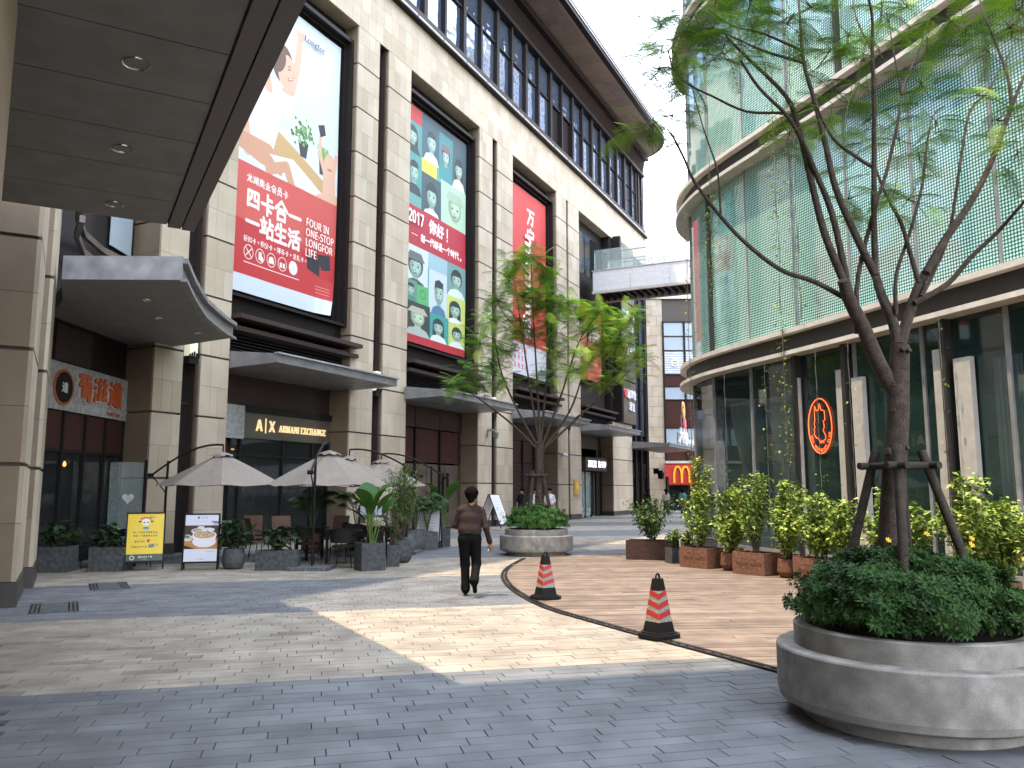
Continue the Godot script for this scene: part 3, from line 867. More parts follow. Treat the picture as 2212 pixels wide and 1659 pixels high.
func round_building():
	round_path()
	var r = thing("glass_building", "round cornered building of dotted green glass with pale bands and dark ground floor glazing", "building")
	var frits := []
	for k in 3:
		var dot := Image.create(128, 128, true, Image.FORMAT_RGB8)
		var ink: Color = [lin(0.42, 0.66, 0.58), lin(0.36, 0.62, 0.57), lin(0.46, 0.68, 0.58)][k]
		dot.fill([lin(0.030, 0.110, 0.105), lin(0.026, 0.095, 0.105), lin(0.040, 0.130, 0.110)][k])
		for y in 128: for x in 128:
			if Vector2(x - 63.5, y - 63.5).length() < 47.0: dot.set_pixel(x, y, ink)
		dot.generate_mipmaps()
		var frit := mat(Color.WHITE, 0.06)
		frit.albedo_texture = ImageTexture.create_from_image(dot); frit.metallic_specular = 0.75
		frit.clearcoat_enabled = true; frit.clearcoat = 1.0; frit.clearcoat_roughness = 0.02
		frits.append(frit)
	var closed := PackedVector2Array()
	for p in rb: closed.append(Vector2(p.x, -p.y))
	closed.append(Vector2(34, 3)); closed.append(Vector2(34, -29.5))
	var cores := Geometry2D.offset_polygon(closed, -3.6)
	# storeys of dotted glass
	var n_up := 4
	for f in n_up:
		var y0 := 5.52 + 5.45 * f; var y1 := y0 + 4.78
		var i := 2
		while i + 4 < rb.size():
			var g := MB.new()
			var run := 0.0
			for k in 4:
				var a := R(i + k, y0); var b := R(i + k + 1, y0)
				var l := a.distance_to(b)
				var up := Vector3(0, y1 - y0, 0)
				g.quad(b, a, a + up, b + up, Rect2((run + l) / 0.066, 0, -l / 0.066, 4.78 / 0.066))
				run += l
			part(r, "frit_pane", g, frits[rng.randi() % 3])
			var mu := MB.new()
			var wide := i == 22 + 4 * (f % 2) * 3
			mu.bar(R(i, y0, 0.02), R(i, y1, 0.02), 0.16 if wide else 0.04, 0.12 if wide else 0.05, R(i + 1, 0) - R(i, 0))
			part(r, "mullion", mu, M.band if wide else M.grey_metal)
			i += 4
	for f in n_up + 1:   # bands: two pale strips with a dark recess between
		var y := 4.85 + 5.45 * f
		var s := MB.new(); ring(s, y, y + 0.10, 0.0, 0.42); part(r, "pale_strip", s, M.strip)
		s = MB.new(); ring(s, y + 0.105, y + 0.52, -0.1, 0.20); part(r, "dark_band", s, M.band)
		s = MB.new(); ring(s, y + 0.525, y + 0.64, 0.0, 0.40); part(r, "pale_strip", s, M.strip)
		s = MB.new(); s.prism(closed, y + 0.05, y + 0.62); part(r, "floor_slab", s, M.room)
	# ground floor: dark glass, posts, cream panels, curtains, a dim room
	bxp(r, "room_floor", M.room, 9.6, 34.0, 0.0, 0.06, -29.0, 2.0)
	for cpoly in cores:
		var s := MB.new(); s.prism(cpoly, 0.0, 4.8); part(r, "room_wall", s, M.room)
	var skirt := MB.new(); ring(skirt, 0.0, 0.16, -0.1, 0.06); part(r, "kerb", skirt, M.grey_metal)
	var i := 2
	while i + 4 < rb.size():
		var g := MB.new()
		g.hexa([R(i + 4, 0.16, 0.01), R(i, 0.16, 0.01), R(i, 0.16, -0.005), R(i + 4, 0.16, -0.005), R(i + 4, 4.84, 0.01), R(i, 4.84, 0.01), R(i, 4.84, -0.005), R(i + 4, 4.84, -0.005)])
		part(r, "glass_pane", g, M.green_glass)
		var mu := MB.new()
		mu.bar(R(i, 0.16, 0.04), R(i, 4.84, 0.04), 0.05, 0.08, R(i + 1, 0) - R(i, 0)); part(r, "mullion", mu, M.grey_metal)
		i += 4
	for px in [[1829, 1844], [2047, 2066], [1484, 1490]]:
		var a := rb_at(px[0])
		var po := MB.new(); po.bar(R(a, 0.0, 0.10), R(a, 4.3, 0.10), 0.07, 0.2, R(a + 1, 0) - R(a, 0)); part(r, "post", po, M.cream_panel)
		var bl := MB.new(); bl.bar(R(rb_at(px[1]), 0.0, 0.03), R(rb_at(px[1]), 4.84, 0.03), 0.34, 0.12, R(a + 1, 0) - R(a, 0)); part(r, "post", bl, M.band)
	for px in [[1858, 1882], [2085, 2122]]:
		var a := rb_at(px[0]); var b := rb_at(px[1])
		var po := MB.new()
		po.hexa([R(b, 0.0, 0.16), R(a, 0.0, 0.16), R(a, 0.0, 0.05), R(b, 0.0, 0.05), R(b, 4.05, 0.16), R(a, 4.05, 0.16), R(a, 4.05, 0.05), R(b, 4.05, 0.05)])
		part(r, "cream_panel", po, M.cream_panel)
	for cu in [[1566, 1618, 2.1], [1640, 1712, 2.2], [1795, 1830, 2.1], [1900, 1926, 0.0], [2010, 2040, 2.6], [2140, 2200, 0.0]]:
		curtain(r, rb_at(cu[0]), rb_at(cu[1]), cu[2])
	var ro := MB.new(); ro.prism(closed, 26.7, 27.2); part(r, "roof", ro, M.band)
	# a lit shelf deep in the room
	bxp(r, "shelf_light", glow(lin(1.0, 0.75, 0.35), 0.8), 8.6, 9.4, 2.25, 2.28, -20.6, -20.55)

func curtain(r, a: float, b: float, tie: float):
	var mb := MB.new()
	var n := 60
	var ys := [0.2, 0.9, 1.5, 1.8, 2.0, 2.15, 2.3, 2.5, 2.8, 3.2, 3.6, 4.0]
	var row := []
	for y in ys:
		var line := []
		var pinch := 1.0
		if tie > 0.0: pinch = clampf((y - tie) / 1.7, 0.10, 1.0) if y > tie else clampf((tie - y) / 5.0, 0.08, 0.3)
		for k in n + 1:
			var s := float(k) / n
			var q := lerpf(0.5 if tie > 0.0 else 0.5, s, pinch)
			line.append(R(lerpf(a, b, q), y, -0.22 + 0.045 * sin(s * 70.0 + y * 0.6) + 0.02 * sin(s * 31.0)))
		row.append(line)
	for j in ys.size() - 1:
		for k in n: mb.quad(row[j][k + 1], row[j][k], row[j + 1][k], row[j + 1][k + 1])
	part(r, "curtain", mb, M.curtain)

# ---------------------------------------------------------------- the footbridge, the building beyond, towers
func bridge():
	var o = thing("footbridge", "white panelled footbridge with glass balustrade joining the mall and the round building", "bridge", F(54.3, 0, 0), deg_to_rad(64.0))
	var L := 17.0; var W := 2.6   # local x along the street, z outward
	bxp(o, "deck_slab", M.grey_metal, 0.12, W - 0.12, 14.0, 14.9, 0.02, L)
	for side in 2:
		var x := 0.0 if side == 0 else W - 0.1
		for k in 7: bxp(o, "side_panel", M.white, x, x + 0.1, 13.75, 14.98, 0.1 + k * 2.4, 0.1 + k * 2.4 + 2.385)
		bxp(o, "coping", M.strip, x - 0.04, x + 0.14, 14.99, 15.06, 0.05, L)
		bxp(o, "lower_edge", M.strip, x - 0.05, x + 0.15, 13.58, 13.74, 0.05, L)
		for k in 9:
			bxp(o, "glass_panel", M.clear_glass, x + 0.04, x + 0.055, 15.1, 16.35, 0.2 + k * 1.8, 0.2 + k * 1.8 + 1.76)
			var po := MB.new(); po.tube([Vector3(x + 0.1, 15.05, 0.2 + k * 1.8), Vector3(x + 0.1, 16.2, 0.2 + k * 1.8)], [0.025], 8); part(o, "post", po, M.chrome)
		for y in [16.15, 15.6]:
			var ra := MB.new(); ra.tube([Vector3(x + 0.12, y, 0.1), Vector3(x + 0.12, y, L)], [0.03 if y > 16 else 0.018], 8); part(o, "handrail", ra, M.metal)
	for k in 38: bxp(o, "underside_slat", M.metal, 0.12, W - 0.12, 13.65, 13.98, 0.2 + k * 0.44, 0.2 + k * 0.44 + 0.16)
	# doorway glass behind the landing
	bxp(o, "landing_wall", M.metal, -1.2, 3.4, 13.6, 17.8, -0.9, -0.6)
	for k in 3: bxp(o, "landing_pane", M.dark_glass, -0.9 + k * 1.3, 0.3 + k * 1.3, 15.0, 17.6, -0.58, -0.57)

func far_building():
	var z := 66.0
	var o = thing("far_building", "pale stone building with dark framed windows beyond the end of the mall", "building", V(0, 0, z), 0)
	var wall = bxp(o, "wall", M.mortar, 8.0, 34.0, 0.0, 17.4, -14.0, -0.06)
	var list := []
	var y := 0.0
	var n := 0
	while y < 17.3:
		var x := 8.0 - (0.5 if n % 2 else 0.0)
		while x < 12.4:
			var e := minf(x + 1.0, 12.45)
			list.append({"p": wall, "c": Vector3((x + e) / 2, y + 0.42, -0.03), "s": Vector3(e - x - 0.02, 0.82, 0.06), "m": rng.randi_range(0, 4)})
			x = e
		y += 0.84; n += 1
	lay(o, "stone_tile", list, M.stone, M.stone_all, M.stone_tones)
	bxp(o, "parapet", M.strip, 7.9, 34.0, 17.4, 18.0, -14.0, 0.15)
	# bays of glass, spandrels and blinds
	bxp(o, "window_backing", M.redbrown, 12.45, 24.0, 3.9, 15.4, -0.3, -0.04)
	var rows := [[4.0, 5.6, 0], [6.0, 7.3, 1], [7.4, 10.0, 2], [10.1, 11.2, 1], [11.3, 12.4, 2], [12.5, 15.0, 3], [15.05, 15.4, 1]]
	rows = [[4.1, 5.1, 2], [5.2, 6.6, 1], [6.7, 8.9, 2], [9.0, 10.0, 1], [10.05, 11.0, 2], [11.1, 13.0, 3], [13.05, 14.2, 1], [14.25, 15.4, 1]]
	for r in rows:
		for k in 6:
			var m = M.pale_glass if r[2] == 1 else M.redbrown if r[2] == 2 else M.mirror_glass
			if r[2] == 3: m = M.pale_glass
			bxp(o, "window_pane", m, 12.55 + k * 1.75, 14.2 + k * 1.75, r[0], r[1], -0.04, 0.0)
			if r[2] == 3:
				for s in 9: bxp(o, "blind_slat", M.white, 12.6 + k * 1.75, 14.15 + k * 1.75, r[0] + 0.1 + s * 0.2, r[0] + 0.2 + s * 0.2, 0.0, 0.02)
	for k in 7: bxp(o, "mullion", M.metal, 12.42 + k * 1.75, 12.56 + k * 1.75, 3.9, 15.5, -0.04, 0.1)
	for r in rows: bxp(o, "transom", M.metal, 12.45, 23.0, r[1], r[1] + 0.08, 0.0, 0.06)
	bxp(o, "shop_front", M.room, 12.45, 24.0, 0.0, 2.0, -0.3, -0.02)
	for k in 6: bxp(o, "shop_window", M.dark_glass, 12.6 + k * 1.75, 14.2 + k * 1.75, 0.1, 1.95, -0.01, 0.0)
	bxp(o, "sign_ledge", M.strip, 12.4, 24.0, 3.75, 3.95, -0.1, 0.5)
	var c = at(1441, 555, 70.0)
	leafy_tree("roof_tree", "pale green tree growing on the roof terrace beyond the footbridge", V(c.x, 17.4, 71.0), 5.5, 2.6, 900, [0.20, 0.30, 0.10])

func towers():
	# a plain block behind the round building, mirrored in the shop windows
	var b = thing("office_block", "plain grey office block hidden behind the round glass building", "building", V(27.0, 0, 42.0), 0)
	bxp(b, "wall", M.granite[1], -13.0, 13.0, 0.0, 19.0, -6.0, 6.0)
	for f in 5: bxp(b, "window_band", M.mirror_glass, -13.05, 12.0, 1.2 + f * 3.6, 3.2 + f * 3.6, -5.5, 6.05)
	# apartment towers across the road that the mall's top windows mirror
	for k in 3:
		var o = thing("apartment_tower", ["tall ribbed apartment tower mirrored in the mall's top windows", "second tall apartment tower mirrored beside the ribbed one", "third tall apartment tower mirrored at the far end of the windows"][k], "building", V([112.0, 108.0, 104.0][k], 0, [100.0, 134.0, 168.0][k]), deg_to_rad(-64.0))
		var h: float = [92.0, 104.0, 112.0][k]
		bxp(o, "wall", M.stone[k], -14, 14, 0, h, -12, 12)
		for s in 7: bxp(o, "rib", M.white, -13.5 + s * 4.2, -12.3 + s * 4.2, 0, h + 1, 12.0, 13.0)
		for f in int(h / 6.0):
			bxp(o, "window_band", M.mirror_glass, -12.0, 12.5, f * 6.0 + 1.5, f * 6.0 + 4.2, 12.0, 12.3)

# ---------------------------------------------------------------- prints: drawing into images, lettering
var GL := {
	"四": [[15,20,15,85],[15,20,85,20,85,85],[15,80,85,80],[38,20,38,45,25,58],[60,20,60,55,72,55]],
	"卡": [[50,5,50,50],[50,25,80,25],[10,50,90,50],[50,50,50,95],[50,65,75,78]],
	"合": [[50,5,8,45],[50,5,92,45],[30,42,70,42],[25,58,25,92],[25,58,75,58,75,92],[25,90,75,90]],
	"一": [[8,50,92,50]],
	"站": [[25,8,30,20],[8,25,45,25],[17,38,22,70],[38,38,32,70],[5,75,48,70],[70,8,70,48],[70,28,92,28],[55,50,55,92],[55,50,90,50,90,92],[55,88,90,88]],
	"生": [[30,10,12,40],[22,28,85,28],[50,5,50,90],[22,58,80,58],[8,90,92,90]],
	"活": [[12,12,24,22],[8,36,20,45],[10,90,25,60],[80,8,40,18],[32,38,95,38],[63,14,63,58],[42,58,42,92],[42,58,84,58,84,92],[42,88,84,88]],
	"龙": [[10,32,90,32],[42,5,40,50,12,92],[55,32,55,85,92,85,92,72],[80,50,35,78],[68,8,78,20]],
	"湖": [[10,12,20,22],[6,38,16,46],[8,90,20,60],[28,28,60,28],[44,10,44,50],[30,50,30,80],[30,50,57,50,57,80],[30,78,57,78],[68,12,68,70,62,92],[68,12,92,12,92,90,86,90],[68,38,92,38],[68,62,92,62]],
	"商": [[50,3,50,14],[12,16,88,16],[35,20,40,32],[65,20,60,32],[15,36,15,95],[15,36,85,36,85,92,78,92],[40,42,30,56],[60,42,70,56],[35,62,35,82],[35,62,65,62,65,82],[35,80,65,80]],
	"业": [[38,10,38,85],[62,10,62,85],[15,35,25,65],[85,35,75,65],[6,88,94,88]],
	"会": [[50,5,8,40],[50,5,92,40],[30,42,70,42],[15,60,85,60],[45,60,25,85,78,82],[65,70,85,92]],
	"员": [[28,8,28,32],[28,8,72,8,72,32],[28,32,72,32],[18,42,18,78],[18,42,82,42,82,78],[50,50,48,72,15,95],[58,78,88,95]],
	"万": [[8,15,92,15],[40,15,38,50,12,92],[38,45,80,45,74,90,60,86]],
	"宁": [[50,3,50,14],[10,35,12,18,88,18,90,35],[15,48,85,48],[50,48,50,90,38,86]],
	"你": [[30,5,8,45],[22,32,22,95],[55,5,40,38],[50,20,92,20,86,36],[66,22,66,92,56,88],[48,50,38,80],[80,48,94,78]],
	"好": [[28,5,12,60,42,92],[42,30,30,65,8,92],[5,32,46,32],[55,15,90,15,72,38],[72,38,72,92,60,88],[50,52,96,52]],
	"每": [[30,5,15,30],[25,18,90,18],[28,32,20,85,82,85],[28,32,80,32,74,95,62,92],[8,58,94,58],[48,40,54,50],[46,66,52,76]],
	"代": [[30,5,8,45],[22,32,22,95],[38,38,95,30],[58,5,66,55,92,92,95,75],[76,8,86,20]],
	"都": [[10,22,52,22],[30,6,30,40],[4,42,58,42],[52,12,8,70],[20,56,20,92],[20,56,46,56,46,92],[20,74,46,74],[20,90,46,90],[66,10,66,96],[66,10,90,10,78,42,92,62,80,75]],
	"是": [[28,6,28,42],[28,6,72,6,72,42],[28,24,72,24],[28,42,72,42],[8,54,92,54],[50,54,50,88],[50,70,80,70],[28,64,12,94],[22,82,45,93,94,93]],
	"个": [[50,5,8,50],[50,5,92,50],[50,38,50,96]],
	"时": [[10,15,10,80],[10,15,38,15,38,80],[10,46,38,46],[10,78,38,78],[46,30,95,30],[78,8,78,92,66,88],[54,48,64,62]],
	"乡": [[55,5,25,32,60,32],[60,32,20,60,75,58],[75,45,62,72,15,95]],
	"村": [[5,30,48,30],[27,5,27,95],[27,35,6,70],[27,38,46,60],[52,30,96,30],[80,6,80,92,68,88],[58,48,68,62]],
	"基": [[12,16,88,16],[30,5,30,58],[70,5,70,58],[30,30,70,30],[30,44,70,44],[6,58,94,58],[32,60,10,78],[68,60,90,78],[32,76,68,76],[50,66,50,93],[10,93,90,93]],
	"百": [[8,12,92,12],[50,12,40,32],[22,34,22,95],[22,34,78,34,78,95],[22,62,78,62],[22,92,78,92]],
	"岁": [[50,3,50,28],[20,10,20,28,80,28,80,10],[45,36,20,65],[30,46,75,46,60,75,20,96],[42,62,56,72]],
	"佐": [[28,5,8,45],[20,32,20,95],[36,28,95,28],[60,6,40,80],[54,55,90,55],[70,55,70,90],[44,90,96,90]],
	"伊": [[28,5,8,45],[20,32,20,95],[42,18,88,18,88,66],[34,42,97,42],[42,66,88,66],[62,18,60,70,40,95]],
	"滋": [[10,12,20,22],[6,38,16,46],[8,92,20,60],[45,5,52,18],[80,5,72,18],[30,24,96,24],[48,32,36,52,52,52],[54,48,34,80,58,76],[80,32,68,52,86,52],[88,48,66,80,94,76]],
	"道": [[12,8,22,20],[5,38,22,38,20,76],[5,92,24,76,55,92,96,92],[50,5,56,16],[82,5,74,16],[32,22,96,22],[62,22,56,34],[42,36,42,80],[42,36,86,36,86,80],[42,50,86,50],[42,64,86,64],[42,79,86,79]],
	"葡": [[10,14,90,14],[34,4,34,24],[66,4,66,24],[32,26,14,48],[24,34,86,34,82,94,70,92],[30,48,76,48],[54,38,54,86],[36,56,36,86],[36,56,72,56,72,86],[36,70,72,70]],
	"折": [[5,25,42,25],[25,5,25,90,14,86],[5,65,42,50],[88,8,54,18],[54,18,54,55,42,94],[54,42,96,42],[78,42,78,95]],
	"扣": [[5,25,42,25],[25,5,25,90,14,86],[5,65,42,50],[54,20,54,88],[54,20,92,20,92,88],[54,82,92,82]],
	"积": [[40,6,10,16],[4,32,48,32],[26,12,26,95],[26,36,5,68],[27,40,46,60],[56,14,56,56],[56,14,90,14,90,56],[56,54,90,54],[64,64,50,94],[82,64,96,94]],
	"分": [[40,5,8,48],[60,5,94,48],[24,50,74,50,68,90,56,88],[46,50,40,75,16,95]],
	"停": [[26,5,8,45],[18,32,18,95],[62,3,62,12],[34,14,96,14],[46,24,46,42],[46,24,84,24,84,42],[46,42,84,42],[36,64,38,52,94,52,94,64],[46,66,86,66],[66,66,66,94,56,90]],
	"车": [[14,16,86,16],[46,5,22,50,84,50],[6,70,94,70],[54,32,54,96]],
	"兑": [[32,4,40,18],[68,4,60,18],[24,24,24,52],[24,24,76,24,76,52],[24,52,76,52],[40,52,36,76,10,95],[58,52,58,90,92,90,92,76]],
	"礼": [[20,5,28,16],[6,26,42,26,8,62],[25,48,25,95],[32,50,42,60],[58,8,58,88,94,88,94,72]],
	"世": [[5,40,95,40],[28,10,28,60],[50,5,50,62],[50,62,74,62],[74,10,74,62],[15,30,15,90,92,90]],
	"纪": [[30,8,10,35,35,35],[38,30,10,62,42,58],[8,88,42,80],[54,15,90,15,90,48],[56,48,90,48],[56,48,56,88,95,88,95,74]],
	"星": [[26,5,26,38],[26,5,74,5,74,38],[26,21,74,21],[26,38,74,38],[28,44,14,66],[22,54,82,54],[50,44,50,92],[22,72,78,72],[8,92,92,92]],
	"柚": [[4,30,44,30],[25,5,25,95],[25,36,5,68],[26,40,44,58],[52,32,52,94],[52,32,92,32,92,94],[72,6,72,94],[52,62,92,62],[52,92,92,92]],
	"大": [[8,36,92,36],[52,5,46,45,8,94],[50,42,92,94]],
	"+": [[30,50,70,50],[50,30,50,70]], "=": [[30,40,70,40],[30,60,70,60]], "!": [[50,5,50,65],[50,85,50,92]], "。": [[40,72,60,72,60,92,40,92,40,72]], "—": [[0,50,100,50]],
}

func poly(im: Image, pts: Array, col: Color):   # pts: x0, y0, x1, y1 ... in pixels
	var n := pts.size() / 2
	var lo := 1e9; var hi := -1e9
	for i in n:
		lo = minf(lo, pts[2 * i + 1]); hi = maxf(hi, pts[2 * i + 1])
	for y in range(maxi(0, int(lo)), mini(im.get_height() - 1, int(hi)) + 1):
		var xs := []
		for i in n:
			var j := (i + 1) % n
			var y0: float = pts[2 * i + 1]; var y1: float = pts[2 * j + 1]
			var yy := y + 0.5
			if (y0 <= yy) != (y1 <= yy): xs.append(lerpf(pts[2 * i], pts[2 * j], (yy - y0) / (y1 - y0)))
		xs.sort()
		for i in range(0, xs.size() - 1, 2):
			var a := maxi(0, roundi(xs[i])); var b := mini(im.get_width(), roundi(xs[i + 1]))
			if b > a: im.fill_rect(Rect2i(a, y, b - a, 1), col)

func oval(im: Image, x, y, rx, ry, col: Color, turn := 0.0):
	var p := []
	for k in 28:
		var q := TAU * k / 28.0
		var v := Vector2(cos(q) * rx, sin(q) * ry).rotated(turn)
		p.append(x + v.x); p.append(y + v.y)
	poly(im, p, col)

func limb(im: Image, pts: Array, w0: float, w1: float, col: Color):
	var n := pts.size() / 2
	for i in n - 1:
		var a := Vector2(pts[2 * i], pts[2 * i + 1]); var b := Vector2(pts[2 * i + 2], pts[2 * i + 3])
		var wa := lerpf(w0, w1, float(i) / (n - 1)) / 2; var wb := lerpf(w0, w1, float(i + 1) / (n - 1)) / 2
		var s := (b - a).normalized().orthogonal()
		poly(im, [a.x + s.x * wa, a.y + s.y * wa, b.x + s.x * wb, b.y + s.y * wb, b.x - s.x * wb, b.y - s.y * wb, a.x - s.x * wa, a.y - s.y * wa], col)
		if wa > 1.5: oval(im, a.x, a.y, wa, wa, col)
		if wb > 1.5: oval(im, b.x, b.y, wb, wb, col)

func glyphs(im: Image, s: String, x: float, y: float, size: float, w: float, col: Color, step := 1.05, down := false):
	for k in s.length():
		for st in GL.get(s[k], []):
			var p := []
			for i in range(0, st.size(), 2):
				p.append(x + st[i] * size / 100.0); p.append(y + st[i + 1] * size / 100.0)
			limb(im, p, w, w, col)
		if down: y += size * step
		else: x += size * step

func glyph_bars(mb: MB, s: String, x: float, y: float, size: float, w: float, z0: float, z1: float, step := 1.08):
	for k in s.length():
		var n := 0
		for st in GL.get(s[k], []):
			for i in range(0, st.size() - 2, 2):
				var e := 0.0004 * n
				mb.bar(Vector3(x + st[i] * size / 100.0, y + size - st[i + 1] * size / 100.0, (z0 + z1) / 2 + e), Vector3(x + st[i + 2] * size / 100.0, y + size - st[i + 3] * size / 100.0, (z0 + z1) / 2 + e), w, z1 - z0, Vector3(0, 0, 1))
				n += 1
		x += size * step

func text(parent, called, s: String, h: float, pos: Vector3, m, serif := false, bold := true, depth := 0.01, stretch := 1.0):
	var t := TextMesh.new()
	var f := SystemFont.new()
	f.font_names = PackedStringArray(["Droid Serif" if serif else "Droid Sans"]); f.font_weight = 700 if bold else 400
	t.font = f; t.text = s; t.font_size = 64; t.pixel_size = h / (0.71 * 64.0); t.depth = depth
	t.horizontal_alignment = HORIZONTAL_ALIGNMENT_LEFT; t.vertical_alignment = VERTICAL_ALIGNMENT_CENTER
	t.curve_step = 1.5
	var o = part(parent, called, t, m, pos)
	o.scale = Vector3(stretch, 1, 1)
	return o

func printed(im: Image, rough := 0.55) -> StandardMaterial3D:
	im.generate_mipmaps()
	var m := mat(Color(0.86, 0.86, 0.86), rough)
	m.albedo_texture = ImageTexture.create_from_image(im)
	return m

func C8(r, g, b) -> Color: return Color(r / 255.0, g / 255.0, b / 255.0)

func poster_family() -> Image:
	var W := 560.0; var H := 1040.0
	var im := Image.create(560, 1040, false, Image.FORMAT_RGB8)
	im.fill(C8(222, 234, 240))
	var sk := C8(236, 190, 160); var sk2 := C8(222, 165, 130); var wh := C8(240, 243, 246)
	poly(im, [0, 0.62*H, W, 0.62*H, W, 0.46*H, 0.5*W, 0.40*H, 0, 0.52*H], C8(232, 238, 242))
	poly(im, [0.30*W, 0.43*H, 0.40*W, 0.445*H, W*0.9, 0.54*H, W*0.9, 0.60*H, 0.36*W, 0.52*H, 0.30*W, 0.50*H], C8(214, 178, 118))
	for k in 5: limb(im, [0.32*W, (0.45+0.014*k)*H, 0.9*W, (0.545+0.012*k)*H], 2, 2, C8(198, 160, 102))
	# potted plants
	poly(im, [0.56*W, 0.43*H, 0.67*W, 0.43*H, 0.65*W, 0.485*H, 0.59*W, 0.485*H], C8(52, 50, 54))
	for k in 60: oval(im, 0.615*W + rng.randfn(0, 26), 0.40*H + rng.randfn(0, 20), rf(5, 10), rf(4, 8), [C8(96, 150, 70), C8(130, 180, 92), C8(70, 120, 52)][k % 3])
	poly(im, [0.79*W, 0.455*H, 0.88*W, 0.455*H, 0.87*W, 0.51*H, 0.80*W, 0.51*H], C8(48, 48, 52))
	for k in 40: limb(im, [(0.79 + 0.0022*k)*W, 0.46*H, (0.77 + 0.0032*k)*W + rf(-6, 6), (0.405 + 0.01*rng.randf())*H], 3, 2, [C8(96, 160, 60), C8(126, 186, 80)][k % 2])
	# mother, seated, one arm up
	limb(im, [0.47*W, 0.28*H, 0.53*W, 0.18*H, 0.55*W, 0.085*H], 46, 30, sk)
	for k in 5: limb(im, [0.55*W, 0.085*H, (0.505 + 0.026*k)*W, (0.045 + 0.006*absf(k - 2))*H], 13, 9, sk)
	oval(im, 0.385*W, 0.205*H, 0.105*W, 0.068*H, C8(112, 78, 60))
	poly(im, [0.37*W, 0.30*H, 0.46*W, 0.25*H, 0.51*W, 0.33*H, 0.36*W, 0.36*H], sk)
	oval(im, 0.425*W, 0.225*H, 0.080*W, 0.060*H, sk, 0.2)
	oval(im, 0.36*W, 0.20*H, 0.05*W, 0.045*H, C8(112, 78, 60), 0.4)
	limb(im, [0.45*W, 0.246*H, 0.482*W, 0.240*H], 12, 9, C8(176, 70, 66)); limb(im, [0.452*W, 0.245*H, 0.48*W, 0.2395*H], 6, 5, C8(250, 250, 250))
	limb(im, [0.44*W, 0.213*H, 0.465*W, 0.211*H], 4, 3, C8(90, 60, 50)); limb(im, [0.437*W, 0.203*H, 0.468*W, 0.2*H], 3, 3, C8(120, 84, 66)); limb(im, [0.49*W, 0.215*H, 0.505*W, 0.229*H, 0.49*W, 0.231*H], 4, 4, sk2)
	poly(im, [0.40*W, 0.30*H, 0.50*W, 0.30*H, 0.49*W, 0.37*H, 0.42*W, 0.40*H], wh)
	poly(im, [0.0, 0.30*H, 0.20*W, 0.27*H, 0.32*W, 0.27*H, 0.42*W, 0.31*H, 0.36*W, 0.46*H, 0.32*W, 0.53*H, 0.0, 0.54*H], wh)
	poly(im, [0.18*W, 0.262*H, 0.28*W, 0.275*H, 0.30*W, 0.33*H, 0.24*W, 0.33*H], sk)
	limb(im, [0.10*W, 0.30*H, 0.03*W, 0.42*H, 0.10*W, 0.55*H], 60, 44, sk)
	poly(im, [0.02*W, 0.50*H, 0.30*W, 0.50*H, 0.44*W, 0.545*H, 0.42*W, 0.585*H, 0.20*W, 0.575*H, 0.02*W, 0.555*H], sk2)
	poly(im, [0.30*W, 0.53*H, 0.52*W, 0.51*H, 0.80*W, 0.57*H, 0.98*W, 0.60*H, 0.50*W, 0.60*H], wh)
	limb(im, [0.30*W, 0.58*H, 0.46*W, 0.545*H, 0.52*W, 0.60*H], 40, 34, sk2)
	# baby with a card
	limb(im, [0.88*W, 0.52*H, 0.80*W, 0.44*H, 0.80*W, 0.375*H], 26, 18, sk); limb(im, [0.94*W, 0.52*H, 0.98*W, 0.42*H], 26, 18, sk)
	poly(im, [0.77*W, 0.34*H, 0.84*W, 0.325*H, 0.86*W, 0.36*H, 0.80*W, 0.378*H], C8(34, 32, 40))
	poly(im, [0.84*W, 0.49*H, 0.97*W, 0.49*H, 0.98*W, 0.585*H, 0.84*W, 0.585*H], sk)
	oval(im, 0.91*W, 0.465*H, 0.065*W, 0.045*H, sk); limb(im, [0.89*W, 0.478*H, 0.93*W, 0.478*H], 5, 5, C8(170, 70, 70))
	poly(im, [0.80*W, 0.58*H, W, 0.56*H, W, 0.61*H, 0.74*W, 0.605*H], sk)
	# red field with lettering
	poly(im, [0, 0.595*H, W, 0.595*H, W, 0.945*H, 0, 0.945*H], C8(214, 74, 66))
	poly(im, [0, 0.595*H, W, 0.595*H, W, 0.775*H, 0, 0.775*H], C8(222, 92, 82))
	poly(im, [0, 0.775*H, 0.70*W, 0.80*H, W, 0.78*H, W, 0.945*H, 0, 0.945*H], C8(205, 50, 52))
	var t := C8(250, 244, 236)
	glyphs(im, "龙湖商业会员卡", 0.10*W, 0.625*H, 30, 4, t)
	glyphs(im, "四卡合一", 0.10*W, 0.665*H, 74, 12, t, 1.0)
	glyphs(im, "一站生活", 0.10*W, 0.740*H, 74, 12, t, 1.0)
	glyphs(im, "折扣卡+积分卡+停车卡+兑礼卡=会员卡", 0.09*W, 0.822*H, 22, 3, t, 0.98)
	for k in 5:
		oval(im, (0.14 + 0.105*k)*W, 0.872*H, 24, 24, t); oval(im, (0.14 + 0.105*k)*W, 0.872*H, 21, 21, C8(198, 50, 50) if k < 4 else t)
	limb(im, [0.115*W, 0.885*H, 0.165*W, 0.86*H], 4, 4, t); limb(im, [0.115*W, 0.86*H, 0.165*W, 0.885*H], 4, 4, t)
	poly(im, [0.23*W, 0.86*H, 0.26*W, 0.86*H, 0.26*W, 0.885*H, 0.23*W, 0.885*H], t); oval(im, 0.26*W, 0.88*H, 9, 9, t)
	poly(im, [0.325*W, 0.872*H, 0.335*W, 0.862*H, 0.365*W, 0.862*H, 0.375*W, 0.872*H, 0.375*W, 0.884*H, 0.325*W, 0.884*H], t)
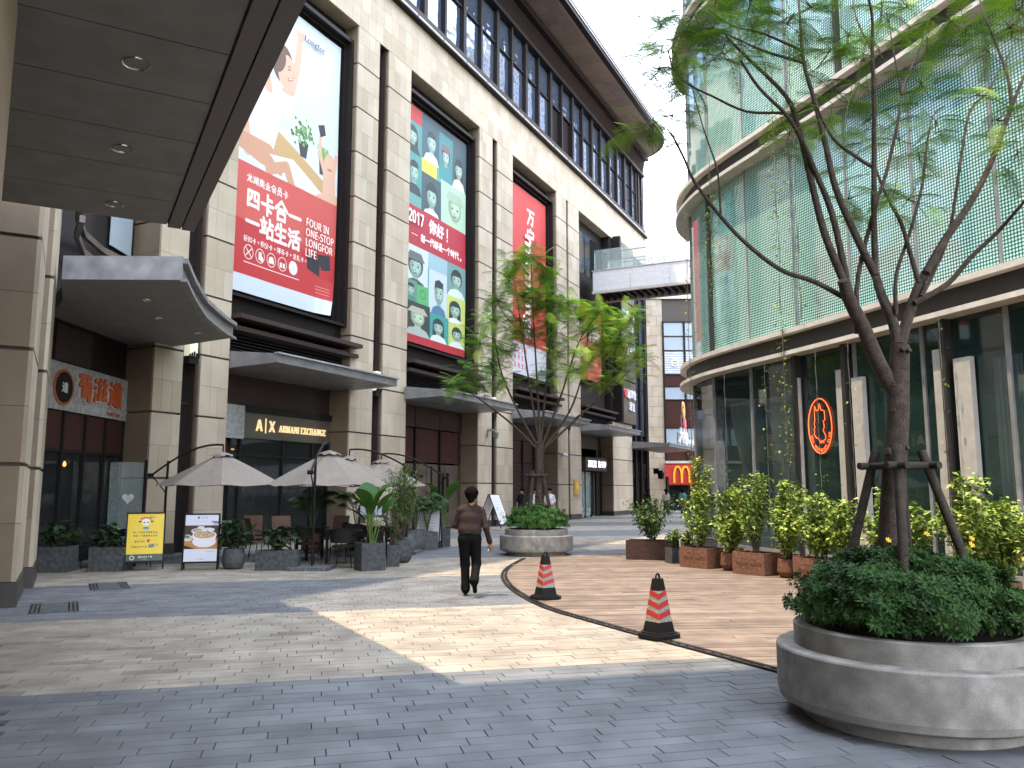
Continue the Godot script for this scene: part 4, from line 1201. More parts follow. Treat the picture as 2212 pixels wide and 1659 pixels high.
	poly(im, [0.43*W, 0.868*H, 0.48*W, 0.868*H, 0.48*W, 0.885*H, 0.43*W, 0.885*H], t); limb(im, [0.455*W, 0.858*H, 0.455*W, 0.885*H], 4, 4, C8(198, 50, 50))
	limb(im, [0.10*W, 0.905*H, 0.62*W, 0.905*H], 3, 3, t)
	poly(im, [0.70*W, 0.80*H, 0.84*W, 0.815*H, 0.84*W, 0.87*H, 0.70*W, 0.855*H], C8(36, 34, 42))
	poly(im, [0.80*W, 0.795*H, 0.94*W, 0.785*H, 0.96*W, 0.835*H, 0.86*W, 0.845*H], C8(44, 42, 52))
	for k in 3: limb(im, [0.80*W, (0.905 + 0.011*k)*H, 0.96*W, (0.905 + 0.011*k)*H], 3, 3, C8(232, 150, 140))
	return im

func face(im: Image, x, y, w, h, bg: Color, skin: Color, hair: Color, shirt: Color, style: int):
	im.fill_rect(Rect2i(int(x), int(y), int(w), int(h)), bg)
	var cx: float = x + w * (0.5 + 0.06 * sin(style * 2.1)); var cy: float = y + h * 0.46
	var rx: float = w * 0.25; var ry: float = minf(h * 0.25, w * 0.34)
	var q := func(p: Array, c: Color):
		var o := []
		for i in range(0, p.size(), 2):
			o.append(clampf(cx + p[i] * rx, x, x + w)); o.append(clampf(cy + p[i + 1] * ry, y, y + h))
		poly(im, o, c)
	if style % 3 != 1: oval(im, cx, cy - ry * 0.15, rx * 1.22, ry * 1.15, hair)
	if style % 3 == 2: q.call([-1.2, -0.2, 1.2, -0.2, 1.25, 1.5, -1.25, 1.5], hair)
	q.call([-0.4, 0.7, 0.4, 0.7, 0.5, 1.4, -0.5, 1.4], skin.darkened(0.12))
	q.call([-1.9, 2.2, -1.3, 1.4, -0.4, 1.15, 0.4, 1.15, 1.3, 1.4, 1.9, 2.2, 2.0, 9.0, -2.0, 9.0], shirt)
	for k in 6: oval(im, cx + rx * 0.035 * k, cy - ry * 0.02 * k, rx * (1.0 - 0.09 * k), ry * (1.0 - 0.08 * k), skin.darkened(0.30 - 0.06 * k))
	for k in 16: limb(im, [clampf(cx + rf(-1.1, 1.1) * rx, x + 1, x + w - 1), cy - ry * rf(0.6, 1.1), clampf(cx + rf(-1.1, 1.1) * rx, x + 1, x + w - 1), cy - ry * rf(0.3, 0.9)], 2, 1, hair.lightened(rf(0.0, 0.25)))
	q.call([-1.02, -0.2, -0.9, -0.95, 0.0, -1.2, 0.9, -0.95, 1.02, -0.2, 0.75, -0.48, -0.6, -0.45], hair)
	if style % 4 == 3: q.call([-1.5, -0.55, 1.5, -0.55, 1.3, -0.8, 0.9, -1.3, -0.9, -1.3, -1.3, -0.8], hair.lightened(0.3))
	for s in [-0.42, 0.42]:
		oval(im, cx + s * rx, cy + 0.0 * ry, rx * 0.20, ry * 0.085, skin.darkened(0.35)); oval(im, cx + s * rx, cy, rx * 0.10, ry * 0.06, hair.darkened(0.5)); limb(im, [cx + (s - 0.2) * rx, cy - 0.2 * ry, cx + (s + 0.2) * rx, cy - 0.22 * ry], 2, 2, hair)
	limb(im, [cx, cy + 0.1 * ry, cx + 0.04 * rx, cy + 0.3 * ry], 2, 2, skin.darkened(0.25))
	oval(im, cx + 0.04 * rx, cy + 0.32 * ry, rx * 0.13, ry * 0.05, skin.darkened(0.3)); oval(im, cx, cy + 0.56 * ry, rx * (0.26 if style % 2 else 0.2), ry * (0.11 if style % 2 else 0.05), C8(84, 92, 88))
	if style % 2: limb(im, [cx - 0.2 * rx, cy + 0.51 * ry, cx + 0.2 * rx, cy + 0.51 * ry], 3, 3, C8(236, 240, 232))

func poster_children() -> Image:
	var im := Image.create(512, 1024, false, Image.FORMAT_RGB8)
	im.fill(C8(110, 170, 160))
	var g1 := C8(178, 212, 194); var g2 := C8(196, 222, 190); var hr := C8(40, 52, 58); var wh := C8(222, 236, 226)
	im.fill_rect(Rect2i(0, 0, 130, 70), C8(196, 44, 52)); im.fill_rect(Rect2i(130, 0, 382, 40), C8(52, 82, 92))
	face(im, 0, 70, 130, 140, C8(84, 150, 146), g1, hr, C8(46, 60, 66), 2)
	face(im, 130, 30, 140, 175, C8(54, 92, 104), g1, hr, wh, 4)
	face(im, 270, 30, 120, 215, C8(70, 140, 144), g1, C8(70, 44, 48), C8(64, 150, 150), 3)
	face(im, 390, 40, 122, 240, C8(58, 88, 96), g1, hr, C8(234, 240, 230), 5)
	im.fill_rect(Rect2i(130, 205, 120, 60), C8(226, 226, 76))
	face(im, 0, 210, 130, 180, C8(76, 160, 152), g1, hr, C8(48, 62, 68), 1)
	face(im, 130, 265, 160, 200, C8(56, 84, 92), g1, hr, C8(232, 238, 232), 0)
	face(im, 290, 245, 222, 230, C8(184, 222, 190), g2, C8(140, 170, 130), C8(190, 220, 180), 7)
	im.fill_rect(Rect2i(0, 440, 512, 170), C8(188, 38, 56))
	var t := C8(250, 246, 240)
	glyphs(im, "你好!", 190, 462, 62, 10, t, 1.02)
	limb(im, [60, 562, 110, 562], 3, 3, t)
	glyphs(im, "每一代都是一个时代。", 130, 545, 36, 6, t, 0.98)
	face(im, 0, 610, 190, 190, C8(214, 226, 222), g1, hr, C8(60, 70, 76), 3)
	im.fill_rect(Rect2i(190, 610, 160, 70), C8(162, 196, 206))
	face(im, 350, 610, 162, 150, C8(120, 160, 158), g1, hr, wh, 6)
	face(im, 0, 760, 110, 90, C8(100, 150, 130), g1, hr, C8(70, 140, 120), 4)
	im.fill_rect(Rect2i(110, 770, 90, 80), C8(92, 180, 112)); oval(im, 155, 808, 22, 20, C8(50, 120, 80)); oval(im, 155, 808, 18, 16, C8(92, 180, 112))
	face(im, 200, 680, 150, 200, C8(206, 220, 232), g1, hr, C8(78, 128, 160), 1)
	face(im, 350, 760, 162, 130, C8(206, 220, 120), g1, hr, C8(234, 238, 226), 2)
	face(im, 0, 850, 210, 140, C8(50, 58, 56), g2, C8(160, 160, 130), C8(176, 190, 180), 7)
	face(im, 210, 870, 160, 120, C8(60, 160, 152), g1, hr, wh, 5)
	face(im, 370, 880, 142, 110, C8(200, 214, 110), g1, hr, wh, 0)
	im.fill_rect(Rect2i(0, 990, 512, 34), C8(186, 36, 48))
	return im

func hang_banner(label: String, i: int, im: Image, y0: float, y1: float, t0: float, t1: float):
	var o = thing("banner", label, "banner", F(t0, y0, -0.50), deg_to_rad(64.0), "")
	var w := t1 - t0; var h := y1 - y0
	var mb := MB.new()
	var nx := 10; var ny := 16
	var pt := func(x: int, y: int):
		var u := float(x) / nx; var v := float(y) / ny
		var z := 0.012 * sin(v * 9.0 + u * 4.0 + i) + 0.01 * sin(u * 13.0 + i * 2.0)
		var dx := 0.0
		if i == 0 and v < 0.14 and u > 0.6:   # the loose lower corner curls away
			var k := (0.14 - v) / 0.14 * (u - 0.6) / 0.4
			z += 0.25 * k * k; dx = -0.45 * k * k
		return Vector3(u * w + dx, v * h, z)
	for x in nx:
		for y in ny:
			mb.quad(pt.call(x, y), pt.call(x + 1, y), pt.call(x + 1, y + 1), pt.call(x, y + 1), Rect2(float(x) / nx, 1.0 - float(y + 1) / ny, 1.0 / nx, 1.0 / ny))
	part(o, "sheet", mb, printed(im))
	return o

func banners():
	var a: float; var b: float
	a = BAYS[0][0] + 0.38; b = BAYS[0][1] - 0.38
	var o = hang_banner("tall banner of a woman and baby above red lettering, corner peeling", 0, poster_family(), 7.45, 17.35, a, b)
	var ink := mat(C8(250, 244, 236), 0.6)
	var h := 9.9; var w := b - a
	for k in 4: text(o, "lettering", ["FOUR IN", "ONE-STOP", "LONGFOR", "LIFE"][k], 0.26, Vector3(0.665 * w, h * (0.300 - 0.0345 * k), 0.045), ink, false, false, 0.006, 0.85)
	text(o, "lettering", "Longfor", 0.20, Vector3(0.58 * w, h * 0.935, 0.05), mat(C8(70, 66, 72), 0.6), true, false, 0.006)
	a = BAYS[1][0] + 0.38; b = BAYS[1][1] - 0.38
	o = hang_banner("tall banner of green tinted children's portraits with a red band", 1, poster_children(), 7.45, 17.35, a, b)
	text(o, "lettering", "2017", 0.52, Vector3(0.05 * (b - a), 9.9 * 0.52, 0.05), ink, false, true, 0.006, 0.72)
	a = BAYS[2][0] + 0.38; b = BAYS[2][1] - 0.38
	var im := Image.create(384, 768, false, Image.FORMAT_RGB8)
	im.fill(C8(214, 62, 58))
	glyphs(im, "万宁", 190, 60, 74, 12, C8(248, 238, 232), 1.15, true)
	im.fill_rect(Rect2i(0, 640, 384, 128), C8(226, 226, 232))
	for k in 3: glyphs(im, "会员生活", 60, 655 + k * 34, 22, 3, C8(206, 70, 60), 1.6)
	o = hang_banner("tall plain red banner with white vertical lettering behind the street tree", 2, im, 7.45, 17.35, a, b)
	var tm = text(o, "lettering", "mannings", 0.85, Vector3(0.50 * (b - a), 7.6, 0.06), ink, false, true, 0.006)
	tm.rotation.z = -PI / 2
	a = BAYS[3][0] + 0.38; b = BAYS[3][1] - 0.6
	im = Image.create(384, 384, false, Image.FORMAT_RGB8)
	im.fill(C8(216, 74, 62))
	glyphs(im, "乡村基", 20, 60, 110, 17, C8(248, 238, 232), 1.05)
	for k in 3: limb(im, [40, 240 + k * 26, 330, 240 + k * 26], 7, 7, C8(240, 170, 150))
	hang_banner("shorter orange red banner with white lettering beneath the footbridge", 3, im, 8.4, 12.9, a, b)

func shop_signs():
	# restaurant sign: mottled grey board with orange letters on white
	var o = thing("restaurant_sign", "grey mottled shop sign with raised orange Chinese letters", "sign", V(-9.86, 3.36, 17.1), deg_to_rad(90))
	bxp(o, "board", rough_mat(lin(0.62, 0.64, 0.62), 0.8, noises["fine"], 1.2, noises["blot"], 0.9), 0.0, 3.62, 0.0, 1.04, -0.08, 0.0)
	var mb := MB.new(); glyph_bars(mb, "葡滋道", 1.0, 0.24, 0.66, 0.125, 0.002, 0.05); part(o, "letter_backing", mb, M.white)
	mb = MB.new(); glyph_bars(mb, "葡滋道", 0.985, 0.255, 0.66, 0.092, 0.06, 0.10); part(o, "lettering", mb, mat(lin(0.50, 0.095, 0.02), 0.5))
	text(o, "lettering", "Great Taste", 0.09, Vector3(2.5, 0.11, 0.01), mat(lin(0.45, 0.06, 0.02), 0.5), true, false)
	mb = MB.new(); mb.lathe([Vector2(0.0, 0.03), Vector2(0.40, 0.03), Vector2(0.40, 0.0)], 36)
	var disc = part(o, "round_logo", mb, mat(lin(0.40, 0.10, 0.02), 0.5), Vector3(0.55, 0.50, 0.0)); disc.rotation.x = PI / 2; disc.rotation.y = 0
	mb = MB.new(); mb.lathe([Vector2(0.0, 0.036), Vector2(0.34, 0.036), Vector2(0.34, 0.031)], 36); part(disc, "inner_disc", mb, M.black)
	mb = MB.new(); glyph_bars(mb, "道", 0.44, 0.38, 0.24, 0.03, 0.038, 0.045); part(o, "logo_letter", mb, M.white)
	# fashion shop
	o = thing("fashion_shop_sign", "olive shop sign with gold capital letters over the glazed fashion shop", "sign", F(26.35, 3.17, -0.80), deg_to_rad(64))
	bxp(o, "board", rough_mat(lin(0.125, 0.115, 0.085), 0.5, noises["soft"], 0.5), 0.0, 4.12, 0.0, 0.78, -0.1, 0.0)
	var gl := glow(lin(0.85, 0.62, 0.32), 0.55)
	text(o, "lettering", "A", 0.34, Vector3(0.62, 0.40, 0.02), gl, false, true, 0.03, 0.9); text(o, "lettering", "X", 0.34, Vector3(1.18, 0.40, 0.02), gl, false, true, 0.03, 0.9)
	bxp(o, "divider", gl, 1.02, 1.05, 0.18, 0.64, 0.005, 0.035)
	text(o, "lettering", "ARMANI EXCHANGE", 0.21, Vector3(1.62, 0.36, 0.02), gl, true, true, 0.03, 0.74)
	o = thing("inner_shop_sign", "small lit letters hung inside the fashion shop window", "sign", F(28.75, 1.95, -1.2), deg_to_rad(64))
	bxp(o, "backing", M.metal, -0.1, 1.0, -0.3, 0.35, -0.06, -0.03)
	text(o, "lettering", "A|X", 0.2, Vector3(0.12, 0.16, 0), gl, false, false, 0.01); text(o, "lettering", "EXCHANGE", 0.11, Vector3(0.0, -0.16, 0), gl, true, true, 0.01)
	o = thing("blank_panel", "plain mottled grey panel fixed beside the olive shop sign", "panel", F(25.1, 3.12, -0.6), deg_to_rad(64))
	bxp(o, "board", rough_mat(lin(0.55, 0.57, 0.56), 0.8, noises["fine"], 1.2, noises["blot"], 0.9), 0.0, 1.2, 0.0, 0.98, -0.08, 0.0)
	o = thing("jewellery_shop_sign", "dark shop sign with white lit letters beneath the fourth canopy", "sign", F(53.6, 2.78, -0.25), deg_to_rad(64))
	bxp(o, "board", M.brown, 0.0, 3.8, 0.0, 0.8, -0.3, 0.0)
	var wl := glow(lin(0.85, 0.92, 1.0), 0.9)
	text(o, "lettering", "ZOCAI", 0.40, Vector3(0.35, 0.40, 0.03), wl, false, true, 0.03, 0.85)
	mb = MB.new(); glyph_bars(mb, "佐卡伊", 2.1, 0.20, 0.44, 0.055, 0.01, 0.05); part(o, "lettering", mb, wl)
	o = thing("gold_plaque", "small gold wall plaque on the pier beside the jewellery shop", "plaque", F(51.0, 1.35, 0.0), deg_to_rad(64))
	bxp(o, "plate", M.gold, 0.0, 0.75, 0.0, 0.85, 0.0, 0.06); bxp(o, "seal", M.yellow, 0.2, 0.55, 0.3, 0.65, 0.065, 0.08)
	# signs on the bronze panels
	var names := ["世纪星", "星生活", "道滋合"]
	for k in 3:
		o = thing("wall_sign", ["white raised letters with a blue disc on the bronze panel below the footbridge", "small white letters on the second bronze panel down", "white letters on the lowest bronze panel with a red mark"][k], "sign", F(59.3, [12.4, 10.0, 7.0][k], 0.33), deg_to_rad(64), "")
		mb = MB.new(); glyph_bars(mb, names[k], 0.5, 0.7, 0.62, 0.11, 0.0, 0.09); part(o, "lettering", mb, M.white)
		if k != 1:
			mb = MB.new(); glyph_bars(mb, "大合" if k == 0 else "活生", 0.9, -0.1, 0.6, 0.11, 0.0, 0.09); part(o, "lettering", mb, M.white)
		mb = MB.new(); mb.lathe([Vector2(0.0, 0.09), Vector2(0.26, 0.09), Vector2(0.30, 0.0)], 20)
		var dk = part(o, "disc", mb, mat(lin(0.08, 0.35, 0.65), 0.4) if k == 0 else M.red, Vector3(0.15, 1.0, 0)); dk.rotation.x = PI / 2
	o = thing("canopy_sign", "white letters and coloured ovals standing on the last canopy", "sign", F(64.6, 4.8, 2.45), deg_to_rad(64))
	mb = MB.new(); glyph_bars(mb, "大柚", 0.2, 0.05, 1.25, 0.2, 0.0, 0.12, 0.95); part(o, "lettering", mb, M.white)
	text(o, "lettering", "Papaya", 0.5, Vector3(2.4, 0.45, 0.05), M.white, false, true, 0.08)
	for k in 2:
		mb = MB.new(); mb.lathe([Vector2(0.0, 0.1), Vector2(0.42 - 0.1 * k, 0.1), Vector2(0.46 - 0.1 * k, 0.0), Vector2(0.0, -0.02)], 24)
		var ov = part(o, "oval", mb, mat([lin(0.75, 0.35, 0.12), lin(0.75, 0.16, 0.20)][k], 0.5), Vector3(1.6 + 0.3 * k, 2.55 - 1.0 * k, 0.05)); ov.rotation = Vector3(PI / 2, 0, 0); ov.scale = Vector3(0.8, 1, 1.4)
	for x in [0.4, 1.6, 3.0]: bxp(o, "support", M.pale_metal, x, x + 0.08, -0.02, 2.2 if x == 1.6 else 0.9, -0.12, -0.04)
	# burger sign
	o = thing("burger_sign", "red square sign with large yellow arches on the far building", "sign", V(12.35, 2.05, 65.55), 0)
	bxp(o, "board", M.red, 0.0, 2.6, 0.0, 1.62, -0.2, 0.0)
	mb = MB.new()
	for s in 2:
		var p := []
		for k in 13:
			var q := PI * k / 12.0
			p.append(Vector3(0.98 + s * 0.62 - 0.31 * cos(q), 0.14 + 1.30 * pow(sin(q), 0.55), 0.05))
		for k in 12: mb.bar(p[k], p[k + 1], 0.15, 0.05 + 0.004 * k, Vector3(0, 0, 1))
	part(o, "arches", mb, M.yellow)
	o = thing("window_lettering", "white Chinese letters fixed across the far building's upper windows", "sign", V(12.9, 11.7, 66.05 - 0.1), 0)
	mb = MB.new(); glyph_bars(mb, "百岁", 0.1, 0.0, 0.8, 0.1, 0.0, 0.05, 2.1); part(o, "lettering", mb, M.white)
	# neon on the round building's glass
	var i := rb_at(1776.0)
	var tx := (R(i + 0.5, 0) - R(i - 0.5, 0)).normalized()
	o = thing("neon_sign", "oval orange red neon sign with a wolf outline on dark glass", "sign", R(i, 3.10, 0.045), atan2(-tx.z, tx.x))
	var ne := glow(lin(1.0, 0.12, 0.03), 1.6)
	mb = MB.new()
	var ring_pts := []
	for k in 41: ring_pts.append(Vector3(0.40 * cos(TAU * k / 40.0), 0.64 * sin(TAU * k / 40.0), 0))
	mb.tube(ring_pts, [0.011], 6, false); part(o, "neon_ring", mb, ne)
	var wolf := [[-0.17, 0.30], [-0.16, 0.48], [-0.10, 0.36], [-0.03, 0.37], [0.01, 0.52], [0.06, 0.37], [0.17, 0.34], [0.18, 0.12], [0.12, 0.12], [0.15, -0.04], [0.10, -0.10], [0.18, -0.24], [0.17, -0.33], [0.11, -0.34], [0.10, -0.40], [0.04, -0.34], [0.02, -0.41], [-0.04, -0.34], [-0.05, -0.31], [-0.14, -0.27], [-0.22, -0.18], [-0.18, -0.12], [-0.22, -0.07], [-0.17, -0.02], [-0.20, 0.05], [-0.17, 0.12], [-0.17, 0.30]]
	var wp := []
	for p in wolf: wp.append(Vector3(p[0], p[1], 0))
	mb = MB.new(); mb.tube(wp, [0.008], 6, false); part(o, "neon_wolf", mb, ne)
	var msg := "MAX WEREWOLVES CLUB"
	for k in msg.length():
		if msg[k] == " ": continue
		var q := deg_to_rad(202 + 136.0 * k / (msg.length() - 1))
		var lt = text(o, "neon_letter", msg[k], 0.062, Vector3(0.335 * cos(q), 0.565 * sin(q), 0.0), ne, false, false, 0.004)
		lt.rotation.z = atan2(0.565 * cos(q), -0.335 * sin(q)) * 0.8

# ---------------------------------------------------------------- plants
func multi(parent, called, mesh, m, places: Array, tints: Array):
	var mm := MultiMesh.new()
	mm.transform_format = MultiMesh.TRANSFORM_3D; mm.use_colors = true
	mm.mesh = mesh; mm.instance_count = places.size()
	for i in places.size():
		mm.set_instance_transform(i, places[i]); mm.set_instance_color(i, tints[i])
	var o := MultiMeshInstance3D.new()
	o.multimesh = mm; o.material_override = m; o.name = called
	parent.add_child(o, true)
	o.set_meta("kind", "stuff")
	return o

func look(dir: Vector3, up := Vector3.UP) -> Basis:   # x along dir
	var x := dir.normalized()
	if absf(x.dot(up)) > 0.97: up = Vector3(0.3, 0.1, 0.95)
	var z := x.cross(up).normalized()
	return Basis(x, z.cross(x), z)

func sphere_dir() -> Vector3:
	var z := rf(-1, 1); var q := rf(0, TAU); var r := sqrt(1 - z * z)
	return Vector3(r * cos(q), z, r * sin(q))

func frond_mesh(len: float, pairs: int, pl: float, leaflets: int) -> ArrayMesh:
	var mb := MB.new()
	var rach := func(s: float): return Vector3(len * s, 0.16 * len * s - 0.34 * len * s * s, 0)
	for k in 6: mb.bar(rach.call(k / 6.0), rach.call((k + 1) / 6.0), 0.004, 0.004)
	for k in pairs:
		var s := 0.12 + 0.88 * (k + 0.5) / pairs
		var l := pl * (0.35 + 0.65 * sin(PI * clampf(s * 0.92 + 0.05, 0, 1)))
		for side in [-1, 1]:
			var a: Vector3 = rach.call(s)
			var d := Vector3(0.45, -0.10, side * 0.88).normalized()
			var across := Vector3(0.88, 0.0, -side * 0.45)
			for j in leaflets:
				var f := (j + 0.6) / leaflets
				var c := a + d * l * f - Vector3(0, 0.25 * l * f * f, 0)
				var w := pl * 0.185 * (1.0 - 0.5 * f); var h := l / leaflets * 0.52
				for e in [-1, 1]:
					var tip: Vector3 = c + across * w * e + d * h * 0.9 + Vector3(0, -0.12 * w, 0)
					mb.quad(c - d * h, c + across * w * 0.5 * e - d * h * 0.3, tip, c + across * w * 0.35 * e + d * h)
	return mb.done()

func leaf_mesh(len: float, wid: float, fold := 0.25) -> ArrayMesh:   # along x
	var mb := MB.new()
	var p := [Vector3.ZERO, Vector3(0.35 * len, 0.05 * len, wid / 2), Vector3(len, -0.12 * len, 0), Vector3(0.35 * len, 0.05 * len, -wid / 2), Vector3(0.45 * len, 0.05 * len - fold * wid * 0.5, 0)]
	mb.tri(p[0], p[1], p[4]); mb.tri(p[1], p[2], p[4]); mb.tri(p[4], p[2], p[3]); mb.tri(p[0], p[4], p[3])
	return mb.done()

func rosette_mesh(n: int, len: float, wid: float) -> ArrayMesh:   # opens along y
	var mb := MB.new()
	for k in n:
		var q: float = TAU * k * 0.382; var up := 0.25 + 0.75 * k / n
		var d := Vector3(cos(q), up, sin(q)).normalized(); var s := Vector3(-sin(q), 0, cos(q))
		var l := len * (1.0 - 0.35 * k / n)
		var o := Vector3(0, 0.3 * len * k / n, 0)
		var m := o + d * l * 0.5 + Vector3(0, 0.08 * l, 0)
		var e := o + d * l - Vector3(0, 0.10 * l, 0)
		mb.tri(o, m + s * wid / 2, m); mb.tri(o, m, m - s * wid / 2); mb.tri(m + s * wid / 2, e, m); mb.tri(m, e, m - s * wid / 2)
	return mb.done()

func tint(c: Array, v := 0.25) -> Color:
	var k := rf(1 - v, 1 + v)
	return Color(c[0] * k * rf(0.9, 1.15), c[1] * k, c[2] * k * rf(0.8, 1.1))

func leafy_tree(called, label, pos: Vector3, h: float, r: float, n: int, col: Array):
	var o = thing(called, label, "tree", pos)
	var mb := MB.new()
	mb.tube([Vector3.ZERO, Vector3(0.05, h * 0.3, 0), Vector3(0, h * 0.55, 0.05)], [0.14, 0.11, 0.07], 8)
	part(o, "trunk", mb, M.bark)
	mb = MB.new()
	var hubs := []
	for k in 9:
		var d := sphere_dir(); d.y = absf(d.y) * 0.7
		var e := Vector3(d.x * r * 0.75, h * 0.6 + d.y * h * 0.35, d.z * r * 0.75)
		hubs.append(e)
		mb.tube([Vector3(0, h * rf(0.3, 0.5), 0), e * 0.6 + Vector3(0, h * 0.18, 0), e], [0.05, 0.03, 0.012], 5)
	part(o, "limbs", mb, M.twig)
	var pl := []; var ti := []
	for k in n:
		var hb: Vector3 = hubs[k % hubs.size()]
		pl.append(Transform3D(look(sphere_dir() + Vector3(0, 0.2, 0)) * Basis.from_scale(Vector3.ONE * rf(0.7, 1.3)), hb + sphere_dir() * r * 0.5 * sqrt(rng.randf())))
		ti.append(tint(col))
	multi(o, "crown", leaf_mesh(0.28, 0.15), M.leafy, pl, ti)
	return o

func drum(label, pos: Vector3, group):
	var o = thing("concrete_planter", label, "planter", pos, 0, group)
	var mb := MB.new()
	mb.lathe([Vector2(0.76, 0.0), Vector2(0.76, 0.10)], 72); part(o, "plinth", mb, M.concrete)
	mb = MB.new()
	mb.lathe([Vector2(0.70, 0.095), Vector2(0.87, 0.095), Vector2(0.915, 0.12), Vector2(0.93, 0.17), Vector2(0.93, 0.478), Vector2(0.922, 0.49), Vector2(0.91, 0.494), Vector2(0.70, 0.496)], 96); part(o, "drum", mb, M.concrete)
	mb = MB.new()
	mb.lathe([Vector2(0.80, 0.49), Vector2(0.80, 0.635), Vector2(0.79, 0.645), Vector2(0.72, 0.645), Vector2(0.715, 0.635), Vector2(0.715, 0.50)], 80); part(o, "rim", mb, M.concrete)
	mb = MB.new()
	mb.lathe([Vector2(0.715, 0.60), Vector2(0.0, 0.62)], 40); part(o, "soil", mb, M.soil)
	return o

func shrub(called, label, pos: Vector3, rx: float, ry: float, n: int, leaf: float, col: Array, group = ""):
	var o = thing(called, label, "shrub", pos, 0, group)
	var mb := MB.new()
	for k in 60:
		var q := rf(0, TAU); var r: float = rx * sqrt(rng.randf()) * 0.8
		mb.tube([Vector3(r * 0.7 * cos(q), 0, r * 0.7 * sin(q)), Vector3(r * cos(q), ry * rf(0.5, 0.9), r * sin(q))], [0.006, 0.003], 4, false)
	part(o, "stems", mb, M.twig)
	var pl := []; var ti := []
	for k in n:
		var d := sphere_dir(); d.y = absf(d.y) * 1.2 - 0.2
		d = d.normalized()
		var lump := 1.0 + 0.10 * sin(d.x * 9.0 + pos.x) * sin(d.z * 8.0) + 0.05 * sin(d.y * 17 + d.x * 5)
		var rr := pow(rng.randf(), 0.30) * lump
		var p := Vector3(d.x * rx * rr, maxf(0.02, ry * (0.28 + 0.72 * d.y * rr)), d.z * rx * rr)
		var up := (d + sphere_dir() * 0.45 + Vector3(0, 0.45, 0)).normalized()
		var b := look(up.cross(sphere_dir()), up)
		pl.append(Transform3D(b * Basis.from_scale(Vector3.ONE * rf(0.75, 1.25)), p)); ti.append(tint(col, 0.3))
	multi(o, "foliage", rosette_mesh(11, leaf, leaf * 0.24), M.leafy, pl, ti)
	return o

func frond_tree(label, pos: Vector3, z: float, trunk: Array, limbs: Array, hubs: Array, frond: ArrayMesh, per: int, spread: float, col: Array, col2: Array, rscale: float):
	var o = thing("feathery_tree", label, "tree", pos)
	var mb := MB.new()
	var pts := []; var rs := []
	for p in trunk: pts.append(at(p[0], p[1], z) - pos); rs.append(p[2])
	mb.tube(pts, rs, 14)
	for k in 10:   # old pruning knots
		var i := rng.randi() % (pts.size() - 1)
		var c: Vector3 = pts[i].lerp(pts[i + 1], rng.randf())
		var d := Vector3(rf(-1, 1), 0.2, rf(0.1, 1)).normalized()
		mb.tube([c, c + d * (rs[i] + 0.02)], [rs[i] * 0.35, rs[i] * 0.22], 7)
	part(o, "trunk", mb, M.bark)
	mb = MB.new()
	for l in limbs:
		pts = []; rs = []
		var dz: float = l[0]; var n: int = (l.size() - 3) / 2
		for i in n:
			var s := float(i) / maxf(1, n - 1)
			pts.append(at(l[3 + 2 * i], l[4 + 2 * i], z + dz * s * s + (rf(-0.02, 0.02) if i else 0.0)) - pos)
			rs.append(lerpf(l[1], l[2], s) * rscale)
		var fine := []; var fr := []   # rounded through the given points
		for i in n - 1:
			var p0: Vector3 = pts[maxi(i - 1, 0)]; var p3: Vector3 = pts[mini(i + 2, n - 1)]
			for q in 4:
				fine.append(pts[i].cubic_interpolate(pts[i + 1], p0, p3, q / 4.0)); fr.append(lerpf(rs[i], rs[i + 1], q / 4.0))
		fine.append(pts[n - 1]); fr.append(rs[n - 1])
		mb.tube(fine, fr, 8)
	part(o, "limbs", mb, M.bark)
	var pl := []; var ti := []
	mb = MB.new()
	for h in hubs:
		var c: Vector3 = at(h[0], h[1], z + h[2]) - pos
		for k in int(per * h[3]):
			var d := sphere_dir(); d.y = d.y * 0.5 + 0.05
			d = d.normalized()
			var s := c + sphere_dir() * spread * rng.randf()
			mb.tube([c, (c + s) / 2 + Vector3(0, -0.01, 0), s], [0.006 * rscale, 0.004 * rscale, 0.003 * rscale], 4, false)
			pl.append(Transform3D(look(d) * Basis.from_scale(Vector3.ONE * rf(0.75, 1.2)), s))
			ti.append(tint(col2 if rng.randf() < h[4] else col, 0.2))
	part(o, "twigs", mb, M.twig)
	multi(o, "crown", frond, M.leafy, pl, ti)
	return o

func stakes(label, c: Vector3, top: float, low: float, spread: float, r: float, group):
	var o = thing("tree_stakes", label, "tree stakes", Vector3(c.x, low, c.z), 0, group)
	var tops := []
	for k in 4:
		var q := TAU * (k + 0.12) / 4.0 + 0.3
		var d := Vector3(cos(q), 0, sin(q))
		var mb := MB.new()
		var a := d * spread; var b := d * 0.17 + Vector3(0, top - low, 0)
		mb.tube([a, a.lerp(b, 0.5) + Vector3(0.008, 0, 0.006), b + (b - a) * 0.04], [r, r * 0.95, r * 0.9], 9)
		part(o, "stake", mb, M.stake)
		tops.append(d * 0.20 + Vector3(0, top - low - 0.06, 0))
	for k in 4:
		var mb := MB.new()
		var a: Vector3 = tops[k]; var b: Vector3 = tops[(k + 1) % 4]
		mb.tube([a + (a - b) * 0.35, b + (b - a) * 0.35], [r * 0.75], 8)
		part(o, "crossbar", mb, M.stake)

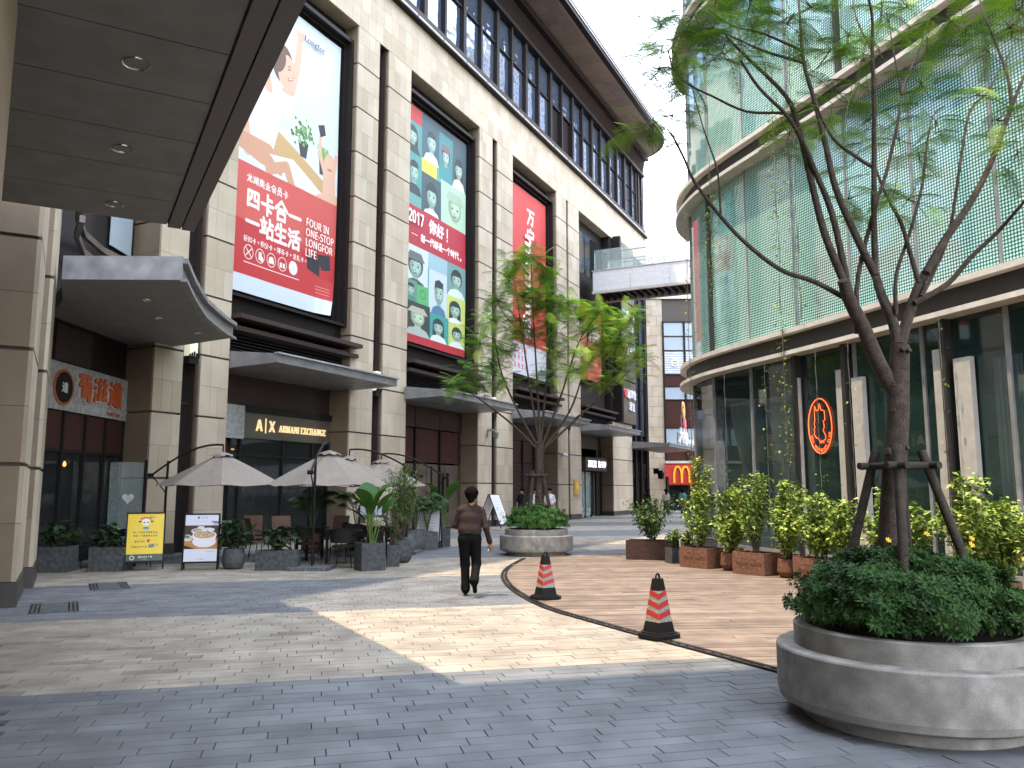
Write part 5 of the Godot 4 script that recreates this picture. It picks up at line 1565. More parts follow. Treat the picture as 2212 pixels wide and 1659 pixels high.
func planters_and_trees():
	var c := V(2.90, 0, 6.10)
	drum("round concrete bench planter with dark stained sides beside the paving's edge", c, "")
	var s = shrub("round_shrub", "dense dark green shrub with a few yellow flowers filling the concrete planter", c + Vector3(0, 0.62, 0), 0.80, 0.56, 3800, 0.066, [0.026, 0.066, 0.013])
	var fl := MB.new()
	for k in 6:
		var q := TAU * k / 6
		fl.tri(Vector3.ZERO, Vector3(0.022 * cos(q - 0.3), 0.004, 0.022 * sin(q - 0.3)), Vector3(0.022 * cos(q + 0.3), 0.004, 0.022 * sin(q + 0.3)))
	var fm := fl.done()
	for p in [[0.62, 0.50, 0.5], [0.30, 0.60, 0.45], [0.75, 0.36, 0.35], [-0.2, 0.62, 0.3], [0.5, 0.62, 0.1], [0.1, 0.66, 0.25]]:
		var f = part(s, "flower", fm, M.yellow, Vector3(p[0] - 0.05, p[1] + 0.03, p[2])); f.rotation = Vector3(0.9, 0.3, 0)
	stakes("four weathered timber stakes lashed round the trunk in the dark shrub", c, 1.86, 0.62, 0.52, 0.036, "")
	var near := frond_mesh(0.28, 9, 0.085, 9)
	var limbs := [
		# dz, radius at foot, radius at tip, then pixels
		[-0.1, 0.085, 0.062, 1936, 850, 1900, 790, 1866, 710, 1836, 650, 1822, 605],
		[0.3, 0.030, 0.010, 1836, 650, 1761, 609, 1687, 583, 1613, 527, 1557, 468, 1501, 394, 1479, 345, 1457, 301, 1446, 286],
		[0.2, 0.014, 0.005, 1557, 468, 1550, 371, 1520, 279, 1494, 186],
		[-0.3, 0.045, 0.012, 1822, 605, 1780, 501, 1746, 364, 1724, 275, 1698, 208, 1613, 123, 1568, 78],
		[-0.6, 0.038, 0.012, 1828, 600, 1798, 464, 1761, 371, 1732, 304, 1700, 250, 1640, 190, 1600, 130],
		[0.4, 0.018, 0.006, 1724, 262, 1698, 245, 1613, 241, 1539, 208, 1487, 182, 1455, 150, 1446, 126],
		[0.2, 0.060, 0.045, 1942, 770, 1930, 700, 1905, 640, 1891, 594],
		[0.5, 0.045, 0.012, 1891, 594, 1854, 520, 1806, 409, 1784, 316, 1761, 223, 1735, 130, 1728, 37, 1722, -30],
		[0.2, 0.018, 0.006, 1735, 135, 1650, 110, 1568, 74, 1510, 60],
		[0.0, 0.018, 0.006, 1733, 110, 1690, 90, 1640, 70, 1583, 56, 1530, 20],
		[-0.2, 0.035, 0.012, 1891, 594, 1888, 483, 1888, 334, 1888, 223, 1884, 111, 1884, 37, 1870, -30],
		[0.0, 0.022, 0.012, 1888, 362, 1854, 342, 1798, 297, 1761, 223],
		[0.3, 0.028, 0.014, 1984, 610, 1969, 557, 1947, 483, 1917, 427, 1891, 364],
		[0.2, 0.065, 0.050, 1945, 745, 1960, 690, 1984, 620, 2000, 590],
		[0.4, 0.048, 0.018, 2000, 590, 2040, 520, 2096, 438, 2140, 353, 2174, 260, 2188, 223, 2214, 160],
		[-0.4, 0.032, 0.014, 1975, 655, 2047, 613, 2096, 557, 2151, 505, 2188, 464, 2225, 420],
		[0.3, 0.020, 0.006, 2185, 235, 2177, 167, 2155, 104, 2129, 37, 2110, -20],
		[0.9, 0.028, 0.010, 1850, 720, 1854, 594, 1891, 446, 1915, 371, 1940, 260, 1947, 200, 1984, 111, 2014, 19],
		[0.8, 0.024, 0.008, 1936, 680, 1936, 594, 1966, 501, 1992, 401, 2000, 330, 2014, 253, 2040, 230],
		[0.7, 0.024, 0.008, 1990, 640, 2014, 594, 2051, 501, 2077, 334, 2096, 238, 2133, 200, 2159, 149],
		[0.5, 0.012, 0.004, 1947, 205, 2030, 175, 2075, 160], [0.3, 0.012, 0.004, 1884, 111, 1850, 40, 1840, -20], [0.2, 0.012, 0.004, 1946, 200, 1930, 110, 1915, 20],
	]
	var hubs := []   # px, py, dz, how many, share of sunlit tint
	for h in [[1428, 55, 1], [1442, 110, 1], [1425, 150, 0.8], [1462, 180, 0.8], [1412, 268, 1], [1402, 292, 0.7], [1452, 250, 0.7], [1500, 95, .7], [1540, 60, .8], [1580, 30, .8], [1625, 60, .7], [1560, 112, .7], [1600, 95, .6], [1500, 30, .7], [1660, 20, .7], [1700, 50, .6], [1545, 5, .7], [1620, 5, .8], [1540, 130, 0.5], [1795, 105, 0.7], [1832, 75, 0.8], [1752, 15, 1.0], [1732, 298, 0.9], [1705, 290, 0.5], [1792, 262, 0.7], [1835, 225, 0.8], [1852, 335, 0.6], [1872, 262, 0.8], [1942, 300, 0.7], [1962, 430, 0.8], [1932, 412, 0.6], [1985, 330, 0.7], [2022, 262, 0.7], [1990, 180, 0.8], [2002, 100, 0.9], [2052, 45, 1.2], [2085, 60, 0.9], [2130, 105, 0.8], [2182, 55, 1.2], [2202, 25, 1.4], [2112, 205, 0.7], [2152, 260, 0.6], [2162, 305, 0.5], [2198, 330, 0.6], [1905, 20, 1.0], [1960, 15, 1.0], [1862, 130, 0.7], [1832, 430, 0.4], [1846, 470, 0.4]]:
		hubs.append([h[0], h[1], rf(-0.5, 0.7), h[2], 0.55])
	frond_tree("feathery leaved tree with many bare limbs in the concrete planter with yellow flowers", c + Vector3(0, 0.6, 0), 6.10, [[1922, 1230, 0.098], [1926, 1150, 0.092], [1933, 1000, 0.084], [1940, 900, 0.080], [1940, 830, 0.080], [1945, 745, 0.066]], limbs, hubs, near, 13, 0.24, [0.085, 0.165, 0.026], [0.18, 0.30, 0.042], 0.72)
	# the smaller tree farther down the street
	var f := V(0.62, 0, 20.95)
	drum("pale round concrete bench planter farther up the street at the deck's tip", f, "")
	shrub("round_shrub", "rounded bright green clipped shrub in the paler concrete planter up the street", f + Vector3(0, 0.62, 0), 0.80, 0.62, 1800, 0.08, [0.050, 0.125, 0.024])
	stakes("timber stakes round the thin tree standing up the street", f, 2.05, 0.62, 0.5, 0.05, "")
	var farf := frond_mesh(0.46, 8, 0.14, 7)
	limbs = []
	for l in [[0.3, 1165, 975, 1110, 920, 1060, 880, 1010, 845, 975, 835], [-0.3, 1165, 970, 1120, 890, 1085, 810, 1070, 740, 1060, 690], [0.4, 1165, 960, 1145, 840, 1128, 720, 1110, 600], [-0.2, 1167, 960, 1160, 820, 1152, 680, 1148, 570], [0.2, 1168, 960, 1180, 830, 1190, 720, 1200, 640], [-0.5, 1168, 970, 1210, 860, 1250, 740, 1290, 680], [0.4, 1168, 975, 1240, 910, 1310, 840, 1350, 770, 1365, 705], [0.0, 1170, 975, 1230, 890, 1260, 800, 1270, 720], [-0.4, 1240, 905, 1300, 860, 1360, 800], [0.5, 1085, 810, 1040, 790, 1000, 800], [0.3, 1128, 720, 1090, 680, 1075, 650], [0.3, 1250, 740, 1300, 700, 1340, 690]]:
		limbs.append([l[0], 0.045 if l.size() > 7 else 0.022, 0.010] + l.slice(1))
	hubs = []
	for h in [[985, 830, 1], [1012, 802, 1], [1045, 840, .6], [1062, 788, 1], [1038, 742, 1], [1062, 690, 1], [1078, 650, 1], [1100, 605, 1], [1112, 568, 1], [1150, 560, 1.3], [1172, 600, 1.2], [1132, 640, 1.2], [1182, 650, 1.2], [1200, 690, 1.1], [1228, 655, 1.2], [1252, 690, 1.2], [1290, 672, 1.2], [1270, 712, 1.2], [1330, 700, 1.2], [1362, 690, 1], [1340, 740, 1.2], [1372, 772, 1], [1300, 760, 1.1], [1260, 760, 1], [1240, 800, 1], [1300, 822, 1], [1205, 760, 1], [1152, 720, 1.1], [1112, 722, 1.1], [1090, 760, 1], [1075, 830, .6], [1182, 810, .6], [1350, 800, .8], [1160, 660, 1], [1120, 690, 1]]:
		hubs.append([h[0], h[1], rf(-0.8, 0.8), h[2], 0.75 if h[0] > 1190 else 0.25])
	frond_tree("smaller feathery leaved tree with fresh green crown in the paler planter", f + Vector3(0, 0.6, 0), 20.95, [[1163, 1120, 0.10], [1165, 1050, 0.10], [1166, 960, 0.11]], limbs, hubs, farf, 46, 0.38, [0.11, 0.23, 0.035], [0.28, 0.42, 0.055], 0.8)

# ---------------------------------------------------------------- potted plants
func pot_box(o, w, d, h, m):
	var mb := MB.new()
	var t := 0.025
	mb.box(-w / 2, w / 2, 0, h, d / 2 - t, d / 2); mb.box(-w / 2, w / 2, 0, h, -d / 2, -d / 2 + t); mb.box(-w / 2, -w / 2 + t, 0, h, -d / 2 + t, d / 2 - t); mb.box(w / 2 - t, w / 2, 0, h, -d / 2 + t, d / 2 - t)
	var p = part(o, "pot", mb, m)
	bxp(p, "soil", M.soil, -w / 2 + t, w / 2 - t, 0.02, h - 0.05, -d / 2 + t, d / 2 - t)

func pot_round(o, r, h, m):
	var mb := MB.new()
	mb.lathe([Vector2(0, 0), Vector2(r * 0.62, 0.0), Vector2(r * 0.85, h * 0.10), Vector2(r * 1.0, h * 0.32), Vector2(r * 0.98, h * 0.62), Vector2(r * 0.90, h), Vector2(r * 0.80, h), Vector2(r * 0.82, h * 0.88)], 28)
	var p = part(o, "pot", mb, m)
	mb = MB.new(); mb.lathe([Vector2(r * 0.84, h * 0.88), Vector2(0, h * 0.9)], 20); part(p, "soil", mb, M.soil)

# broad-leaved bush: stems from the pot, leaves in clumps along them
func bush(o, y0, h, r, n, leaf, col: Array, col2: Array, share := 0.4, thin := false):
	var mb := MB.new()
	var tips := []
	var ns := 14
	for k in ns:
		var q := TAU * k / ns + rf(-0.3, 0.3); var e: float = r * rf(0.25, 0.95)
		var top := Vector3(e * cos(q), y0 + h * rf(0.45, 1.0), e * sin(q))
		if k < 3: top = Vector3(rf(-0.1, 0.1), y0 + h, rf(-0.1, 0.1))
		var a := Vector3(rf(-0.06, 0.06), y0 - 0.05, rf(-0.06, 0.06))
		var m := a.lerp(top, 0.5) + Vector3(rf(-0.05, 0.05), 0.05, rf(-0.05, 0.05))
		mb.tube([a, m, top], [0.010, 0.007, 0.003], 5, false)
		tips.append([a, m, top])
	part(o, "stems", mb, M.twig)
	var pl := []; var ti := []
	for k in n:
		var t = tips[rng.randi() % ns]
		var s := 1.0 - 0.75 * pow(rng.randf(), 1.4)
		var p: Vector3 = t[0].lerp(t[1], s * 2) if s < 0.5 else t[1].lerp(t[2], s * 2 - 1)
		var d := sphere_dir(); d.y = d.y * 0.5 - 0.15
		p += sphere_dir() * r * (0.32 if not thin else 0.25) * rng.randf()
		pl.append(Transform3D(look(d, (Vector3.UP + sphere_dir() * 0.5).normalized()) * Basis.from_scale(Vector3.ONE * rf(0.6, 1.25)), p))
		ti.append(tint(col2 if rng.randf() < share else col, 0.25))
	multi(o, "foliage", leaf_mesh(leaf, leaf * (0.62 if not thin else 0.16)), M.leafy, pl, ti)

# big paddle leaves on long stalks
func paddles(o, y0, n, h, col: Array, wide := 0.24):
	for k in n:
		var q: float = TAU * k * 0.382 + rf(-0.3, 0.3)
		var d := Vector3(cos(q), 0, sin(q))
		var hh: float = h * rf(0.45, 1.0) if k else h
		var lean: float = rf(0.12, 0.32) * hh if k else 0.08
		var base := Vector3(rf(-0.08, 0.08), y0 - 0.04, rf(-0.08, 0.08))
		var bend := base + d * lean * 0.5 + Vector3(0, hh * 0.55, 0)
		var mb := MB.new()
		mb.tube([base, (base + bend) / 2, bend], [0.014, 0.011, 0.008], 6, false)
		var st = part(o, "stalk", mb, mat(lin(0.09, 0.16, 0.03), 0.6))
		mb = MB.new()
		mb.col = tint(col, 0.2)
		var l := hh * rf(0.38, 0.48); var w := wide * rf(0.8, 1.15) * hh
		var side := d.cross(Vector3.UP).normalized().rotated(Vector3.UP, rf(-0.6, 0.6))
		var up := (Vector3.UP * rf(0.5, 1.0) + d * rf(0.2, 0.7)).normalized()
		var prev := []
		for i in 9:
			var s := i / 8.0
			var c := bend + up * l * s + d * l * 0.35 * s * s - Vector3(0, 0.22 * l * s * s, 0)
			var hw := w * 0.5 * pow(sin(PI * clampf(0.04 + 0.95 * s, 0, 1)), 0.7)
			var lift := Vector3.UP.lerp(d, 0.5) * hw * -0.25
			var cur := [c - side * hw + lift * -1.0, c, c + side * hw + lift * -1.0]
			if i: mb.quad(prev[0], prev[1], cur[1], cur[0]); mb.quad(prev[1], prev[2], cur[2], cur[1])
			prev = cur
		part(o, "leaf", mb, M.leafy)

func palm(o, y0, n, h, col: Array):
	var pl := []; var ti := []
	var mb := MB.new()
	for k in n:
		var q: float = TAU * k * 0.382
		var d := Vector3(cos(q), 0, sin(q))
		var hh: float = h * rf(0.6, 1.0)
		var p0 := Vector3(0, y0 - 0.03, 0); var p1 := d * 0.15 * hh + Vector3(0, y0 + 0.7 * hh, 0); var p2 := d * 0.5 * hh + Vector3(0, y0 + 0.85 * hh, 0)
		mb.tube([p0, p1, p2], [0.009, 0.006, 0.003], 5, false)
		for i in 22:
			var s := i / 21.0
			var c := p1.lerp(p2, s) + Vector3(0, 0.12 * hh * sin(PI * s), 0)
			for e in [-1, 1]:
				var ld: Vector3 = (d * 0.6 + d.cross(Vector3.UP) * e * 0.8 + Vector3(0, -0.25, 0)).normalized()
				pl.append(Transform3D(look(ld) * Basis.from_scale(Vector3.ONE * (0.6 + 0.5 * sin(PI * s))), c)); ti.append(tint(col, 0.2))
	part(o, "stalks", mb, mat(lin(0.08, 0.13, 0.03), 0.7))
	multi(o, "foliage", leaf_mesh(0.26 * h, 0.02 * h), M.leafy, pl, ti)

func right_plants():
	var G1 := [0.12, 0.19, 0.032]; var G2 := [0.28, 0.35, 0.08]; var DK := [0.035, 0.075, 0.022]
	var ang := deg_to_rad(-54.0)
	# rusty boxes with printed names, each with a leafy bush
	var k := 0
	for b in [[3.98, 17.35, 0.95, "rusty steel planter box with a round leafy bush by the far end of the glass"], [4.72, 15.95, 1.25, "rusty steel planter box with the tallest climbing bush before the curtained glass"], [5.42, 14.55, 0.85, "rusty steel planter box with a pale bush half hidden behind the dark shrub"]]:
		var o = thing("rusty_planter", b[3], "planter", V(b[0], 0.0145, b[1]), ang, "rusty planter boxes along the glass building")
		pot_box(o, 0.74, 0.52, 0.42, M.corten)
		var dark := mat(lin(0.05, 0.02, 0.012), 0.9)
		text(o, "lettering", "HANA ALICE", 0.065, Vector3(-0.27, 0.20, 0.2615), dark, true, true, 0.002)
		for s in [-0.265, 0.265]:
			var t = text(o, "lettering", "HANA ALICE", 0.05, Vector3(-0.371, 0.2, 0.2 if s > 0 else 0.2), dark, true, true, 0.002); t.rotation.y = -PI / 2; t.position = Vector3(-0.3715, 0.2, -0.2)
			if s > 0: break
		var orn := MB.new(); var orn2 := MB.new()
		for q in 9:
			orn.bar(Vector3(-0.16 + q * 0.04, 0.29 + 0.02 * sin(q * 2.2), 0.2615), Vector3(-0.13 + q * 0.04, 0.29 + 0.02 * sin(q * 2.2 + 1.4), 0.2615), 0.007, 0.002, Vector3(0, 0, 1))
			orn2.bar(Vector3(-0.12 + q * 0.03, 0.12 - 0.015 * cos(q * 1.9), 0.2615), Vector3(-0.10 + q * 0.03, 0.12 - 0.015 * cos(q * 1.9 + 1.2), 0.2615), 0.007, 0.002, Vector3(0, 0, 1))
		part(o, "ornament", orn, dark); part(o, "ornament", orn2, dark)
		bush(o, 0.40, b[2] + 0.25, 0.44, 2100, 0.085, G1, G2, 0.5)
		k += 1
	var o = thing("low_trough", "long dark rusty trough with dull green bushes at the deck's far corner", "planter", V(3.30, 0.0145, 19.35), deg_to_rad(-20.0))
	pot_box(o, 1.15, 0.6, 0.44, M.corten_dark)
	bush(o, 0.40, 0.95, 0.62, 2600, 0.075, DK, G1, 0.35)
	for p in [[3.62, 18.35, "small dark grey pot with low greenery beside the dark trough"], [3.86, 18.1, "small dark grey pot squeezed against the first rusty box"]]:
		o = thing("grey_pot", p[2], "potted plant", V(p[0], 0.0145, p[1]), 0.3)
		pot_box(o, 0.32, 0.32, 0.34, M.pot); bush(o, 0.32, 0.4, 0.26, 500, 0.07, G1, DK, 0.3)
	o = thing("climbing_bush", "tall yellowing climber on a wire at the glass building's rounded corner", "plant", V(4.75, 0.0145, 20.4), 0.2)
	pot_box(o, 0.5, 0.5, 0.4, M.pot); bush(o, 0.38, 2.0, 0.40, 2200, 0.085, G1, [0.36, 0.32, 0.07], 0.4)
	var more := [[5.62, 13.95, 0.95, "broad pale leafy bush in a clay pot right of the rusty boxes"], [5.95, 13.1, 1.15, "taller leafy bush standing before the first cream panel"], [6.0, 12.3, 0.9, "loose leafy bush behind the timber stakes"], [6.25, 11.2, 1.35, "tall drooping leafed bush before the second cream panel"], [6.75, 10.6, 0.85, "fine leaved pale bush close to the dark shrub's right side"], [6.9, 11.6, 1.0, "leafy bush against the last curtained window"], [4.45, 16.75, 0.7, "low leafy bush wedged between the first two rusty boxes"], [5.15, 15.35, 0.8, "low leafy bush wedged between the second and third rusty boxes"], [5.5, 16.4, 1.3, "leafy bush growing behind the rusty boxes against the glass"], [4.9, 18.2, 1.2, "leafy bush behind the first rusty box near the vine wire"]]
	for p in more:
		o = thing("potted_bush", p[3], "potted plant", V(p[0], 0.0145, p[1]), rf(0, 3), "potted bushes along the glass building")
		pot_round(o, 0.22, 0.34, M.corten); bush(o, 0.32, p[2] + 0.1, 0.30 + 0.14 * p[2], int(1700 * p[2]), 0.095, G1, G2, 0.55)
	# wires with climbing vine
	var vines := [[1482, 0.16, 15.0, 0.9], [1601, 0.2, 4.9, 0.25], [1527, 0.2, 10.4, 0.3], [1691, 0.2, 4.9, 0.15], [1806, 0.2, 4.9, 0.2], [1880, 0.2, 4.9, 0.05], [2088, 0.2, 4.9, 0.1], [1583, 5.6, 16.0, 0.5], [1779, 5.6, 16.0, 0.45]]
	var words := ["leafy vine wire at the outermost curve of the glass building", "bare twisted vine wire in front of the left curtain", "thin vine wire near the dark upper mullion", "vine stem on a wire between the curtains", "vine wire hanging across the neon sign", "straight bare wire before the black post", "bare wire before the second cream panel", "bright yellow green vine clump hanging on the upper glass", "long bright vine hanging beside the tree's top limbs"]
	for i in vines.size():
		var v = vines[i]
		var r := rb_at(v[0])
		var base := R(r, v[1], 0.46)
		o = thing("vine_wire", words[i], "vine", base)
		var mb := MB.new()
		mb.tube([Vector3.ZERO, Vector3(0, v[2] - v[1], 0)], [0.004], 5, false); part(o, "wire", mb, M.grey_metal)
		mb = MB.new()
		var pts := []
		for q in 24: pts.append(Vector3(0.02 * sin(q * 1.7), (v[2] - v[1]) * q / 23.0 * 0.96, 0.02 * cos(q * 1.7)))
		mb.tube(pts, [0.007], 5, false); part(o, "stem", mb, M.twig)
		var pl := []; var ti := []
		var h: float = v[2] - v[1]
		for q in int(320 * v[3] * (h / 6.0)) + 10:
			var y := rng.randf() * h
			if i == 7: y = 3.0 + rng.randfn(0, 0.9)
			if i in [1, 4]: y = h * (0.1 + 0.4 * rng.randf() * rng.randf())
			var sp := 0.10 if i != 7 else 0.22 * exp(-absf(y - 3.0))
			pl.append(Transform3D(look(sphere_dir()) * Basis.from_scale(Vector3.ONE * rf(0.6, 1.2)), Vector3(rng.randfn(0, sp), clampf(y, 0.05, h), rng.randfn(0, sp * 0.6))))
			ti.append(tint([0.25, 0.32, 0.05] if rng.randf() < 0.6 else G1, 0.25))
		multi(o, "leaves", leaf_mesh(0.07, 0.05), M.leafy, pl, ti)

# ---------------------------------------------------------------- the cafe
func umbrella(label, foot: Vector3, turn: float):
	var o = thing("parasol", label, "parasol", foot, turn, "taupe cantilever parasols of the cafe")
	var mb := MB.new()
	mb.box(-0.42, 0.42, 0.0, 0.07, -0.42, 0.42); part(o, "base", mb, M.pot_light)
	mb = MB.new()
	mb.tube([Vector3(0, 0.05, 0), Vector3(0, 0.3, 0), Vector3(0.0, 1.5, 0), Vector3(0.02, 2.32, 0)], [0.028], 10); part(o, "pole", mb, M.black)
	mb = MB.new()
	var arm := []
	for k in 12:
		var s := k / 11.0
		arm.append(Vector3(-0.42 + 1.92 * s, 1.98 + 0.80 * sin(s * PI * 0.5) - 0.10 * s * s, 0))
	mb.tube(arm, [0.024], 9); part(o, "arm", mb, M.black)
	mb = MB.new()
	mb.tube([Vector3(-0.42, 1.98, 0), Vector3(0.0, 1.55, 0)], [0.014], 7); mb.tube([Vector3(1.5, 2.68, 0), Vector3(1.5, 2.45, 0)], [0.018], 8)
	part(o, "strut", mb, M.black)
	mb = MB.new(); mb.tube([Vector3(-0.45, 1.98, -0.06), Vector3(-0.45, 1.98, 0.06)], [0.045], 12); part(o, "crank", mb, M.black)
	var apex := Vector3(1.5, 2.50, 0); var R2 := 1.42
	mb = MB.new()
	for k in 8:
		var q0 := TAU * k / 8.0 + 0.2; var q1 := TAU * (k + 1) / 8.0 + 0.2
		var e0 := Vector3(cos(q0), 0, sin(q0)); var e1 := Vector3(cos(q1), 0, sin(q1))
		var n := 6
		for i in n:   # cloth sags a little between ribs
			var s0 := 0.14 + 0.86 * i / n; var s1 := 0.14 + 0.86 * (i + 1) / n
			var em := (e0 + e1) / 2 * 0.985
			var P := func(e: Vector3, s: float, sag: float): return apex + e * R2 * s - Vector3(0, 0.70 * s + 0.06 * s * s + sag * s, 0)
			mb.quad(P.call(em, s0, 0.035), P.call(e0, s0, 0), P.call(e0, s1, 0), P.call(em, s1, 0.035)); mb.quad(P.call(e1, s0, 0), P.call(em, s0, 0.035), P.call(em, s1, 0.035), P.call(e1, s1, 0))
		var ribs := MB.new()
		ribs.tube([apex + e0 * 0.1 - Vector3(0, 0.10, 0), apex + e0 * R2 - Vector3(0, 0.785, 0)], [0.010], 5)
		part(o, "rib", ribs, M.black)
	part(o, "canopy", mb, M.canvas)
	mb = MB.new()
	for k in 8:
		var q0 := TAU * k / 8.0 + 0.2; var q1 := TAU * (k + 1) / 8.0 + 0.2
		var e0 := Vector3(cos(q0), 0, sin(q0)); var e1 := Vector3(cos(q1), 0, sin(q1)); var em := (e0 + e1) / 2
		mb.quad(apex + Vector3(0, 0.03, 0), apex + e1 * 0.30 - Vector3(0, 0.10, 0), apex + em * 0.27 - Vector3(0, 0.055, 0), apex + e0 * 0.30 - Vector3(0, 0.10, 0))
	part(o, "vent_cap", mb, M.canvas)

func chair(label, pos: Vector3, turn: float, m, sling: bool):
	var o = thing("cafe_chair", label, "chair", pos, turn, "brown sling chairs of the cafe" if sling else "black rattan chairs of the cafe")
	var mb := MB.new()
	if sling: mb.box(-0.24, 0.24, 0.42, 0.45, -0.24, 0.24)
	else:
		mb.lathe([Vector2(0.0, 0.42), Vector2(0.25, 0.42), Vector2(0.26, 0.44), Vector2(0.25, 0.465), Vector2(0.0, 0.46)], 20)
	part(o, "seat", mb, M.sling if sling else M.rattan)
	mb = MB.new()
	if sling:
		mb.hexa([Vector3(-0.23, 0.5, -0.24), Vector3(0.23, 0.5, -0.24), Vector3(0.23, 0.5, -0.265), Vector3(-0.23, 0.5, -0.265), Vector3(-0.23, 0.98, -0.36), Vector3(0.23, 0.98, -0.36), Vector3(0.23, 0.98, -0.385), Vector3(-0.23, 0.98, -0.385)])
	else:
		for k in 12:   # curved woven back
			var q0 := PI + PI * k / 12.0; var q1 := PI + PI * (k + 1) / 12.0
			var a := Vector3(cos(q0) * 0.29, 0, sin(q0) * 0.27); var b := Vector3(cos(q1) * 0.29, 0, sin(q1) * 0.27)
			var h0 := 0.68 + 0.14 * sin(PI * k / 12.0); var h1 := 0.68 + 0.14 * sin(PI * (k + 1) / 12.0)
			mb.quad(a + Vector3(0, 0.52, 0), b + Vector3(0, 0.52, 0), b * 1.06 + Vector3(0, h1, 0), a * 1.06 + Vector3(0, h0, 0))
			mb.tube([a * 1.06 + Vector3(0, h0, 0), b * 1.06 + Vector3(0, h1, 0)], [0.014], 6)
	part(o, "backrest", mb, M.sling if sling else M.rattan)
	for s in [[-1, -1], [1, -1], [-1, 1], [1, 1]]:
		mb = MB.new()
		mb.tube([Vector3(0.21 * s[0], 0.43, 0.20 * s[1]), Vector3(0.25 * s[0], 0.0, 0.25 * s[1])], [0.012, 0.010], 6)
		part(o, "leg", mb, m)
	for s in [-1, 1]:
		mb = MB.new()
		mb.tube([Vector3(0.25 * s, 0.43, 0.22), Vector3(0.27 * s, 0.66, 0.20), Vector3(0.29 * s, 0.68, 0.0), Vector3(0.26 * s, 0.70, -0.24)], [0.013], 6)
		part(o, "armrest", mb, m)
	return o

func table(label, pos: Vector3, turn: float):
	var o = thing("cafe_table", label, "table", pos, turn, "square cafe tables")
	bxp(o, "table_top", M.rattan, -0.40, 0.40, 0.71, 0.74, -0.40, 0.40)
	bxp(o, "apron", M.black, -0.36, 0.36, 0.64, 0.708, -0.36, 0.36)
	for s in [[-1, -1], [1, -1], [-1, 1], [1, 1]]: bxp(o, "leg", M.black, 0.35 * s[0] - 0.025, 0.35 * s[0] + 0.025, 0.0, 0.639, 0.35 * s[1] - 0.025, 0.35 * s[1] + 0.025)

func aframe(label, pos: Vector3, turn: float, w: float, h: float, im, open := 0.28, single := false):
	var o = thing("sandwich_board", label, "sign board", pos, turn)
	var m: StandardMaterial3D = printed(im, 0.35) if im else M.white
	for s in [1, -1]:
		var node := Node3D.new()
		node.name = "leaf"; o.add_child(node, true)
		node.rotation.x = -atan2(open, h) * s
		node.position = Vector3(0, h, 0.02 * s)
		var fr := MB.new()
		fr.box(-w / 2, -w / 2 + 0.03, -h, 0, -0.012, 0.012); fr.box(w / 2 - 0.03, w / 2, -h, 0, -0.012, 0.012); fr.box(-w / 2 + 0.03, w / 2 - 0.03, -0.03, 0, -0.012, 0.012); fr.box(-w / 2 + 0.03, w / 2 - 0.03, -h + 0.14, -h + 0.17, -0.012, 0.012)
		part(node, "frame", fr, M.black)
		var bd := MB.new()
		var z: float = 0.008 * s
		if s > 0: bd.quad(Vector3(-w / 2 + 0.03, -h + 0.17, z), Vector3(w / 2 - 0.03, -h + 0.17, z), Vector3(w / 2 - 0.03, -0.03, z), Vector3(-w / 2 + 0.03, -0.03, z))
		else: bd.quad(Vector3(w / 2 - 0.03, -h + 0.17, z), Vector3(-w / 2 + 0.03, -h + 0.17, z), Vector3(-w / 2 + 0.03, -0.03, z), Vector3(w / 2 - 0.03, -0.03, z))
		part(node, "board", bd, m if s > 0 else M.white)
	var mb := MB.new()
	mb.tube([Vector3(-w / 2, h * 0.45, open * 0.5), Vector3(-w / 2, h * 0.45, -open * 0.5)], [0.006], 5); mb.tube([Vector3(w / 2, h * 0.45, open * 0.5), Vector3(w / 2, h * 0.45, -open * 0.5)], [0.006], 5)
	part(o, "stay", mb, M.black)
	return o

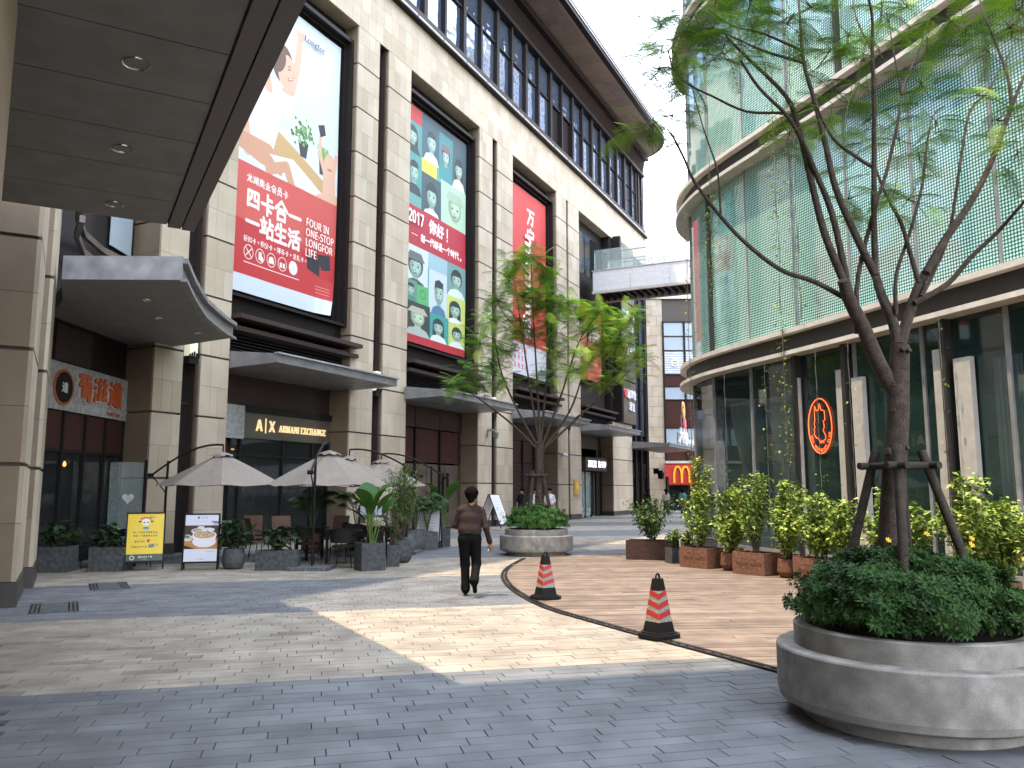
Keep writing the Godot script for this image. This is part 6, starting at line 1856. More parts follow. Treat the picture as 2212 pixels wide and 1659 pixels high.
func yellow_print() -> Image:
	var im := Image.create(256, 352, false, Image.FORMAT_RGB8)
	im.fill(C8(244, 206, 20))
	im.fill_rect(Rect2i(0, 302, 256, 50), C8(44, 62, 44))
	var dk := C8(70, 58, 30)
	# small drawn face with a red headdress
	oval(im, 128, 62, 30, 24, C8(246, 240, 232)); poly(im, [98, 62, 158, 62, 140, 92, 116, 92], C8(246, 240, 232))
	for k in 9: oval(im, 92 + k * 9, 38 - 10 * sin(PI * k / 8.0), 8, 7, C8(206, 60, 66) if k % 2 else C8(226, 140, 60))
	for k in 5: limb(im, [150 + k * 8, 30, 160 + k * 9, 10 + 3 * k], 4, 2, C8(76, 130, 70))
	for s in [-1, 1]: oval(im, 128 + 13 * s, 66, 7, 5, C8(70, 40, 44)); oval(im, 128 + 42 * s, 58, 12, 7, C8(90, 70, 30))
	oval(im, 128, 84, 4, 3, C8(190, 40, 50)); poly(im, [112, 98, 146, 98, 150, 116, 108, 116], C8(60, 140, 190))
	glyphs(im, "每一个好时代都是生活", 42, 132, 15, 2, dk, 1.15); glyphs(im, "你好一个都是商业会员", 42, 158, 15, 2, dk, 1.15)
	glyphs(im, "于是四分好", 34, 200, 16, 2, dk, 1.15)
	poly(im, [140, 205, 152, 194, 162, 200, 150, 222], C8(206, 40, 36)); oval(im, 145, 200, 7, 7, C8(206, 40, 36)); oval(im, 157, 200, 7, 7, C8(206, 40, 36))
	glyphs(im, "四站合代个你", 34, 240, 16, 2, dk, 1.15); poly(im, [150, 232, 190, 224, 196, 250, 156, 258], C8(120, 120, 90)); poly(im, [196, 226, 222, 226, 222, 242, 196, 242], C8(170, 170, 120))
	oval(im, 42, 328, 17, 17, C8(226, 230, 220)); oval(im, 42, 328, 12, 12, C8(60, 90, 60))
	glyphs(im, "道滋活生个站", 84, 314, 16, 2, C8(220, 224, 210), 1.05); glyphs(im, "一个会员卡", 96, 336, 9, 1, C8(200, 204, 190), 1.2)
	return im

func food_print() -> Image:
	var im := Image.create(256, 368, false, Image.FORMAT_RGB8)
	im.fill(C8(228, 230, 244))
	oval(im, 100, 22, 8, 8, C8(70, 50, 46)); glyphs(im, "葡滋道", 118, 14, 16, 2, C8(176, 176, 190), 1.2); glyphs(im, "一个合生活站", 70, 46, 9, 1, C8(190, 190, 204), 1.7)
	im.fill_rect(Rect2i(0, 84, 256, 186), C8(72, 50, 46))
	poly(im, [0, 200, 256, 186, 256, 270, 0, 270], C8(204, 142, 78)); for k in 6: limb(im, [0, 212 + k * 11, 256, 200 + k * 11], 2, 2, C8(184, 120, 60))
	poly(im, [0, 240, 90, 270, 0, 270], C8(40, 34, 36))
	oval(im, 20, 182, 44, 26, C8(226, 224, 226)); for k in 30: oval(im, 16 + rng.randfn(0, 14), 172 + rng.randfn(0, 7), 5, 5, [C8(86, 130, 56), C8(60, 104, 44)][k % 2])
	oval(im, 96, 128, 48, 22, C8(232, 230, 232)); oval(im, 96, 124, 40, 15, C8(196, 170, 140))
	oval(im, 180, 118, 50, 16, C8(236, 234, 236)); poly(im, [90, 100, 110, 88, 150, 92, 140, 118], C8(230, 228, 232))
	oval(im, 152, 212, 92, 46, C8(238, 236, 240)); poly(im, [58, 160, 246, 160, 230, 232, 78, 232], C8(240, 238, 242)); oval(im, 152, 160, 94, 36, C8(246, 245, 248)); oval(im, 152, 158, 84, 30, C8(206, 176, 140))
	for k in 260: oval(im, 152 + rng.randfn(0, 34), 150 + rng.randfn(0, 12), rf(2, 5), rf(2, 4), [C8(226, 200, 166), C8(204, 160, 116), C8(184, 70, 44), C8(118, 140, 66), C8(236, 220, 196)][k % 5])
	poly(im, [140, 280, 256, 280, 256, 300, 140, 300], C8(236, 236, 246)); glyphs(im, "一站生活会员卡", 150, 284, 11, 1, C8(120, 120, 130), 1.15)
	glyphs(im, "合一个会员商业", 90, 346, 8, 1, C8(140, 140, 150), 1.2)
	return im

func menu_print() -> Image:
	var im := Image.create(192, 288, false, Image.FORMAT_RGB8)
	im.fill(C8(236, 234, 238))
	for k in 5: oval(im, rf(40, 150), rf(60, 240), rf(18, 34), rf(12, 20), [C8(222, 190, 190), C8(190, 214, 226), C8(226, 214, 186)][k % 3])
	for k in 8: limb(im, [30, 40 + k * 28, 160 - 8 * (k % 3), 40 + k * 28], 3, 3, C8(180, 170, 176))
	return im

func cafe():
	umbrella("taupe cantilever parasol with its arm rising beside the first twin piers", V(-8.3, 0, 19.6), deg_to_rad(-14))
	umbrella("front taupe cantilever parasol whose pole stands before the black tables", V(-4.12, 0, 17.05), deg_to_rad(92))
	umbrella("third taupe cantilever parasol with its arm bowing over the bamboo", V(-2.8, 0, 21.3), deg_to_rad(174))
	umbrella("fourth taupe cantilever parasol nearest the bronze doors", V(-2.35, 0, 23.9), deg_to_rad(176))
	for t in [[-3.75, 18.3, 0.2, "square black table behind the front parasol pole"], [-5.0, 19.6, -0.3, "square black table between the brown sling chairs"], [-3.3, 20.2, 0.5, "square black table half hidden by the paddle leaves"], [-8.55, 17.9, 0.4, "square black table by the restaurant door with plates"]]:
		table(t[3], V(t[0], 0, t[1]), t[2])
	for c in [[-3.05, 17.75, -1.2, "black rattan chair with its back to the paddle leafed plant"], [-3.55, 17.45, 3.0, "black rattan chair drawn up before the front table"], [-4.55, 18.35, 1.5, "black rattan chair between front pole and box planter"], [-3.6, 19.1, 0.2, "black rattan chair behind the front table"], [-2.75, 19.5, -2.2, "black rattan chair behind the tall square pot"], [-3.9, 20.3, 1.3, "black rattan chair deep under the parasols"], [-8.9, 17.4, 0.8, "black rattan chair at the restaurant door"], [-8.0, 17.6, -1.0, "black rattan chair behind the yellow board"]]:
		chair(c[3], V(c[0], 0, c[1]), c[2], M.black, false)
	for c in [[-5.6, 20.2, 0.5, "brown sling chair backed to the fashion shop window"], [-4.45, 20.45, -0.4, "brown sling chair facing the middle table"], [-5.75, 19.0, 2.2, "brown sling chair with crossed legs behind the round pot"], [-6.5, 20.6, 0.3, "brown sling chair by the glass shop window"]]:
		chair(c[3], V(c[0], 0, c[1]), c[2], M.black, true)
	var o = thing("plate_stack", "white plates and napkins on the restaurant table", "plates", V(-8.5, 0.741, 17.9), 0)
	for k in 3:
		var mb := MB.new(); mb.lathe([Vector2(0.0, 0.0), Vector2(0.09, 0.0), Vector2(0.13, 0.018), Vector2(0.12, 0.02), Vector2(0.0, 0.008)], 20); part(o, "plate", mb, M.white, Vector3(0, k * 0.012, 0))
	# boards
	aframe("yellow sandwich board with a drawn face and red heart", V(-7.55, 0, 16.95), deg_to_rad(24), 0.74, 1.16, yellow_print())
	aframe("white sandwich board showing a bowl of rice", V(-6.40, 0, 16.98), deg_to_rad(14), 0.70, 1.14, food_print(), 0.12)
	aframe("white sandwich board standing behind the paddle leafed plant", V(-3.55, 0, 21.0), deg_to_rad(10), 0.72, 1.25, food_print(), 0.2)
	aframe("pale menu board half hidden by palm leaves", V(-2.35, 0, 23.2), deg_to_rad(-5), 0.7, 1.1, menu_print(), 0.2)
	aframe("open white sandwich board seen from its side by the far pier", V(-0.75, 0, 33.2), deg_to_rad(62), 0.8, 1.45, menu_print(), 0.6)
	# pots along the cafe's edge
	var D := [0.020, 0.035, 0.018]; var G := [0.035, 0.085, 0.022]; var L := [0.042, 0.105, 0.023]
	o = thing("dark_pot_plant", "round grey pot with dark rubbery leaves beside the rice bowl board", "potted plant", V(-5.78, 0, 17.15)); pot_round(o, 0.23, 0.42, M.pot); bush(o, 0.38, 0.62, 0.40, 150, 0.24, D, G, 0.3)
	o = thing("dark_pot_plant", "long low grey trough of dark leaves before the tables", "potted plant", V(-4.80, 0, 16.95), 0.05); pot_box(o, 0.84, 0.36, 0.40, M.pot); bush(o, 0.36, 0.5, 0.42, 140, 0.20, D, G, 0.35)
	o = thing("dark_pot_plant", "grey box planter with dark leaves beside the granite pier", "potted plant", V(-9.15, 0, 16.6), 0.1); pot_box(o, 0.62, 0.5, 0.50, M.pot); bush(o, 0.46, 0.5, 0.42, 140, 0.20, D, G, 0.3)
	o = thing("dark_pot_plant", "grey box planter with dark leaves behind the yellow board", "potted plant", V(-8.15, 0, 16.8), 0.1); pot_box(o, 0.70, 0.5, 0.48, M.pot); bush(o, 0.44, 0.45, 0.42, 140, 0.20, D, G, 0.3)
	o = thing("paddle_plant", "tall square grey pot with large glossy paddle leaves", "potted plant", V(-2.92, 0, 16.95), deg_to_rad(28)); pot_box(o, 0.50, 0.50, 0.55, M.pot); paddles(o, 0.52, 14, 1.62, L)
	o = thing("paddle_plant", "far square dark pot with paddle leaves by the man's shoulder", "potted plant", V(-2.02, 0, 23.9), deg_to_rad(10)); pot_box(o, 0.42, 0.42, 0.52, M.pot); paddles(o, 0.5, 9, 1.75, L, 0.2)
	o = thing("narrow_pot_plant", "narrow square grey pot of reddish bamboo beside the tall pot", "potted plant", V(-2.55, 0, 17.7), 0.2); pot_box(o, 0.26, 0.3, 0.46, M.pot); bush(o, 0.44, 0.7, 0.26, 240, 0.16, [0.10, 0.07, 0.025], G, 0.5, true)
	o = thing("bamboo_plant", "round grey pot of feathery bamboo behind the narrow pot", "potted plant", V(-2.50, 0, 18.65)); pot_round(o, 0.24, 0.50, M.pot); bush(o, 0.48, 1.5, 0.5, 1300, 0.15, G, [0.11, 0.14, 0.035], 0.5, true)
	o = thing("bamboo_plant", "larger round grey pot of tall bamboo under the third parasol", "potted plant", V(-2.72, 0, 20.65)); pot_round(o, 0.30, 0.56, M.pot_light); bush(o, 0.52, 1.7, 0.6, 1500, 0.15, G, [0.11, 0.14, 0.035], 0.5, true)
	o = thing("palm_plant", "round pale grey pot holding a small palm", "potted plant", V(-2.62, 0, 22.3)); pot_round(o, 0.30, 0.55, M.pot_light); palm(o, 0.5, 14, 1.25, G)
	o = thing("palm_plant", "square pale grey pot with drooping palm leaves and dry stems", "potted plant", V(-2.35, 0, 22.75), 0.6); pot_box(o, 0.46, 0.46, 0.48, M.pot_light); palm(o, 0.45, 12, 1.2, G)
	o = thing("palm_plant", "palm in a brown pot against the fashion shop window", "potted plant", V(-5.2, 0, 21.4)); pot_round(o, 0.26, 0.5, M.corten); palm(o, 0.46, 14, 1.3, G)
	o = thing("palm_plant", "palm in a brown pot before the second twin piers", "potted plant", V(-4.2, 0, 22.3)); pot_round(o, 0.26, 0.5, M.corten); palm(o, 0.46, 14, 1.25, L)

# ---------------------------------------------------------------- cones, drains, cameras
func cone(label, pos: Vector3, turn: float):
	var o = thing("traffic_cone", label, "traffic cone", pos, turn, "striped square traffic cones")
	var mb := MB.new()
	var W := func(y: float): return lerpf(0.115, 0.045, (y - 0.09) / 0.53)
	# foot plate with cut corners
	var pl := PackedVector2Array()
	for q in [[-0.2, -0.12], [-0.12, -0.2], [0.12, -0.2], [0.2, -0.12], [0.2, 0.12], [0.12, 0.2], [-0.12, 0.2], [-0.2, 0.12]]: pl.append(Vector2(q[0], q[1]))
	mb.prism(pl, 0.0, 0.045)
	mb.prism(Geometry2D.offset_polygon(pl, -0.035)[0], 0.045, 0.06)
	part(o, "foot", mb, M.black)
	var ring4 := func(y: float, e := 0.0): var w: float = W.call(y) + e; return [Vector3(-w, y, w), Vector3(w, y, w), Vector3(w, y, -w), Vector3(-w, y, -w)]
	for s in [[0.06, 0.17, M.black], [0.17, 0.50, rough_mat(lin(0.56, 0.53, 0.46), 0.6, noises["fine"], 4.0, noises["stain"], 3.0)], [0.50, 0.63, M.black]]:
		mb = MB.new(); mb.hexa(ring4.call(s[0], 0.0 if s[0] > 0.1 else 0.004) + ring4.call(s[1]))
		part(o, "body", mb, s[2])
	mb = MB.new()
	var loop := []
	for k in 9: loop.append(Vector3(0.03 * cos(PI * k / 8.0), 0.63 + 0.05 * sin(PI * k / 8.0), 0))
	mb.tube(loop, [0.012], 6); part(o, "handle", mb, M.black)
	# red slanting stripes on the four faces
	var red := rough_mat(lin(0.52, 0.035, 0.03), 0.5, noises["fine"], 4.0, noises["soft"], 3.0)
	for f in 4:
		for k in 3:
			var y0: float = 0.20 + 0.105 * k
			var bs := Basis(Vector3.UP, f * PI / 2)
			mb = MB.new()
			var sl := -0.045 if f % 2 == 0 else 0.045
			var q := func(u: float, y: float): var w: float = W.call(y) + 0.0025; return bs * Vector3(u * w * 0.96, y, w)
			mb.quad(q.call(-1, y0 + maxf(sl, 0)), q.call(1, y0 + maxf(-sl, 0)), q.call(1, y0 + 0.058 + maxf(-sl, 0)), q.call(-1, y0 + 0.058 + maxf(sl, 0)))
			part(o, "red_stripe", mb, red)

func street_things():
	cone("striped traffic cone on the deck's rim close to the cream paving", V(1.62, 0.016, 9.22), deg_to_rad(38))
	cone("striped traffic cone at the tip of the deck near the walking man", V(0.50, 0.016, 12.38), deg_to_rad(28))
	for p in [[-6.35, 11.55, "slotted drain cover before the granite pier"], [-6.85, 14.1, "slotted drain cover beside the second pier's foot"]]:
		var o = thing("drain_cover", p[2], "drain cover", V(p[0], 0, p[1]), deg_to_rad(118.5))
		bxp(o, "plate", M.pot, -0.55, 0.55, -0.01, 0.006, -0.3, 0.3)
		for k in 3: bxp(o, "slot", M.black, -0.52, 0.52, 0.0065, 0.009, -0.29 + k * 0.05, -0.27 + k * 0.05); bxp(o, "slot", M.black, -0.52, 0.52, 0.0065, 0.009, 0.17 + k * 0.05, 0.19 + k * 0.05)
	# security cameras on the far piers
	var o = thing("dome_camera", "grey dome security camera on the third pair of piers", "security camera", F(40.6, 4.1, 0.0), deg_to_rad(64))
	bxp(o, "bracket", M.pale_metal, -0.06, 0.06, -0.1, 0.25, 0.0, 0.05); bxp(o, "arm", M.pale_metal, -0.04, 0.04, 0.15, 0.24, 0.05, 0.42)
	var mb := MB.new(); mb.lathe([Vector2(0.0, -0.22), Vector2(0.09, -0.18), Vector2(0.13, -0.08), Vector2(0.14, 0.08), Vector2(0.06, 0.15)], 18); part(o, "dome", mb, M.grey_metal, Vector3(0, 0.0, 0.42))
	o = thing("bullet_camera", "white bullet security camera on the fourth pier", "security camera", F(49.2, 3.5, 0.0), deg_to_rad(64))
	bxp(o, "bracket", M.white, -0.05, 0.05, -0.08, 0.08, 0.0, 0.12)
	mb = MB.new(); mb.tube([Vector3(-0.35, 0.03, 0.2), Vector3(0.3, 0.0, 0.2)], [0.09], 12); part(o, "body", mb, M.white)
	o = thing("wall_lantern", "black wall lantern at the corner of the mall", "wall lamp", F(66.8, 2.6, 0.15), deg_to_rad(64))
	bxp(o, "bracket", M.black, -0.06, 0.06, 0.2, 0.6, -0.1, 0.3)
	mb = MB.new(); mb.lathe([Vector2(0.0, -0.3), Vector2(0.2, -0.25), Vector2(0.25, 0.1), Vector2(0.1, 0.35)], 14); part(o, "lantern", mb, M.black, Vector3(0, 0.1, 0.45))
	o = thing("blade_sign", "tall narrow black blade sign at the mall's end", "sign", F(67.2, 0.0, 0.9), deg_to_rad(64))
	bxp(o, "board", M.black, -0.1, 0.5, 0.0, 2.6, -0.05, 0.05); bxp(o, "foot", M.black, -0.2, 0.6, 0.0, 0.05, -0.3, 0.3)

# ---------------------------------------------------------------- people
# bones: [from, to, radius, radius, colour number]; a smooth union of tapered capsules, meshed as surface nets
func flesh(out: MB, bones: Array, cell: float, k: float, cols: Array):
	var lo := Vector3(1e9, 1e9, 1e9); var hi := -lo
	for b in bones:
		var r := maxf(b[2], b[3]) + k + 2.5 * cell
		for p in [b[0], b[1]]:
			lo = lo.min(p - Vector3.ONE * r); hi = hi.max(p + Vector3.ONE * r)
	var nx := int((hi.x - lo.x) / cell) + 2; var ny := int((hi.y - lo.y) / cell) + 2; var nz := int((hi.z - lo.z) / cell) + 2
	var f := PackedFloat32Array(); f.resize(nx * ny * nz); f.fill(9.0)
	var best := PackedFloat32Array(); best.resize(nx * ny * nz); best.fill(9.0)
	var ci := PackedByteArray(); ci.resize(nx * ny * nz)
	for b in bones:
		var a: Vector3 = b[0]; var ab: Vector3 = b[1] - b[0]
		var l2 := maxf(ab.length_squared(), 1e-8)
		var r := maxf(b[2], b[3]) + k + 2.0 * cell
		var p0: Vector3 = ((a.min(b[1]) - Vector3.ONE * r - lo) / cell).floor(); var p1: Vector3 = ((a.max(b[1]) + Vector3.ONE * r - lo) / cell).ceil()
		var flat: Vector3 = b[5] if b.size() > 5 else Vector3.ONE
		for z in range(maxi(0, int(p0.z)), mini(nz - 1, int(p1.z)) + 1):
			for y in range(maxi(0, int(p0.y)), mini(ny - 1, int(p1.y)) + 1):
				for x in range(maxi(0, int(p0.x)), mini(nx - 1, int(p1.x)) + 1):
					var p := lo + Vector3(x, y, z) * cell - a
					var t := clampf(p.dot(ab) / l2, 0.0, 1.0)
					var d: float = ((p - ab * t) * flat).length() - lerpf(b[2], b[3], t)
					var i := x + nx * (y + ny * z)
					var o := f[i]
					if o > 8.0: f[i] = d
					else:
						var h := clampf(0.5 + 0.5 * (o - d) / k, 0.0, 1.0)
						f[i] = lerpf(o, d, h) - k * h * (1.0 - h)
					if d < best[i]:
						best[i] = d; ci[i] = b[4]
	var vi := PackedInt32Array(); vi.resize(nx * ny * nz); vi.fill(-1)
	var vs := PackedVector3Array(); var ns := PackedVector3Array(); var cs := PackedColorArray()
	var off := [0, 1, nx, nx + 1, nx * ny, nx * ny + 1, nx * ny + nx, nx * ny + nx + 1]
	var edges := [[0, 1], [2, 3], [4, 5], [6, 7], [0, 2], [1, 3], [4, 6], [5, 7], [0, 4], [1, 5], [2, 6], [3, 7]]
	for z in range(1, nz - 1): for y in range(1, ny - 1): for x in range(1, nx - 1):
		var i := x + nx * (y + ny * z)
		if f[i] > cell * 2.0 or f[i] < -cell * 2.0: continue
		var s := Vector3.ZERO; var n := 0
		for e in edges:
			var fa := f[i + off[e[0]]]; var fb := f[i + off[e[1]]]
			if (fa < 0.0) != (fb < 0.0):
				var t := fa / (fa - fb)
				var pa := Vector3(e[0] & 1, (e[0] >> 1) & 1, e[0] >> 2); var pb := Vector3(e[1] & 1, (e[1] >> 1) & 1, e[1] >> 2)
				s += pa.lerp(pb, t); n += 1
		if n:
			vi[i] = vs.size()
			vs.append(lo + (Vector3(x, y, z) + s / n) * cell)
			ns.append(Vector3(f[i + 1] - f[i - 1], f[i + nx] - f[i - nx], f[i + nx * ny] - f[i - nx * ny]).normalized())
			cs.append(cols[ci[i]])
	var st := [1, nx, nx * ny]
	for z in range(2, nz - 1): for y in range(2, ny - 1): for x in range(2, nx - 1):
		var i := x + nx * (y + ny * z)
		for ax in 3:
			var a := f[i] < 0.0; var b := f[i + st[ax]] < 0.0
			if a == b: continue
			var u: int = st[(ax + 1) % 3]; var w: int = st[(ax + 2) % 3]
			var q := [vi[i], vi[i - u], vi[i - u - w], vi[i - w]]
			if q.has(-1): continue
			if not a: q.reverse()
			for tr in [[0, 2, 1], [0, 3, 2]]:
				for j in tr:
					out.v.append(vs[q[j]]); out.n.append(ns[q[j]]); out.c.append(cs[q[j]]); out.u.append(Vector2.ZERO)

func hand(mb: MB, wrist: Vector3, dir: Vector3, out_dir: Vector3, col: Color, curl: float):
	# palm along dir, fingers curling towards out_dir's inner side
	var d := dir.normalized(); var t := (out_dir - d * out_dir.dot(d)).normalized(); var s := d.cross(t)
	var bones := [[wrist, wrist + d * 0.03, 0.026, 0.028, 0], [wrist + d * 0.03 - s * 0.018, wrist + d * 0.085 - s * 0.026, 0.019, 0.016, 0], [wrist + d * 0.03 + s * 0.018, wrist + d * 0.085 + s * 0.026, 0.019, 0.016, 0], [wrist + d * 0.03, wrist + d * 0.085, 0.020, 0.017, 0]]
	for i in 4:
		var k := (i - 1.5) * 0.0195
		var l: float = [0.036, 0.041, 0.039, 0.030][i]
		var p := wrist + d * 0.085 + s * k
		var dd := d
		for j in 3:
			dd = (dd + t * curl).normalized()
			var q := p + dd * l * (1.0 - 0.2 * j)
			bones.append([p, q, 0.0092 - 0.0008 * j, 0.0086 - 0.0008 * j, 0]); p = q
	var tp := wrist + d * 0.03 - s * 0.030
	var t1 := tp + (d * 0.6 - s * 0.6 + t * 0.4).normalized() * 0.04
	bones.append([tp, t1, 0.012, 0.0105, 0]); bones.append([t1, t1 + (d * 0.8 + t * 0.6).normalized() * 0.032, 0.0105, 0.009, 0])
	flesh(mb, bones, 0.004, 0.006, [col])

func head(mb: MB, c: Vector3, fwd: Vector3, skin: Color, fine: float):
	# c: middle of the head; fwd: where the face looks
	var f := fwd.normalized(); var s := f.cross(Vector3.UP).normalized(); var u := s.cross(f)
	var b := [[c + u * 0.03 - f * 0.02, c + u * 0.035 - f * 0.01, 0.088, 0.086, 0], [c - u * 0.02 + f * 0.02, c - u * 0.075 + f * 0.03, 0.070, 0.042, 0], [c - u * 0.13 - f * 0.035, c - u * 0.03 - f * 0.02, 0.052, 0.056, 0],
		[c + u * 0.01 + f * 0.085, c - u * 0.03 + f * 0.105, 0.011, 0.015, 0], [c - u * 0.062 + f * 0.075 - s * 0.018, c - u * 0.062 + f * 0.075 + s * 0.018, 0.009, 0.009, 1]]
	for e in [-1, 1]:
		b.append([c + s * e * 0.080 + u * 0.012 - f * 0.01, c + s * e * 0.080 - u * 0.028 - f * 0.004, 0.017, 0.012, 0])
		b.append([c + s * e * 0.033 + u * 0.012 + f * 0.073, c + s * e * 0.034 + u * 0.012 + f * 0.073, 0.010, 0.010, 2])
	flesh(mb, b, fine, 0.018, [skin, skin.darkened(0.35), Color(0.05, 0.04, 0.035)])

func hair(parent, c: Vector3, fwd: Vector3, long: float, col: Color, fine: float):
	var f := fwd.normalized(); var s := f.cross(Vector3.UP).normalized(); var u := s.cross(f)
	var mb := MB.new()
	var b := [[c + u * 0.045 - f * 0.03, c + u * 0.05 - f * 0.015, 0.106, 0.100, 0], [c - u * 0.07 - f * 0.055, c + u * 0.03 - f * 0.05, 0.052, 0.092, 0], [c + u * 0.10 + f * 0.05, c + u * 0.09 - f * 0.05, 0.030, 0.045, 0]]
	for e in [-1, 1]: b.append([c + s * e * 0.062 + u * 0.04 + f * 0.0, c + s * e * 0.058 - u * 0.015 - f * 0.045, 0.040, 0.030, 0])
	if long > 0.0: b.append([c - f * 0.06, c - f * 0.075 - u * long, 0.075, 0.055, 0])
	for k in 40:   # uneven tufts all over
		var q := sphere_dir(); q.y = absf(q.y)
		var p := c + u * (0.045 + 0.088 * q.y) + s * 0.088 * q.x + f * (0.088 * q.z - 0.03)
		if q.z < 0.55: b.append([p - (p - c) * 0.1, p + (p - c) * 0.06, 0.022, 0.014, 0])
	flesh(mb, b, fine, 0.015, [col])
	part(parent, "hair", mb, M.hair)

func person(label, pos: Vector3, turn: float, J: Dictionary, cols: Array, cell: float, long_hair: float, hands := true, group = ""):
	# cols: skin, top, trousers, shoes
	var o = thing("person", label, "person", pos, turn, group)
	var mb := MB.new()
	var B := []
	B.append([J.hip + Vector3(-0.075, 0.0, 0), J.hip + Vector3(0.075, 0.0, 0), 0.110, 0.110, 2])
	B.append([J.hip + Vector3(0, 0.07, 0), J.hip + Vector3(0, 0.10, 0), 0.135, 0.135, 2, Vector3(1, 1, 1.2)])
	B.append([J.hip + Vector3(-0.06, 0.17, 0), J.chest + Vector3(-0.065, 0, 0), 0.105, 0.125, 1, Vector3(1, 1, 1.12)])
	B.append([J.hip + Vector3(0.06, 0.17, 0), J.chest + Vector3(0.065, 0, 0), 0.105, 0.125, 1, Vector3(1, 1, 1.12)])
	B.append([J.hip + Vector3(-0.07, 0.13, 0), J.hip + Vector3(0.07, 0.13, 0), 0.118, 0.118, 1])
	B.append([(J.hip + Vector3(0, 0.17, 0)), J.chest, 0.125, 0.145, 1, Vector3(1, 1, 1.25)])
	B.append([J.ls * 0.88 + J.rs * 0.12, J.ls * 0.12 + J.rs * 0.88, 0.070, 0.070, 1])
	B.append([J.ls.lerp(J.neck, 0.15), J.neck + Vector3(0, -0.02, 0), 0.055, 0.055, 1]); B.append([J.rs.lerp(J.neck, 0.15), J.neck + Vector3(0, -0.02, 0), 0.055, 0.055, 1])
	B.append([(J.ls + J.rs) / 2 + Vector3(0, 0.02, 0), J.neck, 0.075, 0.056, 1])
	for e in ["l", "r"]:
		var sh: Vector3 = J[e + "s"]; var el: Vector3 = J[e + "e"]; var wr: Vector3 = J[e + "w"]
		var sleeve: bool = J.get("short", false)
		B.append([sh, el, 0.060, 0.048, 1])
		B.append([el, el.lerp(wr, 0.90), 0.047 if not sleeve else 0.036, 0.036 if not sleeve else 0.028, 0 if sleeve else 1])
		if not sleeve: B.append([el.lerp(wr, 0.80), el.lerp(wr, 0.96), 0.039, 0.036, 1])
		var hp: Vector3 = J.hip + Vector3(-0.085 if e == "l" else 0.085, -0.04, 0)
		var kn: Vector3 = J[e + "k"]; var an: Vector3 = J[e + "a"]; var to: Vector3 = J[e + "t"]
		B.append([hp, kn, 0.098, 0.074, 2]); B.append([kn, an + (kn - an) * 0.10, 0.072, 0.064, 2])
		B.append([an + (kn - an) * 0.16, an + (kn - an) * 0.04, 0.066, 0.068, 2])
		B.append([an + (an - to) * 0.28 + Vector3(0, -0.02, 0), to, 0.040, 0.034, 3])
		B.append([an, an + Vector3(0, -0.01, 0), 0.042, 0.040, 3])
	flesh(mb, B, cell, 0.030, cols)
	head(mb, J.head, J.get("look", Vector3(0, 0, -1)), cols[0], cell * 0.5)
	if hands:
		for e in ["l", "r"]: hand(mb, J[e + "w"], J[e + "w"] - J[e + "e"], J.get(e + "curl", Vector3(0, 0, -1)), cols[0], 0.42)
	else:
		for e in ["l", "r"]: flesh(mb, [[J[e + "w"], J[e + "w"] + (J[e + "w"] - J[e + "e"]).normalized() * 0.12, 0.034, 0.024, 0]], cell, 0.02, cols)
	part(o, "body", mb, M.body)
	hair(o, J.head, J.get("look", Vector3(0, 0, -1)), long_hair, Color(0.012, 0.010, 0.009), cell * 0.55)
	return o

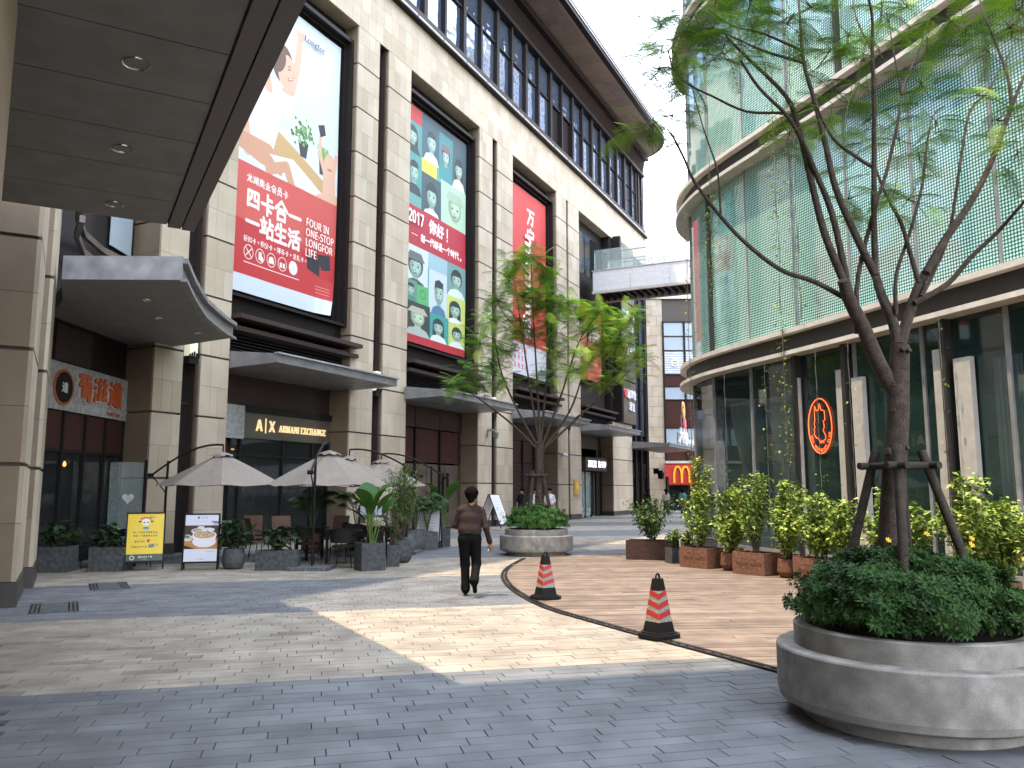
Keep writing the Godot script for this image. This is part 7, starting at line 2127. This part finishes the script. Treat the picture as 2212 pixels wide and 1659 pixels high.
func people():
	var skin := Color(0.36, 0.20, 0.13)
	# the man walking away: weight on the left foot, right heel lifting behind
	var J := {"hip": Vector3(0.0, 0.875, 0), "chest": Vector3(0.01, 1.18, -0.015), "neck": Vector3(0.02, 1.405, -0.02), "head": Vector3(0.03, 1.53, -0.03), "look": Vector3(0.22, 0.0, -1),
		"ls": Vector3(-0.155, 1.295, -0.01), "rs": Vector3(0.185, 1.285, -0.01), "le": Vector3(-0.235, 1.07, -0.06), "lw": Vector3(-0.06, 1.00, -0.24), "re": Vector3(0.255, 1.035, 0.05), "rw": Vector3(0.315, 0.80, -0.05), "rcurl": Vector3(-0.6, -0.2, -0.6),
		"lk": Vector3(-0.075, 0.475, -0.09), "la": Vector3(-0.06, 0.085, -0.02), "lt": Vector3(-0.075, 0.036, -0.19), "rk": Vector3(0.105, 0.49, -0.03), "ra": Vector3(0.085, 0.235, 0.27), "rt": Vector3(0.095, 0.085, 0.15)}
	var man = person("man in brown shirt and black trousers walking up the street", V(-0.66, 0.0, 12.85), 0.0, J, [skin, Color(0.050, 0.034, 0.028), Color(0.009, 0.009, 0.010), Color(0.010, 0.009, 0.009)], 0.012, 0.0)
	# belt and the pale thing in his hand
	var mb := MB.new()
	var q0 := []
	for k in 25: q0.append(Vector3(0.142 * cos(TAU * k / 24.0) , 0.965, 0.115 * sin(TAU * k / 24.0)))
	mb.tube(q0, [0.013], 6, false); part(man, "belt", mb, M.black)
	var o = thing("paper_cup", "small white paper held in the walking man's right hand", "paper", V(-0.66 + 0.285, 0.70, 12.85 + 0.085))
	mb = MB.new(); mb.lathe([Vector2(0.0, -0.03), Vector2(0.016, -0.03), Vector2(0.02, 0.04), Vector2(0.0, 0.04)], 12); part(o, "roll", mb, M.white)
	# people farther up, small in the picture
	var S := {"hip": Vector3(0, 0.90, 0), "chest": Vector3(0, 1.20, 0), "neck": Vector3(0, 1.42, 0), "head": Vector3(0, 1.56, 0.0), "ls": Vector3(-0.17, 1.34, 0), "rs": Vector3(0.17, 1.34, 0), "le": Vector3(-0.24, 1.08, 0.03), "re": Vector3(0.24, 1.08, 0.03), "lw": Vector3(-0.23, 0.88, -0.10), "rw": Vector3(0.23, 0.86, -0.08), "lk": Vector3(-0.09, 0.48, -0.06), "la": Vector3(-0.10, 0.08, 0.0), "lt": Vector3(-0.11, 0.035, -0.14), "rk": Vector3(0.09, 0.49, -0.10), "ra": Vector3(0.09, 0.11, 0.14), "rt": Vector3(0.09, 0.04, 0.02), "short": true}
	var list := [[0.45, 37.0, 2.6, Color(0.015, 0.015, 0.018), Color(0.03, 0.03, 0.035), 0.0, "person in black short sleeved top behind the round planter's stakes"], [1.05, 37.3, 2.9, Color(0.62, 0.62, 0.66), Color(0.04, 0.04, 0.06), 0.0, "person in loose white top behind the far tree's trunk"], [1.75, 38.0, 3.1, Color(0.66, 0.64, 0.66), Color(0.42, 0.10, 0.18), 0.2, "person in white top and pink skirt right of the far trunk"], [8.0, 48.5, 0.3, Color(0.015, 0.012, 0.014), Color(0.02, 0.02, 0.03), 0.25, "long haired person in black before the bronze shopfront"], [9.6, 51.0, 0.2, Color(0.50, 0.42, 0.36), Color(0.05, 0.05, 0.07), 0.2, "person in beige top near the mall's end"], [11.7, 56.0, 0.0, Color(0.10, 0.22, 0.24), Color(0.05, 0.05, 0.07), 0.0, "person in teal top before the far burger shop"]]
	for p in list:
		person(p[6], V(p[0], 0, p[1]), p[2], S, [skin, p[3], p[4], Color(0.02, 0.02, 0.02)], 0.024, p[5], true)
